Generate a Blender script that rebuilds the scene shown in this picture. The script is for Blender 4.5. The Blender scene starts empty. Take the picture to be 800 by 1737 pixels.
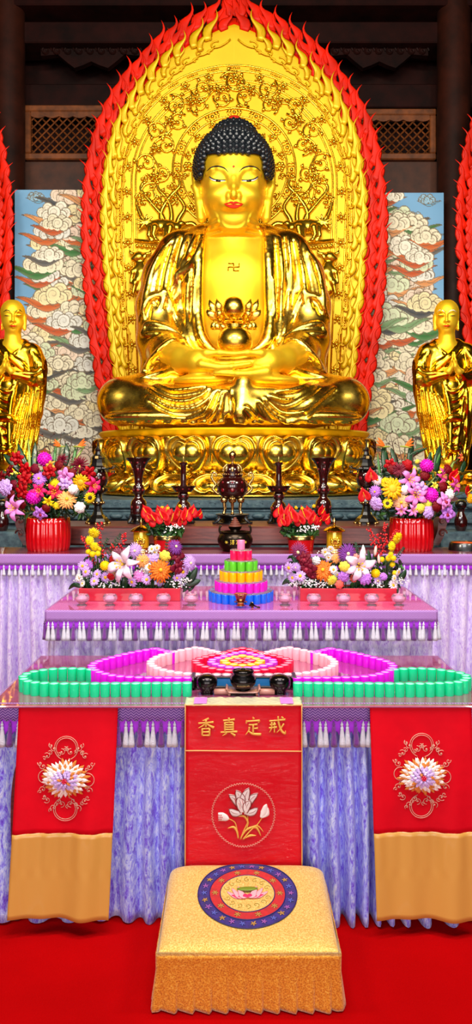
import bpy, math, random
import numpy as np
from mathutils import Vector, Matrix
from mathutils.bvhtree import BVHTree

SC = bpy.context.scene
COL = SC.collection
PI = math.pi
F = 1305.0            # focal length in pixels of the 800 x 1737 frame
CX, HY, CZ = 400.0, 795.0, 1.64   # optical axis column, horizon row, eye height
rnd = random.Random(7)

def W(px, py, d):
    """photo pixel at depth d (metres in front of the camera) -> world"""
    return ((px - CX) * d / F, d, CZ - (py - HY) * d / F)

def S(px, d):
    return px * d / F

# ------------------------------------------------------------------ objects
def tag(o, label, cat, group=None):
    o['label'] = label
    o['category'] = cat
    if group: o['group'] = group
    return o

def thing(name, label, cat, loc=(0, 0, 0), group=None, rz=0.0):
    o = bpy.data.objects.new(name, None)
    o.empty_display_size = 0.05
    COL.objects.link(o)
    o.location = loc
    o.rotation_euler = (0, 0, rz)
    return tag(o, label, cat, group)

def dup(o, parent=None):
    c = o.copy()
    COL.objects.link(c)
    if parent is not None:
        c.parent = parent
    for ch in o.children:
        dup(ch, c)
    return c

class MB:
    """collects shapes for ONE mesh object"""
    def __init__(s):
        s.v = []; s.f = []; s.m = []; s.n = 0
    def add(s, verts, faces, mi=0):
        n = s.n
        verts = [tuple(float(c) for c in p) for p in verts]
        s.v += verts
        s.f += [tuple(i + n for i in f) for f in faces]
        s.m += [mi] * len(faces)
        s.n += len(verts)
        return s
    def merge(s, o, M=None, mi=None):
        vv = o.v if M is None else [tuple(M @ Vector(p)) for p in o.v]
        n = s.n
        s.v += vv
        s.f += [tuple(i + n for i in f) for f in o.f]
        s.m += (o.m if mi is None else [mi] * len(o.f))
        s.n += len(vv)
        return s

def mesh(name, mb, mats, smooth=True, sharp=None):
    me = bpy.data.meshes.new(name)
    me.from_pydata(mb.v, [], mb.f)
    if not isinstance(mats, (list, tuple)): mats = [mats]
    for m in mats: me.materials.append(m)
    if len(mats) > 1:
        me.polygons.foreach_set('material_index', mb.m)
    if smooth:
        me.polygons.foreach_set('use_smooth', [True] * len(me.polygons))
        if sharp: 
            me.set_sharp_from_angle(angle=math.radians(sharp))
    me.update()
    return me

def obj(name, mb, mats, parent=None, smooth=True, sharp=None, world=False, loc=None, rot=None):
    me = mb if isinstance(mb, bpy.types.Mesh) else mesh(name, mb, mats, smooth, sharp)
    o = bpy.data.objects.new(name, me)
    COL.objects.link(o)
    if parent is not None:
        o.parent = parent
        if world:                       # mesh was built in world space
            p = parent; off = Vector((0, 0, 0))
            while p is not None:
                off += p.location; p = p.parent
            o.location = -off
    if loc is not None: o.location = loc
    if rot is not None: o.rotation_euler = rot
    return o

def struct(name, mb, mats, smooth=False, sharp=None, parent=None):
    o = obj(name, mb, mats, parent, smooth, sharp)
    o['kind'] = 'structure'
    return o

# ------------------------------------------------------------------ shapes
def box(mb, c, s, mi=0, rz=0.0, bev=0.0):
    x, y, z = (k / 2 for k in s)
    b = min(bev, x * .9, y * .9, z * .9)
    if b <= 0:
        vs = [(i * x, j * y, k * z) for i in (-1, 1) for j in (-1, 1) for k in (-1, 1)]
        fs = [(0, 1, 3, 2), (4, 6, 7, 5), (0, 4, 5, 1), (2, 3, 7, 6), (0, 2, 6, 4), (1, 5, 7, 3)]
    else:
        vs = []; idx = {}
        for i in (-1, 1):
            for j in (-1, 1):
                for k in (-1, 1):
                    for a in range(3):
                        p = [i * (x - b), j * (y - b), k * (z - b)]
                        p[a] += (i, j, k)[a] * b
                        idx[(i, j, k, a)] = len(vs); vs.append(tuple(p))
        fs = []
        for a in range(3):
            o1, o2 = [(1, 2), (2, 0), (0, 1)][a]
            for s_ in (-1, 1):
                q = []
                for (u, w) in ((-1, -1), (1, -1), (1, 1), (-1, 1)):
                    t = [0, 0, 0]; t[a] = s_; t[o1] = u; t[o2] = w
                    q.append(idx[(t[0], t[1], t[2], a)])
                fs.append(tuple(q if s_ > 0 else q[::-1]))
            for u in (-1, 1):
                for w in (-1, 1):
                    t = [[0, 0, 0], [0, 0, 0]]
                    for e, sg in enumerate((-1, 1)):
                        t[e][a] = sg; t[e][o1] = u; t[e][o2] = w
                    A, B = t
                    q = [idx[(*A, o1)], idx[(*B, o1)], idx[(*B, o2)], idx[(*A, o2)]]
                    fs.append(tuple(q if u * w > 0 else q[::-1]))
        for i in (-1, 1):
            for j in (-1, 1):
                for k in (-1, 1):
                    q = [idx[(i, j, k, 0)], idx[(i, j, k, 1)], idx[(i, j, k, 2)]]
                    fs.append(tuple(q if i * j * k > 0 else q[::-1]))
    cr, sr = math.cos(rz), math.sin(rz)
    vs = [(c[0] + p[0] * cr - p[1] * sr, c[1] + p[0] * sr + p[1] * cr, c[2] + p[2]) for p in vs]
    return mb.add(vs, fs, mi)

def lathe(mb, prof, c=(0, 0, 0), seg=24, mi=0, flute=0, fd=0.0, sx=1, sy=1):
    """prof: list of (radius, z)"""
    vs = []; fs = []
    n = len(prof)
    for (r, z) in prof:
        for k in range(seg):
            a = 2 * PI * k / seg
            rr = r * (1 + fd * (abs(math.cos(flute * a / 2)) - .5)) if flute else r
            vs.append((c[0] + sx * rr * math.cos(a), c[1] + sy * rr * math.sin(a), c[2] + z))
    for i in range(n - 1):
        for k in range(seg):
            k2 = (k + 1) % seg
            fs.append((i * seg + k, i * seg + k2, (i + 1) * seg + k2, (i + 1) * seg + k))
    if prof[0][0] > 1e-5: fs.append(tuple(range(seg))[::-1])
    if prof[-1][0] > 1e-5: fs.append(tuple((n - 1) * seg + k for k in range(seg)))
    return mb.add(vs, fs, mi)

def ell(mb, c, r, seg=12, rings=8, mi=0, M=None):
    vs = []; fs = []
    for i in range(rings + 1):
        t = PI * i / rings
        for k in range(seg):
            a = 2 * PI * k / seg
            p = Vector((r[0] * math.sin(t) * math.cos(a), r[1] * math.sin(t) * math.sin(a), -r[2] * math.cos(t)))
            if M is not None: p = M @ p
            vs.append((c[0] + p.x, c[1] + p.y, c[2] + p.z))
    for i in range(rings):
        for k in range(seg):
            k2 = (k + 1) % seg
            fs.append((i * seg + k, i * seg + k2, (i + 1) * seg + k2, (i + 1) * seg + k))
    return mb.add(vs, fs, mi)

def ribbon(mb, pts, widths, thick, up=(0, -1, 0), seg=8, mi=0, closed=False):
    """swept ellipse: half width along tangent x up, half thickness along up"""
    P = [Vector(p) for p in pts]; n = len(P)
    if not isinstance(widths, (list, tuple)): widths = [widths] * n
    if not isinstance(thick, (list, tuple)): thick = [thick] * n
    ups = up if isinstance(up, list) else [Vector(up)] * n
    vs = []; fs = []
    for i in range(n):
        if closed: t = P[(i + 1) % n] - P[i - 1]
        else: t = P[min(i + 1, n - 1)] - P[max(i - 1, 0)]
        if t.length < 1e-9: t = Vector((0, 0, 1))
        t.normalize()
        u = Vector(ups[i])
        s = t.cross(u)
        if s.length < 1e-6: s = t.orthogonal()
        s.normalize(); u = s.cross(t).normalized()
        for k in range(seg):
            a = 2 * PI * k / seg
            q = P[i] + s * (widths[i] * math.cos(a)) + u * (thick[i] * math.sin(a))
            vs.append(tuple(q))
    m = n if closed else n - 1
    for i in range(m):
        j = (i + 1) % n
        for k in range(seg):
            k2 = (k + 1) % seg
            fs.append((i * seg + k, j * seg + k, j * seg + k2, i * seg + k2))
    if not closed:
        fs.append(tuple(range(seg))); fs.append(tuple((n - 1) * seg + k for k in range(seg))[::-1])
    return mb.add(vs, fs, mi)

def tube(mb, pts, r, seg=8, mi=0, closed=False):
    P = [Vector(p) for p in pts]
    d = P[-1] - P[0] if not closed else P[1] - P[0]
    up = Vector((0, -1, 0))
    if d.length > 0 and abs(d.normalized().dot(up)) > .9: up = Vector((0, 0, 1))
    return ribbon(mb, pts, r, r, up, seg, mi, closed)

def catmull(pts, sub=6, closed=False):
    P = [Vector(p) for p in pts]; n = len(P); out = []
    rng = n if closed else n - 1
    for i in range(rng):
        if closed: a, b, c, d = P[i - 1], P[i], P[(i + 1) % n], P[(i + 2) % n]
        else: a, b, c, d = P[max(i - 1, 0)], P[i], P[i + 1], P[min(i + 2, n - 1)]
        for k in range(sub):
            t = k / sub
            out.append(.5 * ((2 * b) + (c - a) * t + (2 * a - 5 * b + 4 * c - d) * t * t + (3 * b - a - 3 * c + d) * t ** 3))
    if not closed: out.append(P[-1])
    return out

def resample(pts, step=None, n=None, closed=False):
    P = [Vector(p) for p in pts]
    if closed: P.append(P[0])
    L = [0]
    for a, b in zip(P, P[1:]): L.append(L[-1] + (b - a).length)
    T = L[-1]
    if n is None: n = max(1, round(T / step))
    out = []; j = 0
    for k in range(n if closed else n + 1):
        s = T * k / n
        while j < len(P) - 2 and L[j + 1] < s: j += 1
        t = (s - L[j]) / max(1e-9, L[j + 1] - L[j])
        out.append(P[j].lerp(P[j + 1], min(1, t)))
    return out

def prism(mb, outline, y0, y1, mi=0):
    """outline of (x,z), extruded from y0 to y1 (front = y0)"""
    n = len(outline)
    vs = [(x, y0, z) for x, z in outline] + [(x, y1, z) for x, z in outline]
    fs = [tuple(range(n)), tuple(range(n, 2 * n))[::-1]]
    fs += [(i, i + n, (i + 1) % n + n, (i + 1) % n) for i in range(n)]
    return mb.add(vs, fs, mi)

def grid(mb, fn, nu, nv, mi=0, closed_u=False):
    vs = [fn(i / nu, j / nv) for j in range(nv + 1) for i in range(nu + (0 if closed_u else 1))]
    w = nu if closed_u else nu + 1
    fs = []
    for j in range(nv):
        for i in range(nu):
            i2 = (i + 1) % w
            fs.append((j * w + i, j * w + i2, (j + 1) * w + i2, (j + 1) * w + i))
    return mb.add(vs, fs, mi)

def slab(mb, fn, nu, nv, th, mi=0, axis=(0, 1, 0)):
    """a closed sheet: fn(u,v) front surface, th metres thick along axis"""
    A = Vector(axis) * th
    base = mb.n
    w = nu + 1
    fr = [Vector(fn(i / nu, j / nv)) for j in range(nv + 1) for i in range(nu + 1)]
    bk = [p + A for p in fr]
    N = len(fr); fs = []
    for j in range(nv):
        for i in range(nu):
            q = (j * w + i, j * w + i + 1, (j + 1) * w + i + 1, (j + 1) * w + i)
            fs.append(q); fs.append(tuple(k + N for k in q)[::-1])
    for i in range(nu):
        fs.append((i + 1, i, i + N, i + 1 + N))
        b = nv * w + i
        fs.append((b, b + 1, b + 1 + N, b + N))
    for j in range(nv):
        a, b = j * w, (j + 1) * w
        fs.append((a, b, b + N, a + N))
        a, b = j * w + nu, (j + 1) * w + nu
        fs.append((b, a, a + N, b + N))
    return mb.add(fr + bk, fs, mi)

# ------------------------------------------------------------------ SDF sculpting
class Field:
    def __init__(s, lo, hi, h):
        s.lo = np.array(lo, float); s.h = h
        s.n = np.ceil((np.array(hi) - s.lo) / h).astype(int) + 1
        s.d = np.full(s.n, 9.0, np.float32)
    def local(s, lo, hi):
        a = np.clip(np.floor((np.array(lo) - s.lo) / s.h).astype(int), 0, s.n)
        b = np.clip(np.ceil((np.array(hi) - s.lo) / s.h).astype(int) + 1, 0, s.n)
        if (b <= a).any(): return None
        sl = tuple(slice(i, j) for i, j in zip(a, b))
        ax = [(s.lo[k] + s.h * np.arange(a[k], b[k])).astype(np.float32) for k in range(3)]
        return sl, ax[0][:, None, None], ax[1][None, :, None], ax[2][None, None, :]
    def op(s, lo, hi, fn, k=0.0, mode='add'):
        m = k + 3 * s.h
        r = s.local(np.array(lo) - m, np.array(hi) + m)
        if r is None: return
        sl, X, Y, Z = r
        b = fn(X, Y, Z); a = s.d[sl]
        if mode == 'add':
            out = np.minimum(a, b)
            if k > 0:
                hh = np.maximum(k - np.abs(a - b), 0) / k
                out = out - hh * hh * k * .25
        elif mode == 'sub':
            out = np.maximum(a, -b)
            if k > 0:
                hh = np.maximum(k - np.abs(a + b), 0) / k
                out = out + hh * hh * k * .25
        else:
            out = np.maximum(a, b)
        s.d[sl] = out
    def ellipsoid(s, c, r, k=0.0, mode='add', M=None):
        R = max(r)
        def fn(X, Y, Z):
            x, y, z = X - c[0], Y - c[1], Z - c[2]
            if M is not None:
                Mi = np.array(M.inverted().to_3x3())
                x, y, z = (Mi[i, 0] * x + Mi[i, 1] * y + Mi[i, 2] * z for i in range(3))
            k0 = np.sqrt((x / r[0]) ** 2 + (y / r[1]) ** 2 + (z / r[2]) ** 2)
            k1 = np.sqrt((x / r[0] ** 2) ** 2 + (y / r[1] ** 2) ** 2 + (z / r[2] ** 2) ** 2) + 1e-6
            return k0 * (k0 - 1) / k1
        e = np.array(r) if M is None else np.array([R] * 3)
        s.op(np.array(c) - e, np.array(c) + e, fn, k, mode)
    def chain(s, pts, rad, k=0.0, mode='add'):
        if not isinstance(rad, (list, tuple)): rad = [rad] * len(pts)
        for (a, b, ra, rb) in zip(pts, pts[1:], rad, rad[1:]):
            a = np.array(a, float); b = np.array(b, float)
            ab = b - a; L2 = float(ab @ ab) + 1e-12
            def fn(X, Y, Z):
                t = ((X - a[0]) * ab[0] + (Y - a[1]) * ab[1] + (Z - a[2]) * ab[2]) / L2
                t = np.clip(t, 0, 1)
                dx = X - a[0] - t * ab[0]; dy = Y - a[1] - t * ab[1]; dz = Z - a[2] - t * ab[2]
                return np.sqrt(dx * dx + dy * dy + dz * dz) - (ra + t * (rb - ra))
            R = max(ra, rb)
            s.op(np.minimum(a, b) - R, np.maximum(a, b) + R, fn, k, mode)
    def cast(s, pix, d0, d1):
        """first surface along the view ray of each (px,py); returns depth or nan"""
        pix = np.array(pix, float)
        ds = np.arange(d0, d1, s.h * .7)
        ex = (pix[:, 0] - CX) / F; ez = -(pix[:, 1] - HY) / F
        X = ex[:, None] * ds; Z = CZ + ez[:, None] * ds; Y = np.broadcast_to(ds, X.shape)
        I = [(np.rint((q - s.lo[k]) / s.h)).astype(int) for k, q in enumerate((X, Y, Z))]
        ok = np.ones(X.shape, bool)
        for k in range(3): ok &= (I[k] >= 0) & (I[k] < s.n[k])
        val = np.full(X.shape, 9.0)
        val[ok] = s.d[I[0][ok], I[1][ok], I[2][ok]]
        hit = val < 0
        out = np.full(len(pix), np.nan)
        has = hit.any(1)
        out[has] = ds[hit[has].argmax(1)]
        return out
    def fold(s, pix, r, k, d0, d1, mode='add', sink=0.0, n=26, taper=True):
        """a ridge (or groove) laid along a pixel polyline on the front surface"""
        p = catmull([(a, b, 0) for a, b in pix], 8)
        p = resample(p, n=n)
        q = [(v.x, v.y) for v in p]
        D = s.cast(q, d0, d1)
        pts = []; rad = []
        D = D.copy()
        for _ in range(4):                       # even out the grid's stepping
            for i in range(1, len(D) - 1):
                a, b, c = D[i - 1], D[i], D[i + 1]
                if not (np.isnan(a) or np.isnan(b) or np.isnan(c)) and abs(a - b) < .1 and abs(c - b) < .1:
                    D[i] = (a + b + c) / 3
        if not isinstance(r, (list, tuple)): r = [r, r]
        for i, ((x, y), d) in enumerate(zip(q, D)):
            if np.isnan(d): continue
            t = i / (len(q) - 1)
            rr = float(np.interp(t, np.linspace(0, 1, len(r)), r))
            if taper: rr *= max(.15, min(1, 4.5 * min(t, 1 - t) + .15))
            pts.append(W(x, y, d + sink)); rad.append(S(rr, d))
        # drop jumps between separate surfaces
        seg = []
        for i in range(len(pts)):
            if seg and abs(pts[i][1] - pts[seg[-1]][1]) > .12:
                if len(seg) > 1: s.chain([pts[j] for j in seg], [rad[j] for j in seg], k, mode)
                seg = []
            seg.append(i)
        if len(seg) > 1: s.chain([pts[j] for j in seg], [rad[j] for j in seg], k, mode)
    def mb(s):
        d = s.d; neg = d < 0
        nx, ny, nz = d.shape
        cnt = np.zeros((nx - 1, ny - 1, nz - 1), np.uint8)
        for i in (0, 1):
            for j in (0, 1):
                for k in (0, 1):
                    cnt += neg[i:nx - 1 + i, j:ny - 1 + j, k:nz - 1 + k]
        cell = np.argwhere((cnt > 0) & (cnt < 8))
        idx = np.full(cnt.shape, -1, np.int64)
        idx[tuple(cell.T)] = np.arange(len(cell))
        acc = np.zeros((len(cell), 3)); num = np.zeros(len(cell))
        for ax in range(3):
            o = [q for q in range(3) if q != ax]
            for u in (0, 1):
                for v in (0, 1):
                    off = np.zeros(3, int); off[o[0]] = u; off[o[1]] = v
                    e = np.zeros(3, int); e[ax] = 1
                    A = cell + off; B = A + e
                    a = d[tuple(A.T)]; b = d[tuple(B.T)]
                    m = (a < 0) != (b < 0)
                    t = np.where(m, a / np.where(m, a - b, 1), 0)
                    p = off + e * t[:, None]
                    acc[m] += p[m]; num[m] += 1
        V = s.lo + s.h * (cell + acc / num[:, None])
        faces = []
        for ax in range(3):
            o = [q for q in range(3) if q != ax]
            sh = [nx, ny, nz]; sh[ax] -= 1
            sl0 = [slice(None)] * 3; sl1 = [slice(None)] * 3
            sl0[ax] = slice(0, -1); sl1[ax] = slice(1, None)
            A = neg[tuple(sl0)]; B = neg[tuple(sl1)]
            E = np.argwhere(A != B)
            E = E[(E[:, o[0]] > 0) & (E[:, o[1]] > 0) & (E[:, o[0]] < d.shape[o[0]] - 1) & (E[:, o[1]] < d.shape[o[1]] - 1)]
            inside = A[tuple(E.T)]
            q = []
            for (u, v) in ((-1, -1), (0, -1), (0, 0), (-1, 0)):
                c = E.copy(); c[:, o[0]] += u; c[:, o[1]] += v
                q.append(idx[tuple(c.T)])
            q = np.stack(q, 1)
            flip = inside if ax != 1 else ~inside
            q[~flip] = q[~flip][:, ::-1]
            faces.append(q)
        Fc = np.concatenate(faces)
        Fc = Fc[(Fc >= 0).all(1)]
        m = MB(); m.v = [tuple(p) for p in V.tolist()]; m.f = [tuple(f) for f in Fc.tolist()]
        m.m = [0] * len(m.f); m.n = len(m.v)
        return m

def relax(m, it=3, lam=.5):
    """smooths a mesh builder's vertices"""
    V = np.array(m.v); Fq = np.array(m.f)
    E = np.concatenate([Fq[:, [0, 1]], Fq[:, [1, 2]], Fq[:, [2, 3]], Fq[:, [3, 0]]])
    E = np.concatenate([E, E[:, ::-1]])
    cnt = np.bincount(E[:, 0], minlength=len(V))[:, None]
    for i in range(it):
        for l in (lam, -lam * 1.04):
            acc = np.stack([np.bincount(E[:, 0], weights=V[E[:, 1], k], minlength=len(V)) for k in range(3)], 1)
            V = V + l * (acc / np.maximum(cnt, 1) - V)
    m.v = [tuple(p) for p in V.tolist()]
    return m

def rotm(rx=0, ry=0, rz=0):
    return Matrix.Rotation(rz, 3, 'Z') @ Matrix.Rotation(ry, 3, 'Y') @ Matrix.Rotation(rx, 3, 'X')

# ------------------------------------------------------------------ materials
def lin(c):
    if max(c) > 1.0: c = [x / 255 for x in c]
    return tuple(x / 12.92 if x <= .04045 else ((x + .055) / 1.055) ** 2.4 for x in c[:3])

class N:
    """tiny node-graph helper"""
    def __init__(s, name):
        s.m = bpy.data.materials.new(name); s.m.use_nodes = True
        s.t = s.m.node_tree; s.p = s.t.nodes['Principled BSDF']
    def new(s, t, **kw):
        n = s.t.nodes.new(t)
        for k, v in kw.items(): setattr(n, k, v)
        return n
    def link(s, a, b): s.t.links.new(a, b)
    def coord(s, scale=(1, 1, 1), kind='Object'):
        c = s.new('ShaderNodeTexCoord'); m = s.new('ShaderNodeMapping')
        m.inputs['Scale'].default_value = scale
        s.link(c.outputs[kind], m.inputs[0]); return m.outputs[0]
    def noise(s, co, scale, detail=4, rough=.6, dist=0):
        n = s.new('ShaderNodeTexNoise'); s.link(co, n.inputs['Vector'])
        n.inputs['Scale'].default_value = scale; n.inputs['Detail'].default_value = detail
        n.inputs['Roughness'].default_value = rough; n.inputs['Distortion'].default_value = dist
        return n.outputs['Fac']
    def voro(s, co, scale, feature='F1', out='Distance'):
        n = s.new('ShaderNodeTexVoronoi', feature=feature); s.link(co, n.inputs['Vector'])
        n.inputs['Scale'].default_value = scale
        return n.outputs[out]
    def ramp(s, fac, stops):
        r = s.new('ShaderNodeValToRGB'); s.link(fac, r.inputs[0])
        e = r.color_ramp.elements
        while len(e) < len(stops): e.new(.5)
        for el, (p, c) in zip(e, stops):
            el.position = p; el.color = (*lin(c), 1)
        return r.outputs[0]
    def math(s, op, a, b=None):
        n = s.new('ShaderNodeMath', operation=op)
        for i, x in enumerate((a, b)):
            if x is None: continue
            if isinstance(x, (int, float)): n.inputs[i].default_value = x
            else: s.link(x, n.inputs[i])
        return n.outputs[0]
    def bump(s, fac, strength=.3, dist=.01):
        b = s.new('ShaderNodeBump'); b.inputs['Strength'].default_value = strength
        b.inputs['Distance'].default_value = dist
        s.link(fac, b.inputs['Height']); s.link(b.outputs[0], s.p.inputs['Normal'])
    def set(s, **kw):
        for k, v in kw.items():
            k = {'color': 'Base Color', 'rough': 'Roughness', 'metal': 'Metallic', 'coat': 'Coat Weight',
                 'coat_rough': 'Coat Roughness', 'sheen': 'Sheen Weight', 'trans': 'Transmission Weight', 'ior': 'IOR',
                 'spec': 'Specular IOR Level', 'emit': 'Emission Strength', 'emit_color': 'Emission Color',
                 'sss': 'Subsurface Weight', 'sheen_tint': 'Sheen Tint', 'sheen_rough': 'Sheen Roughness', 'alpha': 'Alpha', 'aniso': 'Anisotropic'}.get(k, k)
            i = s.p.inputs[k]
            if hasattr(v, 'is_linked'): s.link(v, i)
            elif isinstance(v, (tuple, list)): i.default_value = (*lin(v), 1)
            else: i.default_value = v
        return s

def mat(name, color, rough=.5, metal=0.0, var=0.0, vscale=8.0, bump=0.0, bscale=30.0, **kw):
    n = N(name)
    n.set(color=color, rough=rough, metal=metal, **kw)
    if var > 0:
        co = n.coord()
        f = n.noise(co, vscale)
        a = [min(255, c * (1 - var)) for c in color]; b = [min(255, c * (1 + var)) for c in color]
        n.set(color=n.ramp(f, [(.3, a), (.7, b)]))
    if bump > 0:
        co = n.coord()
        n.bump(n.noise(co, bscale), bump)
    return n.m
# ================================================================== materials
def gold(name, c1, c2, rough, metal=1.0, vs=6.0, r2=None, bump=0.0, bs=20):
    n = N(name); co = n.coord()
    f = n.noise(co, vs, 5)
    n.set(color=n.ramp(f, [(.35, c1), (.65, c2)]), metal=metal, rough=rough)
    if r2 is not None:
        rr = n.new('ShaderNodeMapRange'); n.link(n.noise(co, vs * 2.3), rr.inputs[0])
        rr.inputs[1].default_value = .3; rr.inputs[2].default_value = .7
        rr.inputs[3].default_value = rough; rr.inputs[4].default_value = r2
        n.set(rough=rr.outputs[0])
    if bump: n.bump(n.noise(co, bs, 2), bump, .02)
    return n.m

G_ROBE = gold('polished_gold', (255, 208, 66), (255, 216, 96), .22, r2=.32)
G_SKIN = gold('satin_gold', (255, 205, 30), (255, 212, 46), .46, .68, 4)
G_PANEL = gold('gilded_panel', (244, 200, 2), (238, 192, 0), .5, .3, 3)
G_RELIEF = gold('gilded_relief', (255, 200, 40), (255, 215, 70), .22, .95, 20)
G_MONK = gold('gilded_statue', (255, 195, 30), (255, 208, 60), .15, r2=.28)
G_FLAME = gold('gold_flame_paint', (244, 200, 2), (236, 184, 0), .42, .3, 8)
RED_FLAME = mat('red_lacquer_flame', (230, 30, 2), .5, var=.14, vscale=5, spec=.22)
HAIR = mat('dark_blue_black_curls', (22, 28, 34), .32, coat=.3)
EMBLEM = mat('dark_gilt_emblem', (190, 132, 20), .35, .8)
LIP = mat('painted_lips', (206, 36, 8), .7, spec=.2)
INK = mat('painted_line', (25, 14, 8), .5)
EYEW = mat('painted_eye_white', (240, 236, 225), .4)
RED_BEAD = mat('red_jewel', (190, 40, 25), .3)
DARKWOOD = mat('dark_hall_wood', (30, 8, 5), .6, var=.4, vscale=4, spec=.15)
BROWNWOOD = mat('brown_beam_wood', (66, 32, 14), .55, var=.3, vscale=5)
FRAMEWOOD = mat('lattice_frame_wood', (112, 60, 24), .5, var=.25, vscale=9)
PILLAR = mat('dark_pillar_lacquer', (46, 18, 9), .55, spec=.25, var=.3, vscale=4)
VOID = mat('unlit_recess', (10, 5, 4), .9)

def wood(name, a, b, c, rough=.35, scale=(1.2, 14, 14), coat=.3):
    n = N(name); co = n.coord(scale)
    f = n.noise(co, 2.2, 6, .65, 1.2)
    n.set(color=n.ramp(f, [(.3, a), (.5, b), (.72, c)]), rough=rough, coat=coat, coat_rough=.2)
    n.bump(f, .15, .005)
    return n.m
ROSEWOOD = wood('rosewood', (52, 18, 18), (96, 38, 34), (122, 56, 48))
CARPET = N('red_carpet'); _c = CARPET.coord()
CARPET.set(color=CARPET.ramp(CARPET.noise(_c, 3.0, 3), [(.35, (158, 0, 2)), (.65, (166, 0, 3))]), rough=.95, spec=.04)
CARPET.bump(CARPET.noise(_c, 320, 2), .25, .004); CARPET = CARPET.m

# ================================================================== camera, light
cam = bpy.data.cameras.new('camera'); camo = bpy.data.objects.new('camera', cam); COL.objects.link(camo)
camo.location = (0, 0, CZ); camo.rotation_euler = (PI / 2, 0, 0)
cam.sensor_fit = 'VERTICAL'; cam.sensor_height = 36.0; cam.sensor_width = 36.0
cam.lens = F / 1737 * 36.0
cam.shift_y = -(868.5 - HY) / 1737
cam.clip_start = .05; cam.clip_end = 60
SC.camera = camo
SC.view_settings.view_transform = 'Standard'; SC.view_settings.look = 'None'
SC.view_settings.gamma = 1.0; SC.view_settings.use_curve_mapping = False
SC.view_settings.exposure = 0.0

w = bpy.data.worlds.new('daylight_outside'); SC.world = w; w.use_nodes = True
w.node_tree.nodes['Background'].inputs[0].default_value = (*lin((235, 240, 255)), 1)
w.node_tree.nodes['Background'].inputs[1].default_value = .42

def area(name, loc, target, size, power, color=(255, 250, 240), sy=None):
    l = bpy.data.lights.new(name, 'AREA'); l.energy = power; l.color = lin(color)
    l.shape = 'RECTANGLE'; l.size = size; l.size_y = sy or size
    o = bpy.data.objects.new(name, l); COL.objects.link(o); o.location = loc
    d = Vector(target) - Vector(loc)
    o.rotation_euler = d.to_track_quat('-Z', 'Y').to_euler()
    return o
for dx in (-2.3, 0, 2.3):
    area('added_front_fill', (dx, -4.4, 2.2), (dx * .3, 6, 1.9), 1.6, 100, (255, 252, 246), 3.4)  # added panels behind the camera, split to streak highlights on the gold
area('added_altar_fill', (0, 2.2, 5.6), (0, 6.8, 2.9), 2.8, 235, (255, 244, 222), .5)  # added overhead fill for the Buddha, no visible fixture
for sx in (-1, 1):
    area('added_side_fill', (sx * 2.6, 1.6, 4.9), (sx * .4, 6.0, 1.8), 1.1, 115, (255, 246, 230), .9)  # added pair of unseen fills brightening the altar from both sides
area('added_table_fill', (0, 1.0, 4.4), (0, 3.2, .6), 1.8, 95, (250, 250, 255), 1.0)  # added fill over the tables, no visible fixture

# ================================================================== hall shell
XW = 6.2
struct('floor', box(MB(), (0, 3, -.05), (2 * XW + .4, 15, .1)), CARPET)
struct('ceiling', box(MB(), (0, 3, 8.35), (2 * XW + .4, 15, .1)), DARKWOOD)
struct('wall_back', box(MB(), (0, 9.35, 4.15), (2 * XW + .4, .1, 8.3)), DARKWOOD)
struct('wall_left', box(MB(), (-XW - .05, 3, 4.15), (.1, 15, 8.3)), DARKWOOD)
struct('wall_right', box(MB(), (XW + .05, 3, 4.15), (.1, 15, 8.3)), DARKWOOD)

DB = 9.0      # plane of the timber framing behind the images
def beam(n, y0, y1, m, d=DB, th=.16, x0=-60, x1=860):
    a = W(x0, y0, d); b = W(x1, y1, d)
    return struct(f'trim_{n}', box(MB(), ((a[0] + b[0]) / 2, d + th / 2, (a[2] + b[2]) / 2), (b[0] - a[0], th, a[2] - b[2]), bev=.012), m)
beam(1, 273, 335, BROWNWOOD, DB)
beam(2, 142, 182, DARKWOOD, DB, .2)
beam(3, 36, 72, DARKWOOD, DB - .25, .4)
beam(4, -60, 8, DARKWOOD, DB - .4, .5)
# carved bracket boards under the upper beam
for n, (x0, x1) in enumerate(((70, 240), (560, 725))):
    m_ = MB()
    xa = W(x0, 0, DB - .1)[0]; xb = W(x1, 0, DB - .1)[0]
    zt = W(0, 72, DB - .1)[2]; zb = W(0, 120, DB - .1)[2]
    out = [(xa, zt), (xb, zt)]
    for k in range(13):
        t = k / 12
        out.append((xb + (xa - xb) * t, zt - (zt - zb) * (.35 + .5 * math.sin(t * PI) + .15 * math.cos(t * PI * 6))))
    prism(m_, out[::-1], DB - .12, DB - .04)
    for k in range(9):
        t = (k + .5) / 9
        cx_ = xa + (xb - xa) * t
        sp = [(cx_ + .07 * (1 - q / 14) * math.cos(q * .62), DB - .13, (zt + zb) / 2 + .05 + .07 * (1 - q / 14) * math.sin(q * .62)) for q in range(14)]
        tube(m_, sp, .012, 5)
    struct(f'trim_{5 + n}', m_, DARKWOOD)
# big round pillars
for n, px in enumerate((14, 769)):
    x = W(px, 0, 8.75)[0]
    struct(f'trim_{7 + n}', lathe(MB(), [(.24, 0), (.25, .1), (.19, .2), (.185, 8.3)], (x, 8.75, 0), 28), PILLAR, True, 40)
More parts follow.
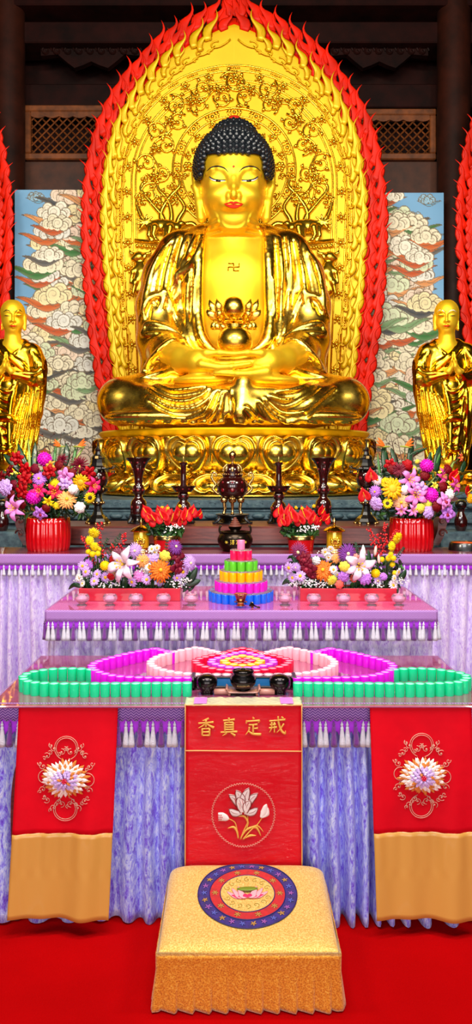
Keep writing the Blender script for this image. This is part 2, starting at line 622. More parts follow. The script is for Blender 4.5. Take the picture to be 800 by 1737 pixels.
# lattice windows left and right of the big aureole
def lattice(n, x0, x1, y0, y1):
    d = DB - .02
    a = W(x0, y0, d); b = W(x1, y1, d)
    t = .075
    m = MB()
    box(m, ((a[0] + b[0]) / 2, d, a[2] - t / 2), (b[0] - a[0], .1, t), bev=.012)
    box(m, ((a[0] + b[0]) / 2, d, b[2] + t / 2), (b[0] - a[0], .1, t), bev=.012)
    box(m, (a[0] + t / 2, d, (a[2] + b[2]) / 2), (t, .1, a[2] - b[2] - 2 * t), bev=.012)
    box(m, (b[0] - t / 2, d, (a[2] + b[2]) / 2), (t, .1, a[2] - b[2] - 2 * t), bev=.012)
    fr = struct(f'window_{n}', m, FRAMEWOOD)
    L = MB(); ia, ib = a[0] + t, b[0] - t; za, zb = b[2] + t, a[2] - t
    H = zb - za; step = .098
    for sgn in (1, -1):
        k = -20
        while k < 40:
            xs = ia + k * step if sgn > 0 else ib - k * step
            p = (xs, za); q = (xs + sgn * H, zb)
            # clip to the opening
            def cl(p, q):
                (x1_, z1), (x2_, z2) = p, q
                if x1_ > x2_: x1_, z1, x2_, z2 = x2_, z2, x1_, z1
                if x2_ < ia or x1_ > ib: return None
                if x1_ < ia: z1 += (z2 - z1) * (ia - x1_) / (x2_ - x1_); x1_ = ia
                if x2_ > ib: z2 = z1 + (z2 - z1) * (ib - x1_) / (x2_ - x1_); x2_ = ib
                return (x1_, z1), (x2_, z2)
            c = cl(p, q)
            if c:
                y = d - .012 * sgn
                ribbon(L, [(c[0][0], y, c[0][1]), (c[1][0], y, c[1][1])], .009, .010, seg=4)
            k += 1
    # scalloped edge under the frame's top rail
    out = [(ia, zb), (ib, zb)]
    for k in range(41):
        t_ = k / 40
        out.append((ib + (ia - ib) * t_, zb - .05 - .022 * abs(math.sin(t_ * PI * 10))))
    prism(L, out[::-1], d - .035, d - .015)
    struct('lattice', L, FRAMEWOOD, parent=fr)
lattice(1, 43, 300, 181, 273)
lattice(2, 492, 738, 187, 273)
# ================================================================== the great seated Buddha
D0 = 7.0
BX = 397
def build_buddha():
    base = (W(BX, 0, D0)[0], D0, 1.965)
    root = thing('buddha_statue', 'huge gold seated Buddha statue with dark blue curled hair on the lotus throne', 'statue', base)
    V = lambda px, py, v=0.0: W(px, py, D0 - v)            # v metres toward the viewer
    R = lambda r, v=0.0: S(r, D0 - v)
    # ---------------- body: head, neck, chest, hands, feet
    bd = Field((-.72, 5.75, 1.95), (.68, 7.5, 4.75), .0085)
    def E(px, py, v, r, k=.05, mode='add', fld=bd, M=None):
        fld.ellipsoid(V(px, py, v), tuple(S(q, D0 - v) for q in (r[0], r[2], r[1])), k, mode, M)      # r: across, up, deep
    def Cn(pts, rad, k=.03, mode='add', fld=bd):
        fld.chain([V(*p) for p in pts], [S(q, D0 - p[2]) for q, p in zip(rad, pts)], k, mode)
    # trunk
    E(396, 520, .04, (76, 112, 50), .05)
    E(396, 462, .15, (62, 52, 30), .14)                                          # broad soft chest
    E(396, 572, .17, (62, 40, 36), .12)
    Cn([(360, 424, .06), (432, 424, .06)], [28, 28], .10)
    Cn([(396, 440, .02), (396, 372, .08)], [43, 39], .06)                        # neck
    for yy, rr in ((389, 44.5), (398, 45.5), (408, 48)):
        E(396, yy, .065, (rr + 1.5, 4.6, rr + .5), .02)
    # head
    hv = .14
    E(396, 292, hv, (57, 60, 66), 0)
    E(396, 322, hv + .05, (53, 52, 60), .06)
    E(396, 350, hv + .07, (46, 43, 42), .08)
    E(371, 338, hv + .195, (23, 17, 28), .07); E(421, 338, hv + .195, (23, 17, 28), .07)   # full cheeks
    E(396, 374, hv + .205, (22, 13, 11), .08)                                    # chin
    E(396, 276, hv + .155, (42, 28, 22), .10)                                    # forehead
    fr = hv + .325
    for s in (-1, 1):
        X = lambda dx: 396 + s * dx
        # eye hollow, brow edge running into the nose
        E(X(25), 299, fr + .045, (20, 11, 9), .05, 'sub')
        Cn([(X(46), 294, fr - .085), (X(37), 287, fr - .04), (X(25), 285, fr - .018), (X(13), 290, fr - .006), (X(6), 301, fr + .002), (X(4), 316, fr + .025)],
           [2.0, 2.6, 2.8, 2.8, 3.0, 3.2], .03)
        E(X(26), 302, fr - .052, (17, 10.5, 8.5), .02)                             # lowered lid
        E(X(26), 312, fr - .052, (17, 9, 5), .03)                                  # lower lid
        bd.chain([V(X(12), 307.8, fr + .0), V(X(19), 307.2, fr + .014), V(X(27), 307, fr + .012), V(X(36), 305, fr - .012), V(X(42), 302, fr - .04)], [.006, .009, .010, .008, .005], .008, 'sub')
        E(X(8), 331.5, fr + .018, (5.2, 6.5, 4.4), .016)                           # nostril wing
        E(X(4.5), 336.6, fr + .05, (2.0, 3, 1.4), .006, 'sub')
        # ears with long lobes
        M = rotm(0, s * .17, 0)
        E(X(61), 306, .10, (8.5, 21, 10), .02, M=M)
        Cn([(X(66), 294, .13), (X(64), 318, .15), (X(58), 345, .16), (X(55), 370, .16)], [5.5, 6, 7, 8.5], .03)
        E(X(62), 306, .20, (3.5, 12, 6), .02, 'sub', M=M)
        E(X(56), 366, .235, (3, 9, 3), .02, 'sub')
    Cn([(396, 290, fr - .012), (396, 302, fr + .014), (396, 316, fr + .040), (396, 327, fr + .058), (396, 332, fr + .056)], [3.8, 3.9, 4.3, 4.9, 5.2], .018)     # nose
    E(396, 348, fr - .03, (20, 8.5, 10), .05)
    for s in (-1, 1):
        Cn([(396 + s * 16, 346.6, fr - .005), (396 + s * 9, 344.6, fr + .010), (396 + s * 3, 343.2, fr + .018), (396, 344.2, fr + .018)], [1.2, 2.4, 2.9, 2.8], .010)
    Cn([(383, 347.8, fr + .0), (390, 350.8, fr + .014), (402, 350.8, fr + .014), (409, 347.8, fr + .0)], [1.6, 3.4, 3.4, 1.6], .010)
    bd.chain([V(379, 346.4, fr + .012), V(387, 347, fr + .030), V(396, 347.6, fr + .036), V(405, 347, fr + .030), V(413, 346.4, fr + .012)], [.003, .005, .005, .005, .003], .006, 'sub')
    E(396, 359.5, fr + .036, (13, 6, 3.4), .05, 'sub')
    # hands in the meditation gesture, thumbs touching
    for s, yo in ((-1, 0), (1, 3)):
        X = lambda dx: 396 + s * dx
        Cn([(X(110), 600, .42), (X(86), 609, .66), (X(62), 613, .80)], [26, 21, 19], .05)      # forearm and wrist
        E(X(50), 617 + yo, .80, (26, 17, 22), .06)                                             # palm
        Cn([(X(70), 603, .80), (X(46), 599.5, .88), (X(24), 598.5, .90), (X(3.2), 600, .91)], [9.5, 6.8, 5.3, 4.4], .025)   # thumb
    for i, (dy, dv, ln) in enumerate(((0, .0, 37), (-4.5, -.05, 43), (-8, -.10, 40), (-11, -.15, 30))):
        Cn([(452, 630 + dy, .90 + dv), (424, 634 + dy, .92 + dv), (402, 634 + dy, .92 + dv), (402 - ln, 632 + dy, .90 + dv)], [8.5, 6.3, 5.6, 4.3], .012)
    for i, (dy, dv, ln) in enumerate(((0, .0, 30), (-4.5, -.05, 36), (-8, -.10, 33), (-11, -.15, 24))):
        Cn([(342, 618 + dy, .90 + dv), (368, 623 + dy, .91 + dv), (392, 622 + dy, .92 + dv), (394 + ln, 617 + dy, .90 + dv)], [8.5, 6.1, 5.3, 4.1], .012)
    # upturned soles
    E(346, 646, .72, (52, 11, 36), .04); E(450, 647, .74, (58, 12, 38), .04)
    for s, x in ((-1, 392), (1, 404)):
        for q in range(5):
            E(x + (-1 if s < 0 else 1) * (q * 3), 646 - q * 2, .80 - q * .07, (7, 5.4, 6), .01)
    bmesh_ = relax(bd.mb(), 3)
    body = obj('body', bmesh_, G_SKIN, root, world=True)
    # ---------------- robe
    rb = Field((-1.32, 5.75, 1.93), (1.29, 7.62, 4.05), .0105)
    Er = lambda *a, **k: E(*a, fld=rb, **k)
    Cr = lambda *a, **k: Cn(*a, fld=rb, **k)
    Er(396, 510, .02, (100, 125, 56), .0)
    Er(396, 590, .10, (112, 80, 60), .10)
    Cr([(310, 424, .0), (482, 424, .0)], [34, 34], .10)
    Cr([(345, 402, -.02), (448, 402, -.02)], [20, 20], .10)
    Er(336, 462, .17, (30, 64, 30), .10); Er(457, 462, .17, (30, 64, 30), .10)
    for s in (-1, 1):
        X = lambda dx: (396 if s > 0 else 395) + s * dx
        Cr([(X(98), 432, .0), (X(117), 470, .03), (X(128), 520, .08), (X(126), 575, .14)], [33, 35, 35, 38], .06)      # upper arm sleeve
        Cr([(X(122), 580, .16), (X(108), 602, .36), (X(84), 612, .60)], [38, 32, 25], .06)                             # forearm sleeve
        Cr([(X(128), 600, .16), (X(136), 628, .18)], [24, 22], .08)                                                    # hanging sleeve
        # folded legs: shin and thigh
        Cr([(X(186), 681, .50), (X(120), 690, .70), (X(30), 694, .86)], [37, 33, 29], .06)
        Cr([(X(186), 679, .46), (X(110), 664, .30), (X(50), 650, .15)], [37, 44, 52], .08)
        Er(X(190), 684, .46, (38, 36, 46), .06)
        Er(X(120), 708, .74, (98, 15, 44), .06)
        # lap
    Er(396, 672, .50, (150, 26, 90), .08)
    # flat cloth of the lap hanging over the crossed shins
    Cr([(412, 652, .86), (408, 700, .93)], [19, 21], .03)
    # open chest and the gap over the hands
    def cut_prism(poly, dmin, dmax):
        P = np.array(poly, float)
        xs = [W(x, y, dmin)[0] for x, y in poly]; zs = [W(x, y, dmin)[2] for x, y in poly]
        def fn(X, Y, Z):
            px = X / Y * F + CX; py = HY - (Z - CZ) / Y * F
            px, py = np.broadcast_arrays(px, py)
            d = np.full(px.shape, 1e9); ins = np.zeros(px.shape, bool)
            n = len(P)
            for i in range(n):
                a, b = P[i], P[(i + 1) % n]
                e = b - a; w0 = px - a[0]; w1 = py - a[1]
                t = np.clip((w0 * e[0] + w1 * e[1]) / (e @ e), 0, 1)
                d = np.minimum(d, np.hypot(w0 - e[0] * t, w1 - e[1] * t))
                c = ((a[1] <= py) & (b[1] > py)) | ((b[1] <= py) & (a[1] > py))
                xi = a[0] + (py - a[1]) / (e[1] if abs(e[1]) > 1e-9 else 1e-9) * e[0]
                ins ^= c & (px < xi)
            sd = np.where(ins, -d, d) * np.broadcast_to(Y, px.shape) / F
            return np.maximum(sd, np.maximum(dmin - Y, Y - dmax))
        rb.op((-.8, dmin, 2.2), (.8, dmax, 4.05), fn, .02, 'sub')
    cut_prism([(350, 380), (443, 380), (447, 420), (448, 470), (449, 520), (446, 560), (438, 585), (420, 598), (376, 598), (358, 588), (347, 565), (342, 520), (342, 470), (345, 420)], 5.8, 6.86)
    # lapel bands
    FD = lambda pix, r, k=.018, mode='add', sink=0.0, **kw: rb.fold(pix, r, k, 5.8, 7.6, mode, sink, **kw)
    FD([(352, 384), (344, 402), (337, 440), (335, 500), (337, 550), (345, 578), (364, 597), (392, 606)], [3, 6, 7, 7, 7, 6], .03)
    FD([(446, 386), (450, 404), (455, 440), (457, 500), (458, 550), (452, 578), (434, 594), (408, 604)], [3, 6, 7, 7, 7, 6], .03)
    FD([(333, 400), (327, 440), (324, 500), (325, 552), (333, 582), (352, 598)], [3, 2.5, 2.5, 2.5], .015, 'sub')
    FD([(465, 402), (469, 440), (471, 500), (470, 552), (462, 582), (444, 596)], [3, 2.5, 2.5, 2.5], .015, 'sub')
    # shoulder folds
    for p in ([(293, 404), (272, 446), (262, 490), (256, 520)], [(303, 400), (289, 446), (280, 495), (275, 520)], [(317, 398), (305, 446), (297, 480)],
              [(280, 414), (258, 462), (247, 510), (243, 540)], [(333, 398), (322, 430), (305, 462)]):
        FD(p, [2.6, 4.2, 3.6], .035); FD([(x + 7, y + 2) for x, y in p], [2.4, 3.4], .03, 'sub')
    for p in ([(473, 402), (478, 470), (476, 540), (468, 590)], [(488, 402), (492, 450), (490, 520), (480, 580)], [(503, 406), (512, 460), (517, 512)],
              [(517, 414), (533, 470), (541, 520)], [(528, 428), (543, 480), (549, 530)]):
        FD(p, [2.6, 4.2, 3.6], .035); FD([(x - 7, y + 2) for x, y in p], [2.4, 3.4], .03, 'sub')
    # the turned flap on the statue's right breast
    FD([(349, 388), (336, 432), (318, 456), (300, 468), (304, 484), (300, 500), (292, 516), (296, 524)], [3.5, 7, 6, 4], .02)
    FD([(299, 470), (291, 492), (284, 512), (290, 530), (300, 520)], [2, 3, 3], .014)
    # sleeve tops and hems
    for s in (-1, 1):
        X = lambda x: x if s < 0 else 793 - x
        FD([(X(234), 545), (X(252), 508), (X(272), 500), (X(280), 494), (X(286), 508), (X(300), 540), (X(312), 566)], [4, 4.5, 4, 2.5], .02)
        FD([(X(243), 560), (X(247), 550), (X(262), 550), (X(288), 558), (X(312), 572)], [2.5, 4, 4, 2.5], .018)
        FD([(X(246), 556), (X(242), 566), (X(252), 568), (X(272), 564)], [3, 4, 2.5], .014)
        for q in range(0, 5, 2):
            FD([(X(312 - q * 5), 576 + q * 4), (X(290 - q * 6), 580 + q * 6), (X(270 - q * 5), 597 + q * 6), (X(254 - q * 3), 620 + q * 3)], [2.6, 4.4, 3.4], .03)
            FD([(X(312 - q * 5), 580 + q * 4), (X(290 - q * 6), 584 + q * 6), (X(272 - q * 5), 601 + q * 6)], [2.4, 3.4], .025, 'sub')
        FD([(X(304), 598), (X(318), 593), (X(307), 605), (X(296), 622), (X(272), 634), (X(240), 640)], [3.5, 4.5, 5, 3], .02)
        for q in range(0, 6, 2):
            FD([(X(330 - q * 6.5), 470 + q * 6), (X(329 - q * 6), 520), (X(327 - q * 4), 560), (X(340 - q * 4), 588)], [2.2, 3.4, 2.6], .024)
    # drapery over the legs
    for p in ([(259, 648), (289, 663), (328, 660), (349, 654)], [(247, 657), (280, 678), (316, 682), (346, 669), (354, 656)], [(250, 672), (285, 692), (322, 695), (350, 682), (364, 660)],
              [(318, 711), (352, 697), (370, 660)], [(352, 712), (370, 694), (379, 660)], [(382, 712), (390, 690), (386, 662)], [(370, 712), (380, 690), (383, 662)],
              [(449, 675), (474, 700), (515, 700), (540, 681), (568, 657)], [(456, 671), (484, 680), (515, 666), (540, 650)], [(437, 678), (459, 706), (493, 719)], [(415, 690), (434, 712)],
              [(470, 664), (500, 662), (530, 648)]):
        FD(p, [2.2, 3.6, 2.4], .026); FD([(x + 1, y + 6.5) for x, y in p], [2.2, 3.2, 2.2], .028, 'sub')
    # scalloped hem resting on the throne
    for q in range(13):
        xx = 215 + q * 30
        FD([(xx, 719), (xx + 8, 715), (xx + 15, 716), (xx + 24, 720)], [2, 3, 2], .012)
    rb.op((-1.4, 5.7, 1.9), (1.4, 7.7, 2.05), lambda X, Y, Z: np.broadcast_to(1.967 - Z, np.broadcast_shapes(X.shape, Y.shape, Z.shape)), 0, 'int')
    robe = obj('robe', relax(rb.mb(), 4), G_ROBE, root, world=True)
    # ---------------- face paint and hair
    bvh = BVHTree.FromPolygons(bmesh_.v, bmesh_.f)
    eye0 = Vector((0, 0, CZ))
    def on_face(px, py, lift=.003):
        h = bvh.ray_cast(eye0, (Vector(W(px, py, 1.0)) - eye0).normalized())
        p = h[0] if h[0] is not None else Vector(V(px, py, fr))
        return p + (eye0 - p).normalized() * lift
    def paint(name, pix, mt, wpx, lift=.002, parent=body):
        pts = [on_face(x, y, lift) for x, y in pix]
        if not isinstance(wpx, (list, tuple)): wpx = [wpx] * len(pts)
        return obj(name, ribbon(MB(), pts, [S(q, 6.5) for q in wpx], .004, seg=8), mt, parent, world=True)
    for s in (-1, 1):
        X = lambda dx: 396 + s * dx
        q = [(v.x, v.y) for v in catmull([(X(45), 290, 0), (X(38), 284, 0), (X(27), 282, 0), (X(16), 285, 0), (X(9), 292, 0)], 5)]
        paint('eyebrow', q, INK, [.35 + 1.0 * math.sin(PI * i / (len(q) - 1)) for i in range(len(q))])
        q = [(v.x, v.y) for v in catmull([(X(41), 301.5, 0), (X(35), 305.2, 0), (X(25), 306.8, 0), (X(14), 307, 0)], 5)]
        ew = paint('eye', q, EYEW, [.3 + 1.25 * math.sin(PI * i / (len(q) - 1)) for i in range(len(q))], .004)
        q2 = [(x, y - 1.7) for x, y in q]
        paint('eyelash_line', q2, INK, .95, .007)
        paint('pupil', [(X(30), 306.4), (X(22), 306.9)], INK, 1.5, .0075)
    q = [(v.x, v.y) for v in catmull([(380, 346, 0), (388, 344.2, 0), (393, 343.4, 0), (396, 344.6, 0), (399, 343.4, 0), (404, 344.2, 0), (412, 346, 0)], 4)]
    paint('lips', q, LIP, [.4 + 1.9 * math.sin(PI * i / (len(q) - 1)) for i in range(len(q))])
    q = [(v.x, v.y) for v in catmull([(381, 346.6, 0), (388, 349.2, 0), (396, 350.2, 0), (404, 349.2, 0), (411, 346.6, 0)], 4)]
    paint('lips', q, LIP, [.5 + 3.0 * math.sin(PI * i / (len(q) - 1)) for i in range(len(q))])
    obj('urna', ell(MB(), on_face(396, 282.5, 0), (S(2, 6.5), .008, S(2.2, 6.5))), RED_BEAD, body, world=True)
    hb = MB()
    cen = Vector(V(396, 288, hv + .0))
    u = S(1, 6.9)
    ells = [(cen, (65 * u, 70 * u, 66 * u)), (Vector(V(396, 258, hv - .03)), (52 * u, 55 * u, 36 * u)), (Vector(V(397, 235, hv - .03)), (37 * u, 40 * u, 25 * u))]
    def hair_r(dirv, o):
        best = 0
        for c, r in ells:
            oc = o - c
            a = sum((dirv[i] / r[i]) ** 2 for i in range(3)); b = 2 * sum(oc[i] * dirv[i] / r[i] ** 2 for i in range(3)); cc = sum((oc[i] / r[i]) ** 2 for i in range(3)) - 1
            D = b * b - 4 * a * cc
            if D >= 0: best = max(best, (-b + math.sqrt(D)) / (2 * a))
        return best
    o = Vector(V(396, 285, hv - .02))
    def keep(p):             # where hair grows: above the brow line and down to the ears
        px = CX + p[0] / p[1] * F; py = HY - (p[2] - CZ) / p[1] * F
        if p[1] > D0 - hv + .10: return py < 335
        a = abs(px - 396)
        if a < 47: return py < 258 + (a / 47) ** 4 * 4
        return py < 258 + min(1, (a - 47) / 7) * 46
    def ray(az, t): return Vector((math.sin(az) * math.sin(t), -math.cos(az) * math.sin(t), math.cos(t)))
    nlon = 72
    lim = []
    for i in range(nlon):
        az = -PI + 2 * PI * i / nlon; t = .6
        while t < 2.2:
            d = ray(az, t)
            if not keep(o + d * hair_r(d, o)): break
            t += .02
        lim.append(t)
    grid(hb, lambda i, j: o + ray(-PI + 2 * PI * i, lim[int(i * nlon + .5) % nlon] * j) * (hair_r(ray(-PI + 2 * PI * i, lim[int(i * nlon + .5) % nlon] * j), o) - .002), nlon, 30)
    cp = MB(); lathe(cp, [(a * u, b * u) for a, b in [(4.6, -2.5), (4.9, .4), (4.2, 2.4), (3.5, 2.5), (2.9, 4.1), (2.0, 4.2), (1.0, 5.2), (0, 5.3)]], seg=10)
    # rows of snail curls at even spacing along the profile
    t = .12; j = 0
    while t < 2.2:
        d0_ = ray(0.9, t); rr = hair_r(d0_, o)
        n = max(1, int(2 * PI * rr * math.sin(t) / (9.3 * u)))
        for k in range(n):
            az = -PI + 2 * PI * (k + .5 * (j % 2)) / n
            dv = ray(az, t); p = o + dv * hair_r(dv, o)
            if not keep(p): continue
            hb.merge(cp, Matrix.Translation(p) @ dv.to_track_quat('Z', 'Y').to_matrix().to_4x4())
        d1_ = ray(.9, t + .01); slope = (d1_ * hair_r(d1_, o) - d0_ * rr).length / .01
        t += 7.9 * u / slope; j += 1
    hair = obj('hair', hb, HAIR, root, world=True)
    jw = MB(); ell(jw, V(397, 206, hv - .06), (14 * u, 14 * u, 9 * u), 16, 10)
    obj('crown_jewel', jw, RED_BEAD, root, world=True)
    jw = MB(); ell(jw, V(396, 246, hv + .21), (4 * u, 3 * u, 4 * u), 12, 8)
    # ---------------- chest emblem
    def chest(px, py, lift=.004): return on_face(px, py, lift)
    em = MB()
    c = (396, 453); a = 6.2
    sg = [((-a * 1.5, -a), (-a * .0, -a)), ((0, -a), (0, a)), ((0, a), (a * 1.5, a)), ((-a * 1.5, 0), (a * 1.5, 0)), ((-a * 1.5, 0), (-a * 1.5, a)), ((a * 1.5, -a), (a * 1.5, 0))]
    for p, q in sg:
        pts = [chest(c[0] + p[0] + (q[0] - p[0]) * t, c[1] + p[1] + (q[1] - p[1]) * t) for t in (0, .5, 1)]
        ribbon(em, pts, S(1.15, 6.6), .009, seg=6)
    obj('chest_emblem', em, EMBLEM, root, world=True)
    # ---------------- lotus knot and alms bowl
    lk = MB()
    ell(lk, V(396, 523, .64), (18.0 * u, 18 * u, 18.5 * u), 24, 16)
    obj('jewel_ball', lk, G_ROBE, root, world=True)
    pm = MB()
    for r_, n, h0, tip, rr in ((0, 6, 541, 508, 46), (1, 5, 543, 526, 52), (2, 8, 546, 558, 42)):
        for k in range(n):
            t = (k + .5) / n * 2 - 1
            ang = t * 1.35
            x0 = 396 + math.sin(ang) * 16; x1 = 396 + math.sin(ang) * rr
            v0 = .40 + math.cos(ang) * .1; v1 = .42 + math.cos(ang) * .16
            pts = [V(x0, h0, v0), V(x0 + (x1 - x0) * .45, h0 - (h0 - tip) * .25, v0 + .06), V(x0 + (x1 - x0) * .85, h0 - (h0 - tip) * .7, v1 + .03), V(x1, tip, v1)]
            ribbon(pm, catmull(pts, 3), [S(q, 6.5) for q in (2, 5, 7, 8, 8, 7.4, 6, 4.4, 2.6, .6)], .012, seg=8)
    lathe(pm, [(20 * u, -6 * u), (26 * u, 0), (22 * u, 5 * u), (12 * u, 8 * u)], V(396, 545, .44), 24)
    obj('lotus_ornament', pm, G_ROBE, root, world=True)
    ab = MB()
    prof = [(10, -24), (20, -21), (26.5, -11), (27.5, -1), (24, 10), (17.5, 17), (13, 19), (13.5, 21), (15, 23), (12, 23), (10, 18)]
    lathe(ab, [(a * u, b * u) for a, b in prof], V(398, 577, .70), 32)
    obj('alms_bowl', ab, G_ROBE, root, world=True)
    return root
BUDDHA = build_buddha()
# ================================================================== throne, stone pedestal
def build_throne():
    A, B = 1.205, .95
    cx = W(397, 0, 7.0)[0]; cy = 7.0
    z0, z1 = 1.408, 1.965
    root = thing('lotus_throne', 'gold double-row lotus petal throne carrying the huge seated Buddha', 'pedestal', (cx, cy, z0))
    zc = lambda py: CZ - (py - HY) * 6.05 / F
    def sweep(prof, name, m, seg=96):
        b = MB(); lathe(b, [(r, z) for r, z in prof], (cx, cy, 0), seg, sx=A, sy=B)
        return obj(name, b, m, root, world=True, sharp=35)
    sweep([(.80, zc(741)), (.965, zc(738)), (1.0, zc(734)), (1.015, zc(728)), (1.0, z1), (.2, z1 + .001)], 'seat_plate', G_PANEL)
    sweep([(.95, z0), (.98, z0 + .012), (.98, zc(840)), (.95, zc(838)), (.93, zc(832)), (.83, zc(812)), (.82, zc(803)), (.86, zc(795)), (.915, zc(770)), (.93, zc(745)), (.90, zc(737))], 'core', G_ROBE)
    n = 20
    dth = 2 * PI / n
    def at(th, r, z): return Vector((cx + A * r * math.sin(th), cy - B * r * math.cos(th), z))
    def petal_mesh(lower):
        """one petal about angle 0, in local coordinates u (across), v (height), o (outward)"""
        return None
    for k in range(n):
        th = k * dth
        if math.cos(th) < -.35: continue          # the back of the throne is out of sight
        up = MB()
        hw = dth * .5 * .93
        def P(u, v, o):
            r = np.interp(v, [0, .25, .6, .9, 1], [.88, .93, .985, .985, .965]) + o
            return at(th + u * hw, r, zc(803) + (zc(737) - zc(803)) * v)
        out1 = [(-.12, .0), (-.55, .12), (-.92, .42), (-.98, .68), (-.80, .90), (-.42, 1.0), (0, .90)]
        out1 = out1 + [(-u, v) for u, v in out1[-2::-1]]
        o1 = catmull([(u, v, 0) for u, v in out1], 4)
        # petal blade: bowl between the rim and a hollow
        nn = len(o1)
        ring = lambda s, o: [P(p.x * s, .5 + (p.y - .5) * s, o) for p in o1]
        rr = [ring(1.0, .006), ring(.97, .066), ring(.90, .076), ring(.84, .030), ring(.76, .004), ring(.70, .050), ring(.64, .060), ring(.56, .020)]
        vs = [p for r_ in rr for p in r_]
        fs = [(a * nn + i, a * nn + i + 1, (a + 1) * nn + i + 1, (a + 1) * nn + i) for a in range(len(rr) - 1) for i in range(nn - 1)]
        vs.append(P(0, .5, .02)); c_ = len(vs) - 1; a = (len(rr) - 1) * nn
        fs += [(a + i, a + i + 1, c_) for i in range(nn - 1)]
        up.add(vs, fs)
        for sgn in (-1, 1):                        # twin lobes of the boss
            c = P(sgn * .20, .53, .015)
            ell(up, c, (.080 * A, .085, .092), 16, 12, M=rotm(0, 0, th))
        # little folded sepal between two petals
        c = [at(th + dth * .5 + q * .012, .97 + .02 * (1 - abs(q)), zc(742) - .0 * q) for q in (-1, 0, 1)]
        ribbon(up, catmull([at(th + dth * .5, .945, zc(785)), at(th + dth * .5, .985, zc(765)), at(th + dth * .5, 1.0, zc(748)), at(th + dth * .5, 1.0, zc(740))], 3),
               [.008, .010, .014, .018, .022, .028, .036, .046, .055, .06], .02, up=at(th, 1, 0) - at(th, 0, 0), seg=8)
        obj('petal', up, G_ROBE, root, world=True)
        lo = MB()
        th2 = th + dth * .5
        def Q(u, v, o):
            r = np.interp(v, [0, .3, .7, 1], [.965, .955, .90, .84]) + o
            return at(th2 + u * hw, r, zc(839) + (zc(803) - zc(839)) * v)
        o2 = catmull([(u, v, 0) for u, v in [(0, .16), (-.34, .04), (-.72, .16), (-.98, .48), (-.86, .76), (-.5, .96), (0, 1.0), (.5, .96), (.86, .76), (.98, .48), (.72, .16), (.34, .04), (0, .16)]], 4)
        nn = len(o2)
        ring = lambda s, o: [Q(p.x * s, .5 + (p.y - .5) * s, o) for p in o2]
        rr = [ring(1.0, .000), ring(.96, .046), ring(.88, .056), ring(.80, .022), ring(.70, .006), ring(.58, .050), ring(.34, .088), ring(.08, .098)]
        vs = [p for r_ in rr for p in r_]
        fs = [(a * nn + i, (a + 1) * nn + i, (a + 1) * nn + i + 1, a * nn + i + 1) for a in range(len(rr) - 1) for i in range(nn - 1)]
        lo.add(vs, [f[::-1] for f in fs])
        obj('lower_petal', lo, G_ROBE, root, world=True)
    sc = MB()
    for k in range(60):
        th = (k + .5) * 2 * PI / 60
        if math.cos(th) < -.4: continue
        ell(sc, at(th, .865, zc(804) + .012 * (k % 2)), (.04, .034, .02 + .008 * (k % 3)), 8, 6)
        sp = [at(th + .03 * (1 - q / 10) * math.cos(q * .7), .89, zc(803) + .026 * (1 - q / 10) * math.sin(q * .7)) for q in range(10)]
        tube(sc, sp, .007, 5)
    obj('scroll_band', sc, G_RELIEF, root, world=True)
    return root
THRONE = build_throne()

STONE = N('carved_blue_grey_stone'); _c = STONE.coord()
_f = STONE.noise(_c, 14, 6, .7)
STONE.set(color=STONE.ramp(_f, [(.3, (36, 54, 66)), (.5, (60, 84, 94)), (.75, (96, 120, 122))]), rough=.55)
STONE.bump(STONE.voro(_c, 26, 'SMOOTH_F1'), .55, .012); STONE = STONE.m
def stone_base(name, label, x0, x1, yf, yb, top, bands, lobes=24):
    root = thing(name, label, 'stone pedestal', ((x0 + x1) / 2, (yf + yb) / 2, 0))
    z = top; b = MB()
    for h, ins in bands:
        box(b, ((x0 + x1) / 2, (yf + yb) / 2 + ins / 2, z - h / 2), (x1 - x0 - 2 * ins, yb - yf - ins, h), bev=.008)
        z -= h
    box(b, ((x0 + x1) / 2, (yf + yb) / 2 + .02, z / 2), (x1 - x0 - .04, yb - yf - .04, z), bev=.01)
    obj('block', b, STONE, root, world=True, smooth=False)
    fr = MB(); zz = top - bands[0][0] - bands[1][0]; h = bands[2][0]
    n = lobes; w_ = (x1 - x0) / n
    for k in range(n):
        cx = x0 + (k + .5) * w_
        ell(fr, (cx, yf + bands[2][1] - .002, zz - h * .5), (w_ * .42, .022, h * .40), 12, 8)
        sp = [(cx + w_ * .3 * (1 - q / 12) * math.cos(q * .6), yf + .004, top - bands[0][0] * .5 + bands[0][0] * .34 * (1 - q / 12) * math.sin(q * .6)) for q in range(12)]
        tube(fr, sp, .006, 5)
        sp = [(cx + w_ * .36 * (1 - q / 12) * math.cos(q * .6), yf + .008, zz - h - .055 + .034 * (1 - q / 12) * math.sin(q * .6)) for q in range(12)]
        tube(fr, sp, .006, 5)
    obj('carved_frieze', fr, STONE, root, world=True)
    return root
BASE = stone_base('stone_pedestal', 'blue grey carved stone pedestal under the gold lotus throne', -1.42, 1.40, 5.72, 8.26, 1.408, [(.065, 0), (.028, .018), (.056, .012), (.018, .03), (.09, .006)])

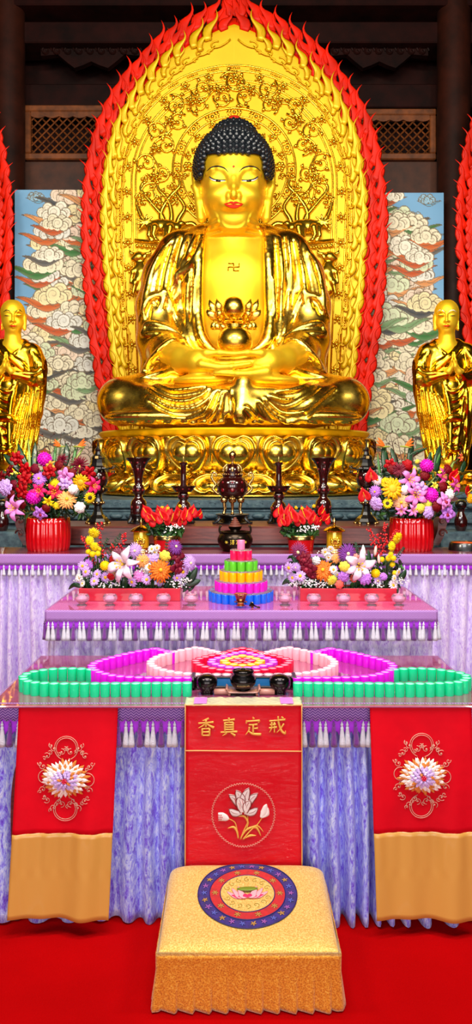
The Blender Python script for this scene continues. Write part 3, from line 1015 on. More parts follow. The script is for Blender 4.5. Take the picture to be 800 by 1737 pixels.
# ================================================================== flame aureole
DM = 8.09
def build_aureole():
    cx = W(397, 0, DM)[0]
    root = thing('flame_aureole', 'huge gold aureole with red flame edge standing behind the seated Buddha', 'aureole', (cx, DM, 1.408))
    u = DM / F
    def PT(dx, py, y=0.0): return Vector((cx + dx * u, DM + y, CZ - (py - HY) * u))
    half_in = [(0, 44), (22, 52), (62, 72), (104, 99), (146, 140), (178, 190), (199, 240), (211, 300), (216, 360), (214, 430), (208, 520), (200, 600), (192, 670), (184, 760), (178, 832)]
    half_out = [(0, -4), (36, 22), (84, 48), (131, 81), (173, 126), (207, 175), (231, 229), (247, 300), (253, 370), (252, 440), (245, 530), (234, 610), (221, 690), (208, 770), (198, 832)]
    ci = catmull([(a, b, 0) for a, b in half_in], 8); co = catmull([(a, b, 0) for a, b in half_out], 8)
    inn = [(p.x, p.y) for p in ci]
    full = [(-x, y) for x, y in inn[::-1]] + inn[1:]
    # panel: dished plate (rim slightly proud), built as a triangle fan of rings
    b = MB()
    N_ = len(full)
    vs = []; fs = []
    for s, y in ((1.0, .05), (1.0, -.03), (.985, -.035), (.93, -.005), (.4, .0)):
        for (x, py) in full:
            q = PT(x * s, 420 + (py - 420) * s, y); vs.append(q)
    for a in range(4):
        for i in range(N_ - 1):
            fs.append((a * N_ + i, (a + 1) * N_ + i, (a + 1) * N_ + i + 1, a * N_ + i + 1))
        fs.append((a * N_ + N_ - 1, (a + 1) * N_ + N_ - 1, (a + 1) * N_, a * N_))
    fs.append(tuple(4 * N_ + i for i in range(N_))[::-1])
    fs.append(tuple(range(N_)))
    b.add(vs, fs)
    obj('panel', b, G_PANEL, root, world=True, sharp=40)
    # --- flames
    def tongue(m, base, D, Nn, L, w, y, wav, lean, th=.012):
        pts = []; ws = []; ts = []
        k = 11
        for i in range(k):
            t = i / (k - 1)
            off = wav * math.sin(t * PI * 1.9) + lean * t * t
            p = base + D * (L * t) + Nn * off
            pts.append(Vector((p.x, DM + y - .03 * t, p.z)))
            ws.append(max(.0012, w * (1 - t) ** .8 * (.75 + .5 * math.sin(min(1, t * 1.6) * PI))))
            ts.append(max(.0012, th * (1 - t * .8)))
        ribbon(m, pts, ws, ts, seg=8)
    red = MB(); gol = MB()
    r2 = random.Random(3)
    def side(path_in, path_out, sgn):
        A_ = [PT(sgn * p.x, p.y) for p in path_in]; B_ = [PT(sgn * p.x, p.y) for p in path_out]
        # inner red band (behind the tongues)
        for j in range(len(A_) - 1):
            pass
        mid = []
        n = 300
        Ar = resample(A_, n=n); Br = resample(B_, n=n)
        # band with scalloped edge
        base = MB()
        vs = []; fs = []
        for i in range(n + 1):
            t1 = .26 + .08 * math.sin(i * .35)
            p = Ar[i].lerp(Br[i], -.25); q = Ar[i].lerp(Br[i], t1)
            for (v, y) in ((p, -.005), (q, -.012), (q, .035), (p, .035)):
                vs.append(Vector((v.x, DM + y, v.z)))
        for i in range(n):
            for a in range(4):
                a2 = (a + 1) % 4
                f = (i * 4 + a, (i + 1) * 4 + a, (i + 1) * 4 + a2, i * 4 + a2)
                fs.append(f if sgn < 0 else f[::-1])
        red.add(vs, fs)
        up = Vector((0, 0, 1))
        for (cnt, tt, L, w, y, lean, wav, mb_) in ((34, .30, .40, .056, -.012, .05, .040, red), (34, .74, .40, .050, -.02, .10, .040, red), (30, .02, .30, .050, -.040, .02, .030, red), (30, -.14, .40, .040, -.058, .07, .036, gol), (22, -.42, .28, .028, -.046, .03, .026, gol)):
            for k in range(cnt):
                i = min(n - 1, int((k + .5) / cnt * n + r2.uniform(-1, 1)))
                P_ = Ar[i].lerp(Br[i], tt)
                T = (Ar[max(0, i - 3)] - Ar[min(n, i + 3)]).normalized()      # towards the apex
                Nn = Vector((T.z, 0, -T.x)) * sgn
                if Nn.dot(Br[i] - Ar[i]) < 0: Nn = -Nn
                flat = abs(T.x)
                D = (T * (.75 - .25 * flat) + up * (.35 + .5 * flat) + Nn * (.16 + .1 * flat)).normalized()
                ll = L * r2.uniform(.85, 1.15) * (1 - .25 * flat)
                lat = Vector((D.z, 0, -D.x)); lat = lat if lat.dot(Nn) > 0 else -lat
                if i < 14 and mb_ is gol: continue
                tongue(mb_, P_ - D * .05, D, lat, ll, w * r2.uniform(.9, 1.15) * 1.12, y, wav, lean * (1 - flat * .8), .012)
    side(ci, co, 1); side(ci, co, -1)
    for dx, L in ((0, .26), (-9, .2), (9, .2)):
        tongue(red, PT(dx, 30), Vector((dx * .02, 0, 1)).normalized(), Vector((1, 0, 0)), L, .045, -.03, .02, 0)
    obj('red_flame_border', red, RED_FLAME, root, world=True)
    # teardrop outlines of the gold flames
    for sgn in (-1, 1):
        Ar = resample([PT(sgn * p.x, p.y) for p in ci], n=60)
        for i in range(3, 58, 2):
            T = (Ar[i - 2] - Ar[i + 2]).normalized(); c = Ar[i]
            Nn = Vector((T.z, 0, -T.x)); Nn = Nn if Nn.x * sgn > 0 else -Nn
            c = c - Nn * (20 * u)
            loop = []
            for q in range(14):
                a = q / 13 * 1.7 * PI + .5
                loop.append(c + T * (.055 * math.cos(a) + (.12 * (q / 13) ** 3)) + Nn * (.035 * math.sin(a)))
            tube(gol, [Vector((p.x, DM - .03, p.z)) for p in loop], .009, 6)
            cu = [c + T * (-.09 + .035 * (1 - q / 9) * math.cos(q * .7)) + Nn * (-.04 + .03 * (1 - q / 9) * math.sin(q * .7)) for q in range(10)]
            tube(gol, [Vector((p.x, DM - .026, p.z)) for p in cu], .007, 5)
    obj('gold_flame_border', gol, G_FLAME, root, world=True)
    # --- concentric mouldings: arch = semicircle plus slightly inward legs
    def arch(r, cy=311, foot=.90, n=40, y=-.006):
        pts = [PT(-r * foot, 800, y), PT(-r * .985, 430, y)]
        pts += [PT(-r * math.cos(a), cy - r * math.sin(a), y) for a in np.linspace(0, PI, n)]
        pts += [PT(r * .985, 430, y), PT(r * foot, 800, y)]
        return pts
    mo = MB()
    for r in (200, 190, 174, 167): tube(mo, arch(r), .011, 6)
    def ringp(r, y=-.006, n=64, cy=288): return [PT(r * math.sin(a), cy - r * math.cos(a), y) for a in np.linspace(0, 2 * PI, n, endpoint=False)]
    for r, t in ((104, .014), (90, .012), (66, .009)): tube(mo, ringp(r), t, 6, closed=True)
    obj('ring_moulding', mo, G_RELIEF, root, world=True)
    bd = MB()
    for q in (-2, -1, 0, 1, 2): ell(bd, (q * .024, -.004, 0), (.016 if q else .014, .012, .010 if q else .014), 6, 5)
    bdm = mesh('bead_row', bd, G_RELIEF)
    A1 = resample(arch(195), n=44)
    for i in range(1, 44):
        T = (A1[i + 1 if i < 44 else i] - A1[i - 1]).normalized()
        o = obj('bead_row', bdm, None, root); o.location = A1[i] - root.location
        o.rotation_euler = (0, -math.atan2(T.z, T.x), 0)
    bd = MB()
    for q in (-2, -1, 0, 1, 2):
        x = q * .030
        if q == 0: ell(bd, (0, 0, 0), (.022, .02, .022), 8, 6)
        else: ribbon(bd, [(x, 0, -.034), (x + (.012 if q > 0 else -.012), 0, 0), (x, 0, .034)], [.003, .012, .003], .012, seg=6)
    bdm2 = mesh('crescent_bead_row', bd, G_RELIEF)
    for k in range(16):
        a = k * 2 * PI / 16
        o = obj('crescent_bead_row', bdm2, None, root); o.location = PT(97 * math.sin(a), 288 - 97 * math.cos(a), -.008) - root.location
        o.rotation_euler = (0, a, 0)
    # little flower studs between the two outer rings
    st = MB()
    c = Vector((0, 0, 0))
    ell(st, c, (.024, .026, .026), 8, 6)
    ell(st, c + Vector((0, -.012, .03)), (.012, .014, .014), 6, 5)
    for q in range(6):
        a = 2 * PI * q / 6
        dv = Vector((math.cos(a), 0, math.sin(a)))
        ribbon(st, [c + dv * .012, c + dv * .038 + Vector((0, -.008, 0)), c + dv * .058], [.006, .012, .002], .008, seg=6)
    stm = mesh('flower_stud', st, G_RELIEF)
    A2 = resample(arch(182), n=36)
    for i in range(1, 36):
        o = obj('flower_stud', stm, None, root); o.location = A2[i] + Vector((0, -.012, 0)) - root.location
        o.rotation_euler = (0, .7 * math.sin(i * 2.1), 0)
    # --- scrolling vines
    vn = MB()
    def spiral(c, r, turns, a0, hand, y=-.014, t0=.013):
        n = int(14 * turns)
        pts = [(c[0] + r * (1 - .88 * q / n) * math.cos(a0 + hand * q / n * 2 * PI * turns), c[1] + r * (1 - .88 * q / n) * math.sin(a0 + hand * q / n * 2 * PI * turns)) for q in range(n + 1)]
        ws = [t0 * (1.1 - .6 * q / n) for q in range(n + 1)]
        ribbon(vn, [PT(x, y_, y) for x, y_ in pts], ws, [w_ * 1.2 for w_ in ws], seg=6)
        for q in range(2, n, 4):
            x, y_ = pts[q]; a = a0 + hand * q / n * 2 * PI * turns + hand * 1.0
            dx, dy = math.cos(a), math.sin(a)
            L = r * .55
            ribbon(vn, [PT(x, y_, y), PT(x + dx * L * .5 + dy * 1.5, y_ + dy * L * .5 - dx * 1.5, y - .02), PT(x + dx * L, y_ + dy * L, y - .01)], [.006, .020, .002], [.006, .014, .002], seg=6)
        x, y_ = pts[-1]
        ell(vn, PT(x, y_, y - .01), (.022, .022, .022), 8, 6)
    for sgn in (-1, 1):
        k = 0
        for deg in (2, 22, 43, 64, 86, 106):
            a = math.radians(deg)
            for rr, rad, hand in ((148, 19, 1), (123, 17, -1)):
                c = (sgn * rr * math.sin(a + (.12 if rr < 130 else 0)), 288 - rr * math.cos(a + (.12 if rr < 130 else 0)))
                spiral(c, rad, 1.5, r2.uniform(0, 6), hand * sgn * (1 if k % 2 else -1))
            k += 1
            if deg > 3:
                # bud between the scrolls
                c = Vector((sgn * 136 * math.sin(a - .18), 0, 288 - 136 * math.cos(a - .18)))
                p = PT(c.x, c.z, -.03)
                for q in range(5):
                    an = q / 5 * 2 * PI + deg
                    dv = Vector((math.cos(an), -.2, math.sin(an)))
                    ribbon(vn, [p, p + dv * .035 + Vector((0, -.012, 0)), p + dv * .065], [.006, .017, .002], .012, seg=6)
                ell(vn, p + Vector((0, -.015, 0)), (.022, .022, .022), 8, 6)
        # main stem of the vine
        st_ = [(sgn * (135 + 9 * math.sin(q * 1.5)) * math.sin(math.radians(d)), 288 - (135 + 9 * math.sin(q * 1.5)) * math.cos(math.radians(d))) for q, d in enumerate(range(0, 116, 8))]
        ribbon(vn, catmull([PT(x, y, -.01) for x, y in st_], 5), .013, .016, seg=6)
        # flowing plumes over the beasts
        for pl in ([(-128, 398), (-120, 372), (-140, 345), (-158, 322), (-150, 305)], [(-112, 398), (-106, 368), (-112, 340), (-128, 322), (-132, 305)], [(-102, 398), (-94, 372), (-84, 352), (-98, 330), (-106, 318)],
                   [(-150, 384), (-160, 362), (-165, 345), (-161, 335)], [(-92, 384), (-72, 380), (-60, 388), (-52, 380), (-40, 378)], [(-118, 392), (-124, 362), (-108, 334), (-92, 316), (-96, 300)]):
            P_ = catmull([PT(-sgn * x, y, -.016) for x, y in pl], 5); m_ = len(P_)
            ribbon(vn, P_, [.026 * (1 - i / m_) ** .6 + .006 for i in range(m_)], [.022 * (1 - i / m_) + .006 for i in range(m_)], seg=8)
            x, y = pl[-1]; spiral((-sgn * x, y), 8, 1.1, 0, sgn, t0=.010)
            x, y = pl[2]; spiral((-sgn * (x + 9), y), 8, 1.0, 2, -sgn, t0=.009)
        # inner halo sprigs
        for deg in (22, 45, 68, 92, 118, 142):
            a = math.radians(deg)
            for q, (dr, da) in enumerate(((-5, -.08), (5, .08))):
                spiral((sgn * (78 + dr) * math.sin(a + da), 288 - (78 + dr) * math.cos(a + da)), 6.5, 1.1, a * 3 + q * 3, (1 if q else -1), t0=.008)
        # flower at ear height
        p = PT(sgn * 79, 283, -.02)
        for q in range(6):
            an = q / 6 * 2 * PI
            ell(vn, p + Vector((math.cos(an) * .03, 0, math.sin(an) * .03)), (.02, .014, .02), 8, 6)
        ell(vn, p + Vector((0, -.012, 0)), (.016, .016, .016), 8, 6)
    obj('scrollwork', vn, G_RELIEF, root, world=True)
    # --- beasts on a beaded shelf, and rearing horned beasts below them
    fl = Field((-.30, -.12, -.22), (.30, .12, .26), .008)
    fl.ellipsoid((0, 0, .02), (.15, .055, .075), 0)
    fl.chain([(.10, 0, .03), (.17, 0, .0), (.20, 0, .05)], [.05, .038, .03], .03)
    fl.ellipsoid((.225, 0, .045), (.04, .03, .026), .02)
    fl.chain([(.21, 0, .06), (.19, 0, .10)], [.012, .006], .01)
    for x, y in ((-.11, -.02), (-.06, -.05), (.06, -.03), (.10, -.05)):
        fl.chain([(x, y, -.01), (x - .015, y, -.08), (x + .01, y, -.135), (x + .035, y, -.14)], [.04, .024, .018, .014], .02)
    fl.chain([(-.13, 0, .04), (-.2, 0, .03), (-.23, 0, -.02)], [.03, .02, .012], .02)
    for q in range(9):
        a = q * .7
        fl.chain([(-.16, -.02, .06), (-.16 + .09 * math.cos(a), -.03, .06 + .07 * math.sin(a))], [.016, .010], .006)
    beast = relax(fl.mb(), 1)
    f2 = Field((-.16, -.12, -.36), (.2, .12, .16), .008)
    f2.chain([(0, 0, -.26), (.01, 0, -.10), (.0, 0, .0)], [.055, .07, .05], .04)
    f2.ellipsoid((-.01, -.02, .04), (.055, .05, .05), .02)
    f2.ellipsoid((-.05, -.03, .02), (.035, .03, .025), .02)
    for s_ in (-1, 1): f2.chain([(s_ * .03 + .0, 0, .07), (s_ * .09, 0, .08), (s_ * .10, 0, .13)], [.016, .012, .005], .01)
    for q, (x, z) in enumerate(((-.06, -.10), (-.04, -.2), (.07, -.12))):
        f2.chain([(0, -.03, z + .06), (x, -.05, z), (x - .02, -.05, z - .10)], [.03, .022, .014], .02)
    for q in range(6): f2.ellipsoid((.03 + .02 * math.cos(q), -.03, .0 - .02 * q + .05), (.022, .02, .018), .008)
    beast2 = relax(f2.mb(), 1)
    for sgn in (-1, 1):
        sh = MB()
        def place(src, px, py, k):
            c = PT(px, py, -.06)
            M = Matrix.Translation(c) @ Matrix.Diagonal((-sgn * k, k, k, 1))
            m = MB(); m.merge(src, M)
            if -sgn < 0: m.f = [f[::-1] for f in m.f]
            return m
        obj('mythical_beast', place(beast, sgn * 123, 390, 1.0), G_RELIEF, root, world=True)
        obj('horned_beast', place(beast2, sgn * 158, 447, 1.15), G_RELIEF, root, world=True)
        a, b_ = PT(sgn * 168, 409, -.03), PT(sgn * 100, 415, -.03)
        ribbon(sh, [a, b_], .02, .03, seg=6)
        for k in range(8):
            p = a.lerp(b_, (k + .5) / 8) + Vector((0, 0, -.055))
            ell(sh, p, (.022, .022, .022), 8, 6)
            ell(sh, p + Vector((.03, 0, 0)), (.008, .01, .02), 6, 5)
        obj('beaded_shelf', sh, G_RELIEF, root, world=True)
    return root
AUREOLE = build_aureole()
for sgn, side in ((-1, 'left'), (1, 'right')):
    c = dup(AUREOLE)
    c.location.x += sgn * 633 * DM / F
    c['label'] = f'gold aureole with red flame edge cut off by the {side} edge of the photo'

# ================================================================== painted cloud walls
def build_mural(x0, x1, ytop, seed, label, edge, sky_left):
    d = 8.37
    wpx = x1 - x0; hpx = 800 - ytop
    rs = np.random.RandomState(seed)
    k = 1.0
    nx, ny = int(wpx * k), int(hpx * k)
    yy, xx = np.meshgrid(np.arange(ny + 1) / k + ytop, np.arange(nx + 1) / k + x0, indexing='ij')
    img = np.zeros((ny + 1, nx + 1, 3)); img[:] = (122, 176, 216)
    st = np.sin(xx * .05 + np.sin(yy * .03) * 3)
    img += (st * 6)[..., None]
    ink = np.array((120, 106, 84.))
    def cloud(cx, cy, s, col, tail, flip):
        col = np.array(col, float); tail = np.array(tail, float)
        # drifting tail beneath
        L = s * 2.4
        t = (xx - cx) * flip / L
        cyl = cy + s * .55 + s * .35 * np.sin(t * 3.2 + 1)
        half = s * .42 * np.clip(1 - np.abs(t - .2), 0, 1) ** .7
        m = (np.abs(yy - cyl) < half) & (np.abs(t - .2) < 1)
        sh = np.clip(np.abs(yy - cyl) / np.maximum(half, .1), 0, 1)[..., None]
        tone = tail * (1 - .30 * sh) + np.array((236, 226, 196)) * (.30 * sh)
        img[m] = tone[m]
        ln = m & ((np.abs(np.abs(yy - cyl) - half) < .9) | (np.abs(yy - cyl + half * .4 * np.sin(t * 9)) < .45))
        img[ln] = ink * .9
        # lobes
        n = rs.randint(4, 6)
        lob = []
        for i in range(n):
            a = PI * (1.0 + i / (n - 1))
            lob.append((cx + math.cos(a) * s * 1.05 + rs.uniform(-.1, .1) * s, cy + math.sin(a) * s * .52 + rs.uniform(-.08, .08) * s, s * rs.uniform(.40, .56)))
        for i in range(3):
            lob.append((cx + (i - 1) * s * .62, cy + s * .20 + rs.uniform(-.05, .1) * s, s * rs.uniform(.42, .52)))
        lob.append((cx, cy - s * .05, s * .55))
        for (lx, ly, lr) in lob:
            a0, a1 = int(max(0, (ly - lr - 3 - ytop) * k)), int(min(ny + 1, (ly + lr + 4 - ytop) * k))
            b0, b1 = int(max(0, (lx - lr - 3 - x0) * k)), int(min(nx + 1, (lx + lr + 4 - x0) * k))
            if a1 <= a0 or b1 <= b0: continue
            X = xx[a0:a1, b0:b1] - lx; Y = yy[a0:a1, b0:b1] - ly
            r = np.hypot(X, Y) / lr; th = np.arctan2(Y, X)
            sub = img[a0:a1, b0:b1]
            mk = r < 1
            pale = np.clip(.35 + .65 * r, 0, 1)[..., None]
            c = col * (1 - pale) * .93 + np.minimum(255, col * 1.05 + 4) * pale
            sub[mk] = c[mk]
            e = (r > 1 - .85 / lr) & (r < 1 + .7 / lr)
            up = e & ((Y < lr * .45) | (rs.rand() < .3))
            sub[up] = (ink * .85 + col * .15)
            sp = np.abs(r - (.20 + .52 * ((th * flip + 2.2) % (2 * PI)) / (2 * PI))) < .55 / lr
            sp &= r < .8
            sub[sp] = ink * .45 + col * .55
    cols = [(238, 232, 200), (238, 232, 200), (242, 218, 194), (214, 226, 188), (228, 230, 218), (240, 228, 176), (246, 238, 216)]
    tails = [(206, 100, 44), (58, 120, 60), (92, 92, 92), (222, 150, 90), (120, 160, 110), (70, 74, 78), (196, 84, 40)]
    # sky blossoms of pale blue
    for q in range(3):
        cloud(x0 + rs.uniform(.1, .5) * wpx if sky_left else x1 - rs.uniform(.1, .5) * wpx, ytop + 12 + q * 28, 9, (150, 200, 228), (100, 170, 210), 1)
    items = []
    for y in np.arange(ytop + 4, 816, 17.0):
        e = np.interp(y, [p[0] for p in edge], [p[1] for p in edge])
        lo, hi = (e, x1 + 10) if sky_left else (x0 - 10, e)
        n = max(1, int(abs(hi - lo) / 33))
        for i in range(n):
            x = lo + (hi - lo) * (i + .5 + rs.uniform(-.3, .3)) / n
            items.append((x, y + rs.uniform(-5, 5)))
    order = rs.permutation(len(items))
    for i in order:
        x, y = items[i]
        cloud(x, y, rs.uniform(15, 23), cols[rs.randint(len(cols))], tails[rs.randint(len(tails))], 1 if rs.rand() < .5 else -1)
    img = np.clip(img, 0, 255) / 255
    lincol = np.where(img <= .04045, img / 12.92, ((img + .055) / 1.055) ** 2.4)
    V = np.stack([(xx - CX) * d / F, np.full(xx.shape, d), CZ - (yy - HY) * d / F], -1).reshape(-1, 3)
    V = V.tolist(); C = lincol.reshape(-1, 3).tolist()
    w_ = nx + 1
    fs = [(j * w_ + i, (j + 1) * w_ + i, (j + 1) * w_ + i + 1, j * w_ + i + 1) for j in range(ny) for i in range(nx)]
    # edges, back and the plain lower part of the board
    b = MB(); b.add(V, fs)
    c4 = [V[0], V[nx], V[ny * w_ + nx], V[ny * w_]]
    lowf = [(c4[3][0], d, 0.0), (c4[2][0], d, 0.0)]
    th = .05
    loop = [c4[0], c4[1], lowf[1], lowf[0]]
    bk = [(p[0], p[1] + th, p[2]) for p in loop]
    n0 = b.n
    b.add([c4[3], c4[2], lowf[1], lowf[0]], [(0, 3, 2, 1)])
    b.add([*loop, *bk], [(0, 1, 5, 4), (1, 2, 6, 5), (2, 3, 7, 6), (3, 0, 4, 7), (4, 5, 6, 7)])
    C += [lin((150, 170, 160))] * 12
    n_ = N('painted_clouds'); at = n_.new('ShaderNodeAttribute', attribute_name='Paint')
    n_.set(color=at.outputs['Color'], rough=.6, spec=.25)
    me = mesh('cloud_mural', b, n_.m, smooth=False)
    ca = me.color_attributes.new('Paint', 'FLOAT_COLOR', 'POINT')
    ca.data.foreach_set('color', np.array([(*c, 1.0) for c in C], np.float32).ravel())
    o = obj('cloud_mural', me, None)
    tag(o, label, 'painted wall panel')
build_mural(25, 215, 322, 5, 'blue sky panel painted with scrolling clouds left of the big Buddha', [(322, 95), (345, 120), (360, 80), (385, 62), (420, 72), (450, 56), (475, 62), (500, 66), (540, 62), (560, 20), (900, 20)], True)
build_mural(585, 752, 327, 11, 'blue sky panel painted with scrolling clouds right of the big Buddha', [(327, 690), (350, 660), (370, 716), (400, 738), (430, 735), (460, 715), (480, 735), (510, 740), (545, 752), (565, 760), (900, 765)], False)

# ================================================================== attendant monk statues
def build_monk(xc, s, d0, label, seed, kind):
    u = d0 / F
    base = (W(xc, 0, d0)[0], d0, W(0, 800, d0)[2])
    root = thing('monk_statue', label, 'statue', base)
    V = lambda dx, py, v=0.0: W(xc + s * dx, py, d0 - v * u)        # v in pixels toward the viewer
    R = lambda r: r * u
    def mk(lo, hi, h):
        a = np.array(V(lo[0], lo[1], lo[2])); b = np.array(V(hi[0], hi[1], hi[2]))
        return Field(np.minimum(a, b), np.maximum(a, b), h)
    def E(f, dx, py, v, r, k=4, mode='add', M=None): f.ellipsoid(V(dx, py, v), tuple(R(q) for q in (r[0], r[2], r[1])), R(k), mode, M)
    def Cn(f, pts, rad, k=4, mode='add'): f.chain([V(*p) for p in pts], [R(q) for q in rad], R(k), mode)
    bd = mk((-34, 660, -34), (34, 500, 48), R(.95))
    # head faces the hall with a slight turn
    E(bd, 0, 531, 0, (20.5, 23, 22), 0)
    E(bd, 0, 548, 3, (17, 17, 18), 6)
    E(bd, 0, 561, 9, (8, 5, 7), 6)
    E(bd, -9, 549, 9, (7, 8, 6), 6); E(bd, 9, 549, 9, (7, 8, 6), 6)
    Cn(bd, [(0, 530, 20), (0, 540, 23), (0, 544, 24.5)], [1.5, 2.1, 2.8], 2)
    for q in (-1, 1):
        Cn(bd, [(q * 17, 531, 14), (q * 9, 527.5, 20), (q * 3, 530, 21)], [1.1, 1.6, 1.4], 2)
        E(bd, q * 9, 534.5, 16.8, (6, 3, 4), 2)
        E(bd, q * 3, 545, 21, (2, 1.6, 2.4), 1.5)
        E(bd, q * 20.5, 541, 0, (3, 9, 5), 3)
        Cn(bd, [(q * 20.5, 545, 1), (q * 19.5, 558, 2)], [2.6, 3.2], 2)
    Cn(bd, [(-6, 551.6, 18.5), (0, 551, 20.5), (6, 551.6, 18.5)], [1, 1.6, 1], 1.5)
    Cn(bd, [(-5, 554, 18), (0, 554.8, 19.6), (5, 554, 18)], [1, 1.7, 1], 1.5)
    Cn(bd, [(0, 560, 0), (0, 585, -1)], [13, 15], 5)
    E(bd, 0, 592, 0, (24, 16, 15), 5)
    # praying hands and wrists
    for q in (-1, 1):
        Cn(bd, [(12 + q * 26, 636, 20), (12 + q * 9, 630, 34), (12 + q * 3.4, 622, 37)], [6, 5, 4.6], 3)
        E(bd, 12 + q * 2.6, 617, 37, (3, 8, 6), 2)
        for i, dv in enumerate((-4.5, -1.5, 1.5, 4.3)):
            Cn(bd, [(12 + q * 2.4, 612, 37 + dv), (12 + q * 2.0, 603, 37 + dv), (12 + q * 1.2, 596 + abs(dv) * .9, 37 + dv)], [1.9, 1.7, 1.2], .8)
        Cn(bd, [(12 + q * 4, 619, 40), (12 + q * 3.4, 611, 43), (12 + q * 1.6, 606, 43)], [2.0, 1.7, 1.2], 1)
    bm = relax(bd.mb(), 2)
    body = obj('body', bm, G_SKIN, root, world=True)
    rb = mk((-64, 812, -36), (64, 566, 50), R(1.25))
    # robe
    Cn(rb, [(-30, 596, -4), (30, 596, -4)], [15, 15], 8)
    Cn(rb, [(-17, 583, -5), (17, 583, -5)], [9, 9], 8)
    E(rb, 0, 640, 0, (38, 58, 21), 8)
    Cn(rb, [(0, 660, 0), (0, 720, 0), (0, 790, 0)], [30, 29, 27], 6)
    E(rb, 0, 782, 2, (34, 20, 24), 8)
    for q in (-1, 1):
        Cn(rb, [(q * 36, 600, -3), (q * 47, 625, -2), (q * 46, 645, 4)], [14, 14, 14], 7)
        Cn(rb, [(q * 46, 640, 6), (q * 28, 640, 20), (12 + q * 12, 634, 30)], [13, 9, 6.5], 6)
        Cn(rb, [(q * 44, 650, 2), (q * 36, 700, 2), (q * 29, 750, 0), (q * 26, 790, 0)], [16, 13, 11, 9], 7)
        Cn(rb, [(12 + q * 14, 642, 25), (12 + q * 16, 670, 22), (12 + q * 15, 705, 18)], [4.5, 6, 2.5], 3)
        E(rb, q * 13, 803, 14, (10, 7, 16), 3)
    # neck opening
    E(rb, 0, 577, 17, (16, 19, 16), 4, 'sub')
    FD = lambda pix, r, k=2.5, mode='add', **kw: rb.fold([(xc + s * x, y) for x, y in pix], r, R(k), d0 - .4, d0 + .3, mode, **kw)
    FD([(-18, 580), (-10, 592), (4, 606), (16, 616)], [2, 2.6, 2.6]); FD([(20, 580), (12, 592), (0, 606), (-14, 616), (-26, 626)], [2, 3, 3])
    FD([(26, 584), (14, 600), (-4, 614), (-26, 632)], [2, 3.4, 3.4]); FD([(30, 590), (16, 608), (-2, 622)], [1.6, 2], 2, 'sub')
    for q in range(5):
        FD([(-30 - q * 4, 594 + q * 3), (-32 - q * 4, 612 + q * 2), (-30 - q * 4, 632)], [1.2, 2.2, 1.4])
        FD([(34 + q * 3, 594 + q * 3), (36 + q * 3, 614), (34 + q * 3, 634)], [1.2, 2.2, 1.4])
    FD([(-56, 642), (-48, 626), (-44, 630), (-34, 634), (-12, 632)], [2.4, 3, 2]); FD([(56, 642), (50, 628), (42, 632), (34, 634)], [2.4, 3, 2])
    for q in range(8):
        x = -50 + q * 5.5
        FD([(x, 655 + q * 2), (x + 4 + q * 1.6, 700), (x + 10 + q * 2.2, 745), (x + 18 + q * 1.2, 780)], [1.6, 2.4, 2.0])
        FD([(x + 3, 660 + q * 2), (x + 7 + q * 1.6, 705), (x + 13 + q * 2.2, 745)], [1.2, 2.0], 2, 'sub')
    for q in range(7):
        FD([(-6 + q, 650 + q * 14), (6, 664 + q * 15), (20, 660 + q * 15), (30 - q, 648 + q * 14)], [1.6, 2.4, 1.6])
    for q in range(5):
        x = 50 - q * 5
        FD([(x, 655 + q * 2), (x - 5, 700), (x - 12, 750), (x - 16, 784)], [1.6, 2.2, 2.0])
    FD([(-6, 648), (4, 690), (6, 740), (2, 772), (-16, 780)], [3, 4, 3.4]); FD([(33, 650), (34, 690), (33, 740)], [3, 3.4, 3])
    FD([(-6, 716), (10, 708), (28, 712)], [3, 4.5, 3]); FD([(-4, 752), (12, 764), (30, 754)], [2.4, 3.6, 2.4])
    obj('robe', relax(rb.mb(), 2), G_MONK, root, world=True)
    # painted face
    bvh = BVHTree.FromPolygons(bm.v, bm.f); eye0 = Vector((0, 0, CZ))
    def on(dx, py, lift=.002):
        h = bvh.ray_cast(eye0, (Vector(W(xc + s * dx, py, 1.0)) - eye0).normalized())
        p = h[0] if h[0] is not None else Vector(V(dx, py, 20))
        return p + (eye0 - p).normalized() * lift
    for q in (-1, 1):
        obj('eyebrow', ribbon(MB(), [on(q * x, y) for x, y in ((16, 529), (12, 526), (7, 526.5), (3.5, 530))], [.0012, .004, .004, .0012], .003, seg=6), EYEW if kind else INK, body, world=True)
        obj('eye', ribbon(MB(), [on(q * x, y) for x, y in ((14, 535), (10, 535.6), (5, 536))], [.001, .003, .001], .003, seg=6), INK, body, world=True)
    obj('lips', ribbon(MB(), [on(x, y) for x, y in ((-6, 552.6), (-2.5, 552.8), (0, 553), (2.5, 552.8), (6, 552.6))], [.001, .007, .008, .007, .001], .003, seg=6), LIP, body, world=True)
    # small lotus foot under the figure
    lo = MB(); c = V(0, 800, 0)
    lathe(lo, [(.30, -.16), (.31, -.12), (.25, -.09), (.24, -.05), (.30, .0), (.27, .012), (.02, .012)], c, 32)
    for k in range(12):
        a = 2 * PI * k / 12
        for (r0, z, rz) in ((.265, -.03, .035), (.285, -.115, .03)):
            ell(lo, (c[0] + r0 * math.sin(a), c[1] - r0 * math.cos(a), c[2] + z), (.062, .045, rz), 10, 8, M=rotm(0, 0, a))
    obj('lotus_foot', lo, G_ROBE, root, world=True)
    return root, c[2] - .16
m1, zb1 = build_monk(757, 1, 6.4, 'golden standing monk statue with joined hands, right of the big Buddha', 1, 1)
m2, zb2 = build_monk(22, -1, 6.4, 'golden standing monk statue with joined hands, left of the big Buddha', 2, 0)
for px, nm in ((757, 'right'), (22, 'left')):
    x = W(px, 0, 6.4)[0]
    stone_base('stone_pedestal', f'blue grey stone block carrying the {nm} golden monk statue', x - .36, x + .36, 6.06, 6.74, zb1, [(.05, 0), (.03, .015), (.06, .01), (.02, .03), (.09, .005)], 7)
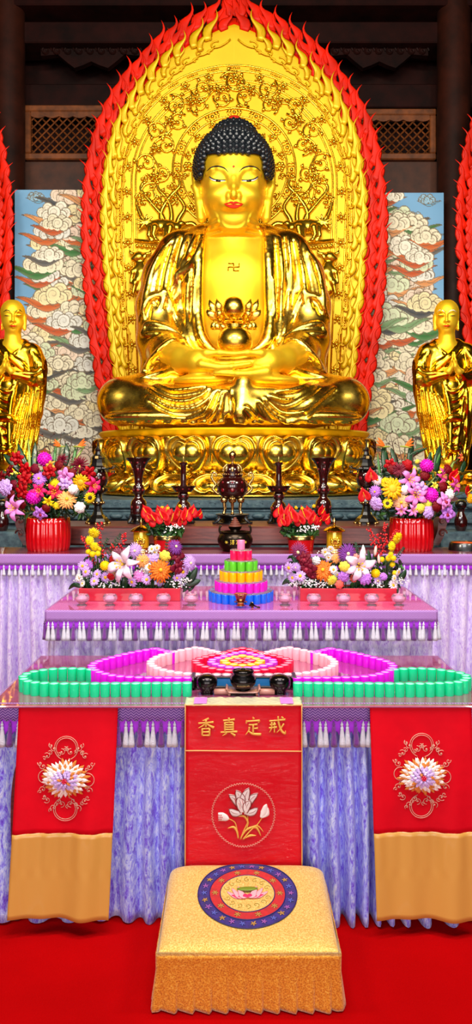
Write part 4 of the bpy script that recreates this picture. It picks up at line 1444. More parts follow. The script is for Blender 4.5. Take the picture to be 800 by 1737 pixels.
# ================================================================== tables, cloths, banners, kneeling cushion
def velvet(name, stops, scale=1.0):
    n = N(name); co = n.coord((13 * scale, 13 * scale, 4.6 * scale))
    f1 = n.noise(co, 3.0, 8, .72, 1.4)
    co2 = n.coord((60 * scale, 60 * scale, 22 * scale)); f2 = n.noise(co2, 2.0, 4, .7, .8)
    mix = n.math('ADD', n.math('MULTIPLY', f1, .62), n.math('MULTIPLY', f2, .38))
    n.set(color=n.ramp(mix, stops), rough=.62, sheen=.5, sheen_rough=.35, sheen_tint=(205, 190, 255), spec=.4)
    n.bump(mix, .55, .02)
    return n.m
VELVET = velvet('crushed_violet_velvet', [(.34, (92, 36, 196)), (.43, (122, 92, 234)), (.50, (160, 168, 250)), (.57, (204, 214, 255)), (.70, (240, 238, 255))])
VELVET2 = velvet('crushed_lilac_velvet', [(.32, (132, 60, 184)), (.41, (190, 150, 232)), (.50, (220, 204, 248)), (.60, (238, 228, 252)), (.72, (248, 238, 255))], 1.2)

def zigzag(name, a, b, k=105.0, f=105.0, amp=.0085):
    n = N(name); tc = n.new('ShaderNodeTexCoord'); sp = n.new('ShaderNodeSeparateXYZ'); n.link(tc.outputs['Object'], sp.inputs[0])
    xy = n.math('ADD', sp.outputs[0], sp.outputs[1])
    tri = n.math('PINGPONG', n.math('MULTIPLY', xy, k), 1.0)
    v = n.math('FRACT', n.math('MULTIPLY', n.math('ADD', sp.outputs[2], n.math('MULTIPLY', tri, amp)), f))
    n.set(color=n.ramp(v, [(.30, a), (.48, b), (.62, b), (.80, a)]), rough=.6, sheen=.3)
    return n.m
BRAID = zigzag('woven_zigzag_braid', (96, 52, 150), (186, 150, 222))
BRAID2 = zigzag('woven_zigzag_braid_far', (128, 70, 160), (206, 164, 220), 150, 150, .006)
LINING = mat('bright_violet_lining', (170, 36, 222), .55, sheen=.3)
TAS_W = mat('silver_lilac_tassel', (214, 212, 226), .55, sheen=.4, bump=.6, bscale=260)
TAS_P = mat('purple_tassel', (112, 30, 140), .55, sheen=.4, bump=.6, bscale=260)
TOP_F = mat('mauve_cloth_under_clear_sheet', (150, 62, 104), .25, var=.10, vscale=4, coat=1.0, coat_rough=.03, **{'Coat IOR': 1.9})
TOP_M = mat('pink_mauve_cloth_under_clear_sheet', (214, 92, 146), .25, var=.08, vscale=4, coat=1.0, coat_rough=.03, **{'Coat IOR': 1.9})
TOP_B = mat('plum_cloth_under_clear_sheet', (120, 40, 60), .3, var=.15, vscale=5, coat=.8, coat_rough=.06)

def altar_table(cx, hw, d0, d1, z, topmat, braid, vel, label, skirt_label, cloth_label, spacing, pattern, bh, lh, tl, seed, group, flare=.03, side=True, over=0.0):
    """table + its fringed cloth + velvet skirt; front edge at depth d0"""
    r_ = random.Random(seed)
    t = thing('altar_table', label, 'table', (cx, (d0 + d1) / 2, 0))
    dy = (d1 - d0)
    b = box(MB(), (0, 0, z - .021), (2 * hw - .012, dy - .012, .03), bev=.006)
    obj('tabletop', b, ROSEWOOD, t, smooth=False)
    for sx in (-1, 1):
        for sy in (-1, 1):
            obj('leg', box(MB(), (sx * (hw - .06), sy * (dy / 2 - .06), (z - .036) / 2), (.05, .05, z - .036), bev=.006), ROSEWOOD, t, smooth=False)
    # fringed cloth under a clear sheet
    c = thing('tablecloth', cloth_label, 'tablecloth', (cx, (d0 + d1) / 2, z))
    obj('cloth_top', box(MB(), (0, -over / 2, -.004), (2 * hw + over * .6, dy + over, .008), bev=.003), topmat, c, smooth=False)
    y0 = -dy / 2
    step = spacing
    runs = [((-hw, y0), (hw, y0))]
    if side: runs += [((-hw, y0 + dy * .98), (-hw, y0)), ((hw, y0), (hw, y0 + dy * .98))]
    band = MB(); lin_ = MB(); n_t = 0
    tas = {}
    for kind, m in (('W', TAS_W), ('P', TAS_P)):
        q = MB()
        lathe(q, [(0, -.0), (.0025, -.002), (.0025, -.008), (.0052, -.010), (.0056, -.014), (.0034, -.018), (.0042, -.019)], (0, 0, 0), 8)
        kk = tl / .09
        lathe(q, [(.0036, -.019), (.0058, -.024), (.0050, -.028), (.0072 * kk ** .5, -.045 * kk), (.0100 * kk ** .5, -.075 * kk), (.0112 * kk ** .5, -.090 * kk), (.006, -.088 * kk)], (0, 0, 0), 10, flute=10, fd=.22)
        tas[kind] = mesh('tassel', q, m)
    for ri, (p, q) in enumerate(runs):
        p, q = Vector((*p, 0)), Vector((*q, 0))
        L = (q - p).length; T = (q - p) / L; O = Vector((T.y, -T.x, 0))      # outward
        def at(s, o, zz): return p + T * s + O * o + Vector((0, 0, zz))
        n = int(L / step)
        nn = n * 4
        # braid: thin strip with a scalloped lower edge
        slab(band, lambda u, v: at(u * L, .006, .001 - v * (bh + (.008 * abs(math.cos(u * n * PI)) if v > .9 else 0))), nn, 4, .004, axis=-O)
        slab(lin_, lambda u, v: at(u * L, .0015, -.01 - v * (bh + lh * (.70 + .30 * abs(math.sin(u * n * PI)) ** .8) - .01)), nn, 4, .002, axis=-O)
        cnt = n if ri == 0 else min(n, 6)
        for k in range(cnt):
            kk = k if ri != 1 else n - 1 - k
            kind = pattern[kk % len(pattern)]
            if kind == '.': continue
            s = (kk + .5 + (0 if len(pattern) != 3 else (.12 if kk % 3 == 0 else -.12 if kk % 3 == 1 else 0))) * L / n
            if n_t >= 99: continue
            o = obj('tassel', tas[kind], None, c)
            o.location = at(s, .010, -bh - .004)
            o.rotation_euler = (r_.uniform(-.03, .03), r_.uniform(-.05, .05), r_.uniform(0, 3))
            n_t += 1
    obj('braid_band', band, braid, c)
    obj('scalloped_lining', lin_, LINING, c)
    # velvet skirt
    s_ = thing('table_skirt', skirt_label, 'curtain', (cx, (d0 + d1) / 2, 0))
    path = [(-hw, y0 + dy), (-hw, y0), (hw, y0), (hw, y0 + dy)]
    P_ = resample([Vector((x * .995, y * .968, 0)) for x, y in path], step=.006)
    n = len(P_)
    # pleat profile: irregular soft box folds
    ph = [0.0]
    for i in range(1, n):
        ph.append(ph[-1] + .006 / (.0160 + .006 * math.sin(i * .013 + seed) + .004 * math.sin(i * .05)))
    amp = [.028 + .012 * math.sin(i * .017 + seed * 2) for i in range(n)]
    def skirt(u, v):
        i = min(n - 1, int(round(u * (n - 1))))
        a, b_ = P_[max(0, i - 2)], P_[min(n - 1, i + 2)]
        T = (b_ - a).normalized(); O = Vector((T.y, -T.x, 0))
        w_ = math.sin(ph[i] + .4 * math.sin(v * 3 + i * .02)); w_ = math.copysign(abs(w_) ** .7, w_)
        o = -.016 + amp[i] * w_ * (.45 + .75 * v) + flare * v * v + .004 * math.sin(v * 9 + i * .05)
        zz = (z - .012) * (1 - v) + .004 * (1 - v) + (.006 + .004 * math.sin(i * .11 + seed)) * v
        return P_[i] + O * o + T * (.006 * math.sin(v * 5 + i * .07)) + Vector((0, 0, zz))
    sk = MB(); slab(sk, skirt, n - 1, 26, .003, axis=(0, 0, 0))
    sk = MB(); grid(sk, skirt, n - 1, 26)
    so = obj('velvet_panel', sk, vel, s_)
    md = so.modifiers.new('thickness', 'SOLIDIFY'); md.thickness = .003; md.offset = -1
    return t, c, s_

altar_table(.015, .883, 2.75, 3.445, .803, TOP_F, BRAID, VELVET, 'front altar table carrying the big lotus of coloured cups', 'violet blue crushed velvet skirt hanging around the front table',
            'mauve glossy cloth with tasselled fringe on the front table', .0255, 'WWP', .058, .060, .090, 1, None, -.012, over=.038)
altar_table(.024, .888, 3.50, 4.22, .996, TOP_M, BRAID2, VELVET2, 'middle altar table carrying two flower boxes and a cup tower', 'pale lilac crushed velvet skirt hanging around the middle table',
            'pink glossy cloth with tasselled fringe on the middle table', .0232, 'WWP', .046, .046, .085, 2, None, .0)
altar_table(.0, 1.62, 4.35, 4.735, 1.157, TOP_B, BRAID2, VELVET2, 'rear altar table with big red flower pots, gold lamps and bronze censer', 'pale lilac crushed velvet skirt hanging around the rear table',
            'plum glossy cloth with pale tassels on the rear table', .0325, 'W', .056, .040, .062, 3, None, .0, side=False)

# long rosewood altar table with upturned ends, behind the cloth tables
def long_altar():
    t = thing('wooden_altar_table', 'long rosewood altar table with upturned ends below the lotus throne', 'table', (-.03, 5.02, 0))
    zt, zb = 1.283, 1.165
    b = box(MB(), (0, 0, (zt + zb) / 2), (2.50, .53, zt - zb), bev=.012)
    obj('top_plank', b, ROSEWOOD, t, smooth=False)
    for s in (-1, 1):
        e = MB()
        prof = [(1.34, zb + .0), (1.37, zb + .03), (1.39, 1.25), (1.40, 1.33), (1.42, 1.40), (1.46, 1.45), (1.50, 1.47), (1.52, 1.455), (1.51, 1.435), (1.48, 1.43), (1.46, 1.40), (1.455, 1.36), (1.45, 1.30), (1.43, 1.22), (1.40, zb)]
        out = [((x - .115) * s, z) for x, z in prof]
        if s < 0: out = out[::-1]
        prism(e, out[::-1], -.26, .26)
        for k in range(3):
            sp = [(s * (1.305 + .028 * (1 - q / 12) * math.cos(q * .6)), -.265, 1.24 + k * .075 + .03 * (1 - q / 12) * math.sin(q * .6)) for q in range(12)]
            tube(e, sp, .006, 5)
        obj('upturned_end', e, ROSEWOOD, t, smooth=False)
        for sy in (-1, 1):
            obj('leg', box(MB(), (s * 1.2, sy * .2, zb / 2), (.11, .08, zb), bev=.012), ROSEWOOD, t, smooth=False)
    return t
long_altar()

# ---------------------------------------------------------------- hanging banners
RED_SATIN = mat('red_banner_cloth', (206, 0, 24), .7, var=.05, vscale=5, spec=.12, bump=.15, bscale=14)
GOLD_SATIN = mat('old_gold_satin', (200, 146, 68), .36, spec=.6, aniso=.4)
n_ = N('red_cloth_in_clear_plastic'); _c = n_.coord((3, 3, 9))
n_.set(color=(200, 0, 24), rough=.6, coat=.3, coat_rough=.04, spec=.12)
_b = n_.new('ShaderNodeBump'); _b.inputs['Strength'].default_value = .8; _b.inputs['Distance'].default_value = .03
n_.link(n_.noise(_c, 3.2, 5, .6, 1.0), _b.inputs['Height']); n_.link(_b.outputs[0], n_.p.inputs['Coat Normal'])
RED_PLASTIC = n_.m
THREAD_G = mat('gold_thread', (226, 168, 74), .35, .35, bump=.3, bscale=200)
THREAD_W = mat('silver_white_thread', (226, 208, 204), .45)
THREAD_B = mat('beige_thread', (214, 150, 130), .5)
PIPING = mat('gold_piping', (212, 160, 92), .5)
FOIL = mat('crumpled_gold_foil', (224, 216, 184), .3, .25, bump=.9, bscale=22)
CRYS_W = mat('crystal_white_bead', (246, 232, 226), .12, coat=1.0)
CRYS_O = mat('amber_bead', (214, 130, 60), .15, coat=1.0)
CRYS_L = mat('lilac_crystal_bead', (206, 176, 232), .1, coat=1.0)
TAPE = mat('pink_tape', (226, 130, 214), .4)

def side_banner(x_top, x_bot, y_split, y_bot, cxm, cym, label):
    d = 2.720
    root = thing('altar_banner', label, 'banner', (W((x_top[0] + x_top[1]) / 2, 1197, d)[0], d, .806))
    def pt(u, py, off=0.0):
        t = (py - 1197) / (y_bot - 1197)
        x = (x_top[0] + (x_bot[0] - x_top[0]) * t) * (1 - u) + (x_top[1] + (x_bot[1] - x_top[1]) * t) * u
        p = Vector(W(x, py, d))
        p.y = d - .014 * t - .010 * t * math.sin(u * 9 + 1) - .007 * t * math.sin(u * 17 + 2 * t) - .012 * t * t - off
        return p
    b = MB()
    slab(b, lambda u, v: pt(u, 1196.5 + (y_split - 1196.5) * v), 30, 20, .003)
    obj('red_cloth', b, RED_SATIN, root, world=True)
    l = MB(); slab(l, lambda u, v: Vector((pt(u, 1197).x, d + .001 + v * .024, .7945)), 6, 3, -.002, axis=(0, 0, 1))
    obj('tucked_edge', l, RED_SATIN, root, world=True)
    g = MB(); slab(g, lambda u, v: pt(u, y_split - 2 + (y_bot + 5 * (u - .5) - y_split + 2) * v, .003 + (.003 * math.sin(u * 40) * (1 - v) if v < .5 else 0)), 40, 18, .003)
    obj('gold_hem', g, GOLD_SATIN, root, world=True)
    # embroidered crystal lotus
    def em(x, y, off=.004):
        t = (y - 1197) / (y_bot - 1197)
        xl = x_top[0] + (x_bot[0] - x_top[0]) * t; xr = x_top[1] + (x_bot[1] - x_top[1]) * t
        return pt((x - xl) / (xr - xl), y, off)
    sc = MB()
    for (cx, cy, r, a0, a1) in ((cxm, cym - 50, 20, .62 * PI, 2.42 * PI), (cxm, cym - 50, 17, .8 * PI, 2.2 * PI), (cxm - 1, cym + 52, 20, -.42 * PI, 1.40 * PI), (cxm - 1, cym + 52, 17, -.2 * PI, 1.2 * PI), (cxm - 36, cym - 2, 11, .4 * PI, 1.6 * PI), (cxm + 37, cym + 2, 11, -.6 * PI, .6 * PI)):
        pts = [em(cx + r * math.cos(a), cy + r * math.sin(a)) for a in np.linspace(a0, a1, 26)]
        tube(sc, pts, S(.65, d), 5)
    k = 0
    for a in np.linspace(0, 2 * PI, 19)[:-1]:
        if abs(math.sin(a)) < .28: continue
        cx, cy = cxm + 42 * math.cos(a), cym + 57 * math.sin(a)
        if abs(math.cos(a)) < .3: cx, cy = cxm + 42 * math.cos(a), cym + 44 * math.sin(a)
        h = 1 if k % 2 else -1; k += 1
        for (ox, oy, r) in ((0, 0, 6.0), (5 * h, -5, 4.4), (-5, 4 * h, 3.6)):
            pts = [em(cx + ox + r * (1 - q / 14) * math.cos(a + h * q * .55), cy + oy + r * (1 - q / 14) * math.sin(a + h * q * .55)) for q in range(14)]
            tube(sc, pts, S(.6, d), 5)
        p = em(cx, cy, .006); ell(sc, p, (S(1.4, d),) * 3, 6, 5)
    obj('scroll_embroidery', sc, THREAD_B, root, world=True)
    r_ = random.Random(int(cxm))
    fl = MB()
    for (n, r0, r1, w_, off, m) in ((20, 20, 41, 3.6, .006, 1), (20, 18, 38, 4.0, .010, 0), (18, 16, 33, 3.2, .014, 1), (18, 14, 29, 3.8, .018, 0), (15, 11, 23, 3.4, .023, 2), (12, 8, 18, 3.2, .028, 2), (9, 5, 13, 2.6, .032, 2)):
        for q in range(n):
            a = 2 * PI * (q + .5 * (m == 1)) / n + r_.uniform(-.06, .06)
            ex, ey = math.cos(a), math.sin(a) * .80
            rr = r1 * r_.uniform(.9, 1.05)
            pts = [em(cxm + ex * r, cym + ey * r, off + h) for r, h in ((r0, 0), ((r0 + rr) * .5, .006), (rr * .92, .005), (rr, .0))]
            mm = m if r_.random() > .10 else (1 if m != 1 else 0)
            ribbon(fl, pts, [S(q_, d) for q_ in (w_ * .6, w_, w_ * .62, .4)], .004, seg=6, mi=mm)
    obj('crystal_lotus', fl, [CRYS_W, CRYS_O, CRYS_L], root, world=True, smooth=False)
    ce = MB()
    for q in range(7):
        a = q * 2 * PI / 6
        rr = 0 if q == 6 else 3.2
        ell(ce, em(cxm + rr * math.cos(a), cym + rr * math.sin(a), .036), (S(1.8, d), .006, S(1.8, d)), 8, 6)
    obj('lotus_heart', ce, mat('red_crystal_' + str(int(cxm)), (220, 20, 60), .15, coat=1.0), root, world=True)
    return root
side_banner((32, 200), (18, 186), 1413, 1552, 113, 1318, 'red banner with crystal lotus and gold satin hem, left of the kneeling cushion')
side_banner((627, 799), (635, 812), 1411, 1553, 714, 1313, 'red banner with crystal lotus and gold satin hem, right of the kneeling cushion')

def center_banner():
    d = 2.706
    root = thing('altar_banner', 'plastic covered red banner with four gold characters behind the kneeling cushion', 'banner', (W(412, 1190, d)[0], d, .806))
    x0, x1 = 313, 512.5
    def pt(px, py, off=0.0):
        p = Vector(W(px, py, d)); t = (py - 1190) / 320
        p.y = d - off - .004 * t * math.sin(px * .05) - .003 * math.sin(py * .04)
        return p
    b = MB(); slab(b, lambda u, v: pt(x0 + (x1 - x0) * u, 1192 + 290 * v) if v > .01 else Vector((pt(x0 + (x1 - x0) * u, 1194).x, d, .8085)), 24, 30, .003)
    obj('red_cloth', b, RED_PLASTIC, root, world=True)
    f = MB(); slab(f, lambda u, v: Vector((pt(x0 + (x1 - x0) * u, 1194).x, d + .095 * v, .8085 + .002 * math.sin(u * 60 + v * 9) * math.sin(v * 7 + u * 23))), 70, 10, -.0018, axis=(0, 0, 1))
    obj('foil_strip', f, FOIL, root, world=True)
    p_ = MB()
    for pts in ([(x0 + 1, 1194), (x0 + 1, 1478)], [(x1 - 1, 1194), (x1 - 1, 1478)], [(x0, 1272.5), (x1, 1273.5)], [(x0, 1196), (x1, 1196)]):
        a, c = pts
        P_ = [pt(a[0] + (c[0] - a[0]) * t, a[1] + (c[1] - a[1]) * t, .004) for t in np.linspace(0, 1, 16)]
        tube(p_, P_, S(1.05, d), 6)
    obj('piping', p_, PIPING, root, world=True)
    # characters 香 真 定 戒, brush strokes in a 100-unit box (x right, y down): (points, widths)
    H = lambda x0, x1, y, s=3: ([(x0, y + s), ((x0 + x1) / 2, y), (x1, y - s)], [4, 3.4, 5.5])
    Vv = lambda x, y0, y1: ([(x, y0), (x, y1)], [5, 4.4])
    CH = {
        'xiang': [([(66, 4), (48, 12), (30, 16)], [5, 4.5, 1]), H(8, 92, 27), Vv(50, 12, 52), ([(48, 30), (32, 44), (8, 56)], [5, 4, 1]), ([(52, 30), (68, 42), (94, 54)], [3.5, 5, 7]),
                  Vv(30, 58, 96), H(30, 70, 59, 1), Vv(70, 58, 97), H(32, 68, 76, 0), H(31, 70, 94, 0)],
        'zhen': [H(18, 82, 14), Vv(50, 2, 24), Vv(28, 26, 76), H(28, 74, 27, 1), Vv(73, 26, 76), H(30, 72, 40, 0), H(30, 72, 52, 0), H(30, 72, 64, 0), H(4, 96, 77, 2), ([(38, 82), (28, 90), (14, 97)], [5, 4, 1]), ([(60, 82), (72, 89), (84, 97)], [2.5, 5, 6.5])],
        'ding': [([(48, 0), (54, 10)], [3, 6]), ([(16, 18), (12, 34)], [5, 3]), H(16, 86, 20, 2), ([(86, 18), (78, 32)], [5, 1.5]), H(26, 74, 40, 1), Vv(50, 41, 86), H(50, 76, 60, 1), ([(30, 52), (26, 72), (8, 94)], [5, 4, 1]), ([(26, 74), (46, 88), (94, 92)], [3, 6, 6.5])],
        'jie': [H(6, 94, 24, 4), H(8, 42, 46, 1), ([(20, 34), (18, 66), (6, 88)], [4.5, 4, 1]), ([(34, 34), (34, 90)], [4.5, 3.5]), H(4, 48, 62, 2), ([(54, 2), (58, 40), (72, 78), (92, 94), (94, 78)], [4, 5, 6, 5, 1.5]), ([(86, 42), (68, 68), (46, 90)], [4.5, 4, 1]), ([(72, 4), (82, 14)], [3, 6])],
    }
    for (nm, cx, cy) in (('xiang', 349, 1233), ('zhen', 388, 1232.5), ('ding', 429, 1232), ('jie', 470, 1230)):
        m = MB(); sz = 31 / 100
        for i, (pts, ws) in enumerate(CH[nm]):
            P3 = catmull([(cx + (x - 50) * sz, cy + (y - 50) * sz * 1.02, 0) for x, y in pts], 5)
            ww = np.interp(np.linspace(0, 1, len(P3)), np.linspace(0, 1, len(ws)), ws)
            ribbon(m, [pt(p.x, p.y, .0045 + .0004 * (i % 3)) for p in P3], [S(w_ * sz * 1.2, d) for w_ in ww], .0022, seg=8)
        obj('gold_character', m, THREAD_G, root, world=True)
    # lotus roundel
    rg = MB()
    for k in range(64):
        a0 = 2 * PI * k / 64
        pts = [pt(412.5 + (53 + 1.6 * math.sin(q * 1.6 + k)) * math.cos(a0 + q * .022), 1381 + (53 + 1.6 * math.sin(q * 1.6 + k)) * math.sin(a0 + q * .022), .004) for q in range(6)]
        tube(rg, pts, S(.5, d), 4)
    obj('wavy_ring', rg, THREAD_B, root, world=True)
    lf = MB()
    def leaf(m, pts, ws, mi, off=.005, th=.002):
        P3 = catmull([(x, y, 0) for x, y in pts], 5)
        ww = np.interp(np.linspace(0, 1, len(P3)), np.linspace(0, 1, len(ws)), ws)
        ribbon(m, [pt(p.x, p.y, off) for p in P3], [S(w_, d) for w_ in ww], th, seg=8, mi=mi)
    # flower petals
    ol = MB()
    def petal(base, tip, w_, off, bend=0.0):
        bx, by = base; tx, ty = tip; dx, dy = tx - bx, ty - by; L = math.hypot(dx, dy); nx, ny = -dy / L, dx / L
        mid = [(bx + dx * t + nx * bend * math.sin(t * PI), by + dy * t + ny * bend * math.sin(t * PI)) for t in (0, .3, .6, .85, 1)]
        leaf(lf, mid, [w_ * .45, w_ * .9, w_, w_ * .62, .4], 0, off, .0022)
        for sg in (-1, 1):
            leaf(ol, [(x + nx * sg * q, y + ny * sg * q) for (x, y), q in zip(mid, (w_ * .45, w_ * .9, w_, w_ * .62, .1))], [.55, .6, .55], 0, off + .0022, .0008)
        leaf(ol, mid[1:4], [.2, .35, .2], 0, off + .0026, .0006)
    petal((410, 1376), (388, 1347), 6.5, .0045, 4); petal((414, 1376), (437, 1345), 6.5, .0045, -4)
    petal((411, 1372), (400, 1339), 7.5, .0060, 3); petal((413, 1372), (422, 1335), 7.5, .0062, -3)
    petal((410, 1377), (388, 1371), 6, .0080, -4); petal((414, 1377), (437, 1369), 6, .0080, 4)
    petal((411, 1376), (404, 1350), 8, .0095, 1); petal((416, 1376), (424, 1356), 6.5, .0105, -2)
    obj('petal_outline', ol, mat('dark_red_outline', (120, 8, 20), .55), root, world=True)
    for pts, ws in (([(442, 1386), (447, 1378), (450, 1368), (452, 1364)], [2, 6, 4, .5]), ([(444, 1386), (453, 1380), (454, 1370)], [1.5, 4, .5])): leaf(lf, pts, ws, 0, .006, .003)
    leaf(lf, [(370, 1385), (377, 1385), (384, 1387), (388, 1388)], [7, 7.5, 5.5, 1.5], 0, .006, .003)
    obj('lotus_flower', lf, THREAD_W, root, world=True)
    sm = MB()
    for pts, ws in (([(388, 1388), (398, 1394), (402, 1408), (404, 1420)], [.8, 1, 1.2, 1.4]), ([(418, 1374), (420, 1392), (413, 1408), (408, 1421)], [.8, 1, 1.2, 1.4]), ([(444, 1387), (436, 1398), (424, 1408), (412, 1422)], [.8, 1, 1.2, 1.4]),
                    ([(403, 1384), (414, 1384), (420, 1394), (418, 1404)], [.5, 2, 2, .6]), ([(386, 1404), (396, 1402), (402, 1410), (403, 1420)], [.5, 2.2, 2, .6]), ([(407, 1422), (418, 1406), (434, 1403), (442, 1417)], [.6, 2, 2.4, .5]), ([(415, 1420), (424, 1416), (434, 1416)], [.6, 2.4, .5]), ([(420, 1404), (436, 1400), (446, 1410)], [.6, 1.4, .5])):
        leaf(sm, pts, ws, 0, .0045)
    obj('lotus_stems', sm, THREAD_G, root, world=True)
    sd = MB()
    for q in range(7):
        a = q * 2 * PI / 6; r = 0 if q == 6 else 4
        ell(sd, pt(373 + r * .8 * math.cos(a), 1385 + r * math.sin(a), .0095), (S(1.1, d), .002, S(1.1, d)), 6, 5)
    for k in range(5): leaf(sd, [(398 + k * 6, 1352 + (k % 2) * 8), (400 + k * 6, 1362), (402 + k * 5, 1370)], [.3, .5, .3], 0, .011, .001)
    obj('red_stitching', sd, mat('red_stitch', (190, 20, 30), .5), root, world=True)
    for px, side in ((339, 'left'), (487, 'right')):
        x_ = W(px, 0, d)[0]
        t = box(MB(), (x_, d + .044, .8118), (S(22, d), .072, .0012), bev=.0004)
        o = obj('tape_strip', t, TAPE, None, smooth=False); tag(o, f'pink tape strip holding the {side} top corner of the character banner', 'tape')
center_banner()

# ---------------------------------------------------------------- kneeling cushion
n_ = N('gold_brocade'); _c = n_.coord()
_v = n_.voro(_c, 230, 'SMOOTH_F1'); _w = n_.noise(_c, 340, 3, .6, 2.0)
_m = n_.math('ADD', n_.math('MULTIPLY', _v, .6), n_.math('MULTIPLY', _w, .55))
n_.set(color=n_.ramp(_m, [(.36, (206, 146, 48)), (.47, (226, 172, 74)), (.58, (236, 190, 98)), (.75, (244, 206, 120))]), rough=.42, metal=.25, sheen=.4)
n_.bump(_m, .35, .006); BROCADE = n_.m
n_ = N('orange_gold_brocade'); _c = n_.coord()
_v = n_.voro(_c, 230, 'SMOOTH_F1'); _w = n_.noise(_c, 340, 3, .6, 2.0)
_m = n_.math('ADD', n_.math('MULTIPLY', _v, .6), n_.math('MULTIPLY', _w, .55))
n_.set(color=n_.ramp(_m, [(.36, (190, 108, 8)), (.48, (226, 146, 20)), (.6, (240, 170, 40)), (.75, (250, 204, 84))]), rough=.45, metal=.25, sheen=.3)
n_.bump(_m, .35, .006); BROCADE2 = n_.m

def kneeler():
    cx, cy = .0375, 2.495
    root = thing('kneeling_cushion', 'square gold brocade kneeling cushion with lotus roundel and pleated skirt', 'cushion', (cx, cy, 0))
    hw, hd = .270, .200
    def top(x, y):
        ex = max(0, 1 - (abs(x) / hw) ** 8) ** .25; ey = max(0, 1 - (abs(y) / hd) ** 8) ** .25
        return .190 + (.0525 + .0325 * (y / hd)) * ex * ey + .002 * math.sin(x * 40 + y * 11) * (1 - abs(y) / hd) * .5
    b = MB()
    def f(u, v):
        # rounded square dome: sample denser near the rim
        a = (u * 2 - 1); c = (v * 2 - 1)
        x = hw * math.sin(a * PI / 2); y = hd * math.sin(c * PI / 2)
        return (x, y, top(x, y))
    grid(b, f, 64, 54)
    base = b.n
    box(b, (0, 0, .168), (2 * hw - .004, 2 * hd - .004, .048), bev=.008)
    obj('cushion_pad', b, BROCADE, root)
    obj('base', box(MB(), (0, 0, .0775), (2 * hw - .10, 2 * hd - .16, .155), bev=.01), ROSEWOOD, root, smooth=False)
    # edge roll and pleated skirt all round
    sk = MB()
    per = [(-hw, hd), (-hw, -hd), (hw, -hd), (hw, hd), (-hw, hd)]
    P_ = resample([Vector((x, y, 0)) for x, y in per], step=.0045)
    n = len(P_)
    def skirt(u, v):
        i = min(n - 1, int(round(u * (n - 1))))
        p = P_[i]; T = (P_[min(n - 1, i + 2)] - P_[max(0, i - 2)]).normalized(); O = Vector((T.y, -T.x, 0))
        s = i * .0045
        k = (s / .051) % 1.0
        saw = (k if k < .88 else (1 - k) / .12 * .88)
        amp = .002 + .020 * max(0, v - .34) / .66 if v > .34 else .001
        o = .004 + amp * saw
        z = .192 - v * .187
        q = Vector((p.x * (1 + .012 * v), p.y * (1 - .18 * v if p.y < 0 else 1), 0))
        return q + O * o + Vector((0, 0, z))
    grid(sk, skirt, n - 1, 16)
    so = obj('pleated_skirt', sk, BROCADE2, root)
    md = so.modifiers.new('thickness', 'SOLIDIFY'); md.thickness = .003; md.offset = -1
    pp = MB(); tube(pp, [(-hw - .003, -hd - .003, .193), (hw + .003, -hd - .003, .193), (hw + .003, hd, .193), (-hw - .003, hd, .193)], .006, 8, closed=True)
    obj('edge_cord', pp, BROCADE, root)
    # roundel
    mx, my = 0.0, .026
    def disc(name, r0, r1, lift, m, nseg=64):
        q = MB()
        nr = 5
        vs = []
        for j in range(nr + 1):
            r = r0 + (r1 - r0) * j / nr
            for k in range(nseg):
                a = 2 * PI * k / nseg
                x, y = mx + r * math.cos(a), my + .94 * r * math.sin(a)
                vs.append((x, y, top(x, y) + lift))
        fs = [(j * nseg + k, (j + 1) * nseg + k, (j + 1) * nseg + (k + 1) % nseg, j * nseg + (k + 1) % nseg) for j in range(nr) for k in range(nseg)]
        q.add(vs, fs)
        return obj(name, q, m, root)
    BLUE = mat('navy_brocade', (34, 18, 104), .5, var=.25, vscale=60, sheen=.3)
    REDB = mat('red_brocade', (178, 6, 16), .5, var=.10, vscale=60, sheen=.3)
    disc('blue_ring', .122, .1615, .0016, BLUE); disc('red_ring', .088, .124, .0024, REDB); disc('gold_disc', .0, .089, .0032, BROCADE)
    def on(x, y, l): return (mx + x, my + .94 * y, top(mx + x, my + .94 * y) + l)
    cd = MB()
    for r in (.162, .124, .089):
        tube(cd, [on(r * math.cos(a), r * math.sin(a), .003) for a in np.linspace(0, 2 * PI, 65)[:-1]], .0016, 5, closed=True)
    obj('ring_cord', cd, mat('navy_cord', (30, 24, 90), .5), root)
    mo = MB(); r_ = random.Random(4)
    for k in range(26):
        a = 2 * PI * k / 26; rr = .142
        c = (rr * math.cos(a), rr * math.sin(a)); mi = k % 3
        for q in range(5):
            an = a + q * 2 * PI / 5; s = r_.uniform(.009, .013)
            ribbon(mo, [on(c[0], c[1], .003), on(c[0] + s * .6 * math.cos(an), c[1] + s * .6 * math.sin(an), .0036), on(c[0] + s * math.cos(an), c[1] + s * math.sin(an), .003)], [.001, .0028, .0006], .001, up=(0, 0, 1), seg=6, mi=mi)
    for k in range(10):
        a = 2 * PI * k / 10; c = (.106 * math.cos(a), .106 * math.sin(a))
        for q in range(6):
            an = q * PI / 3 + a; s = .012
            ribbon(mo, [on(c[0], c[1], .003), on(c[0] + s * .6 * math.cos(an), c[1] + s * .6 * math.sin(an), .0042), on(c[0] + s * math.cos(an), c[1] + s * math.sin(an), .003)], [.001, .0024, .0006], .001, up=(0, 0, 1), seg=6, mi=2)
    obj('ring_blossoms', mo, [mat('lilac_thread', (150, 80, 160), .6), mat('blue_thread', (84, 90, 176), .6), mat('dull_gold_thread', (180, 130, 60), .55)], root)
    lt = MB()
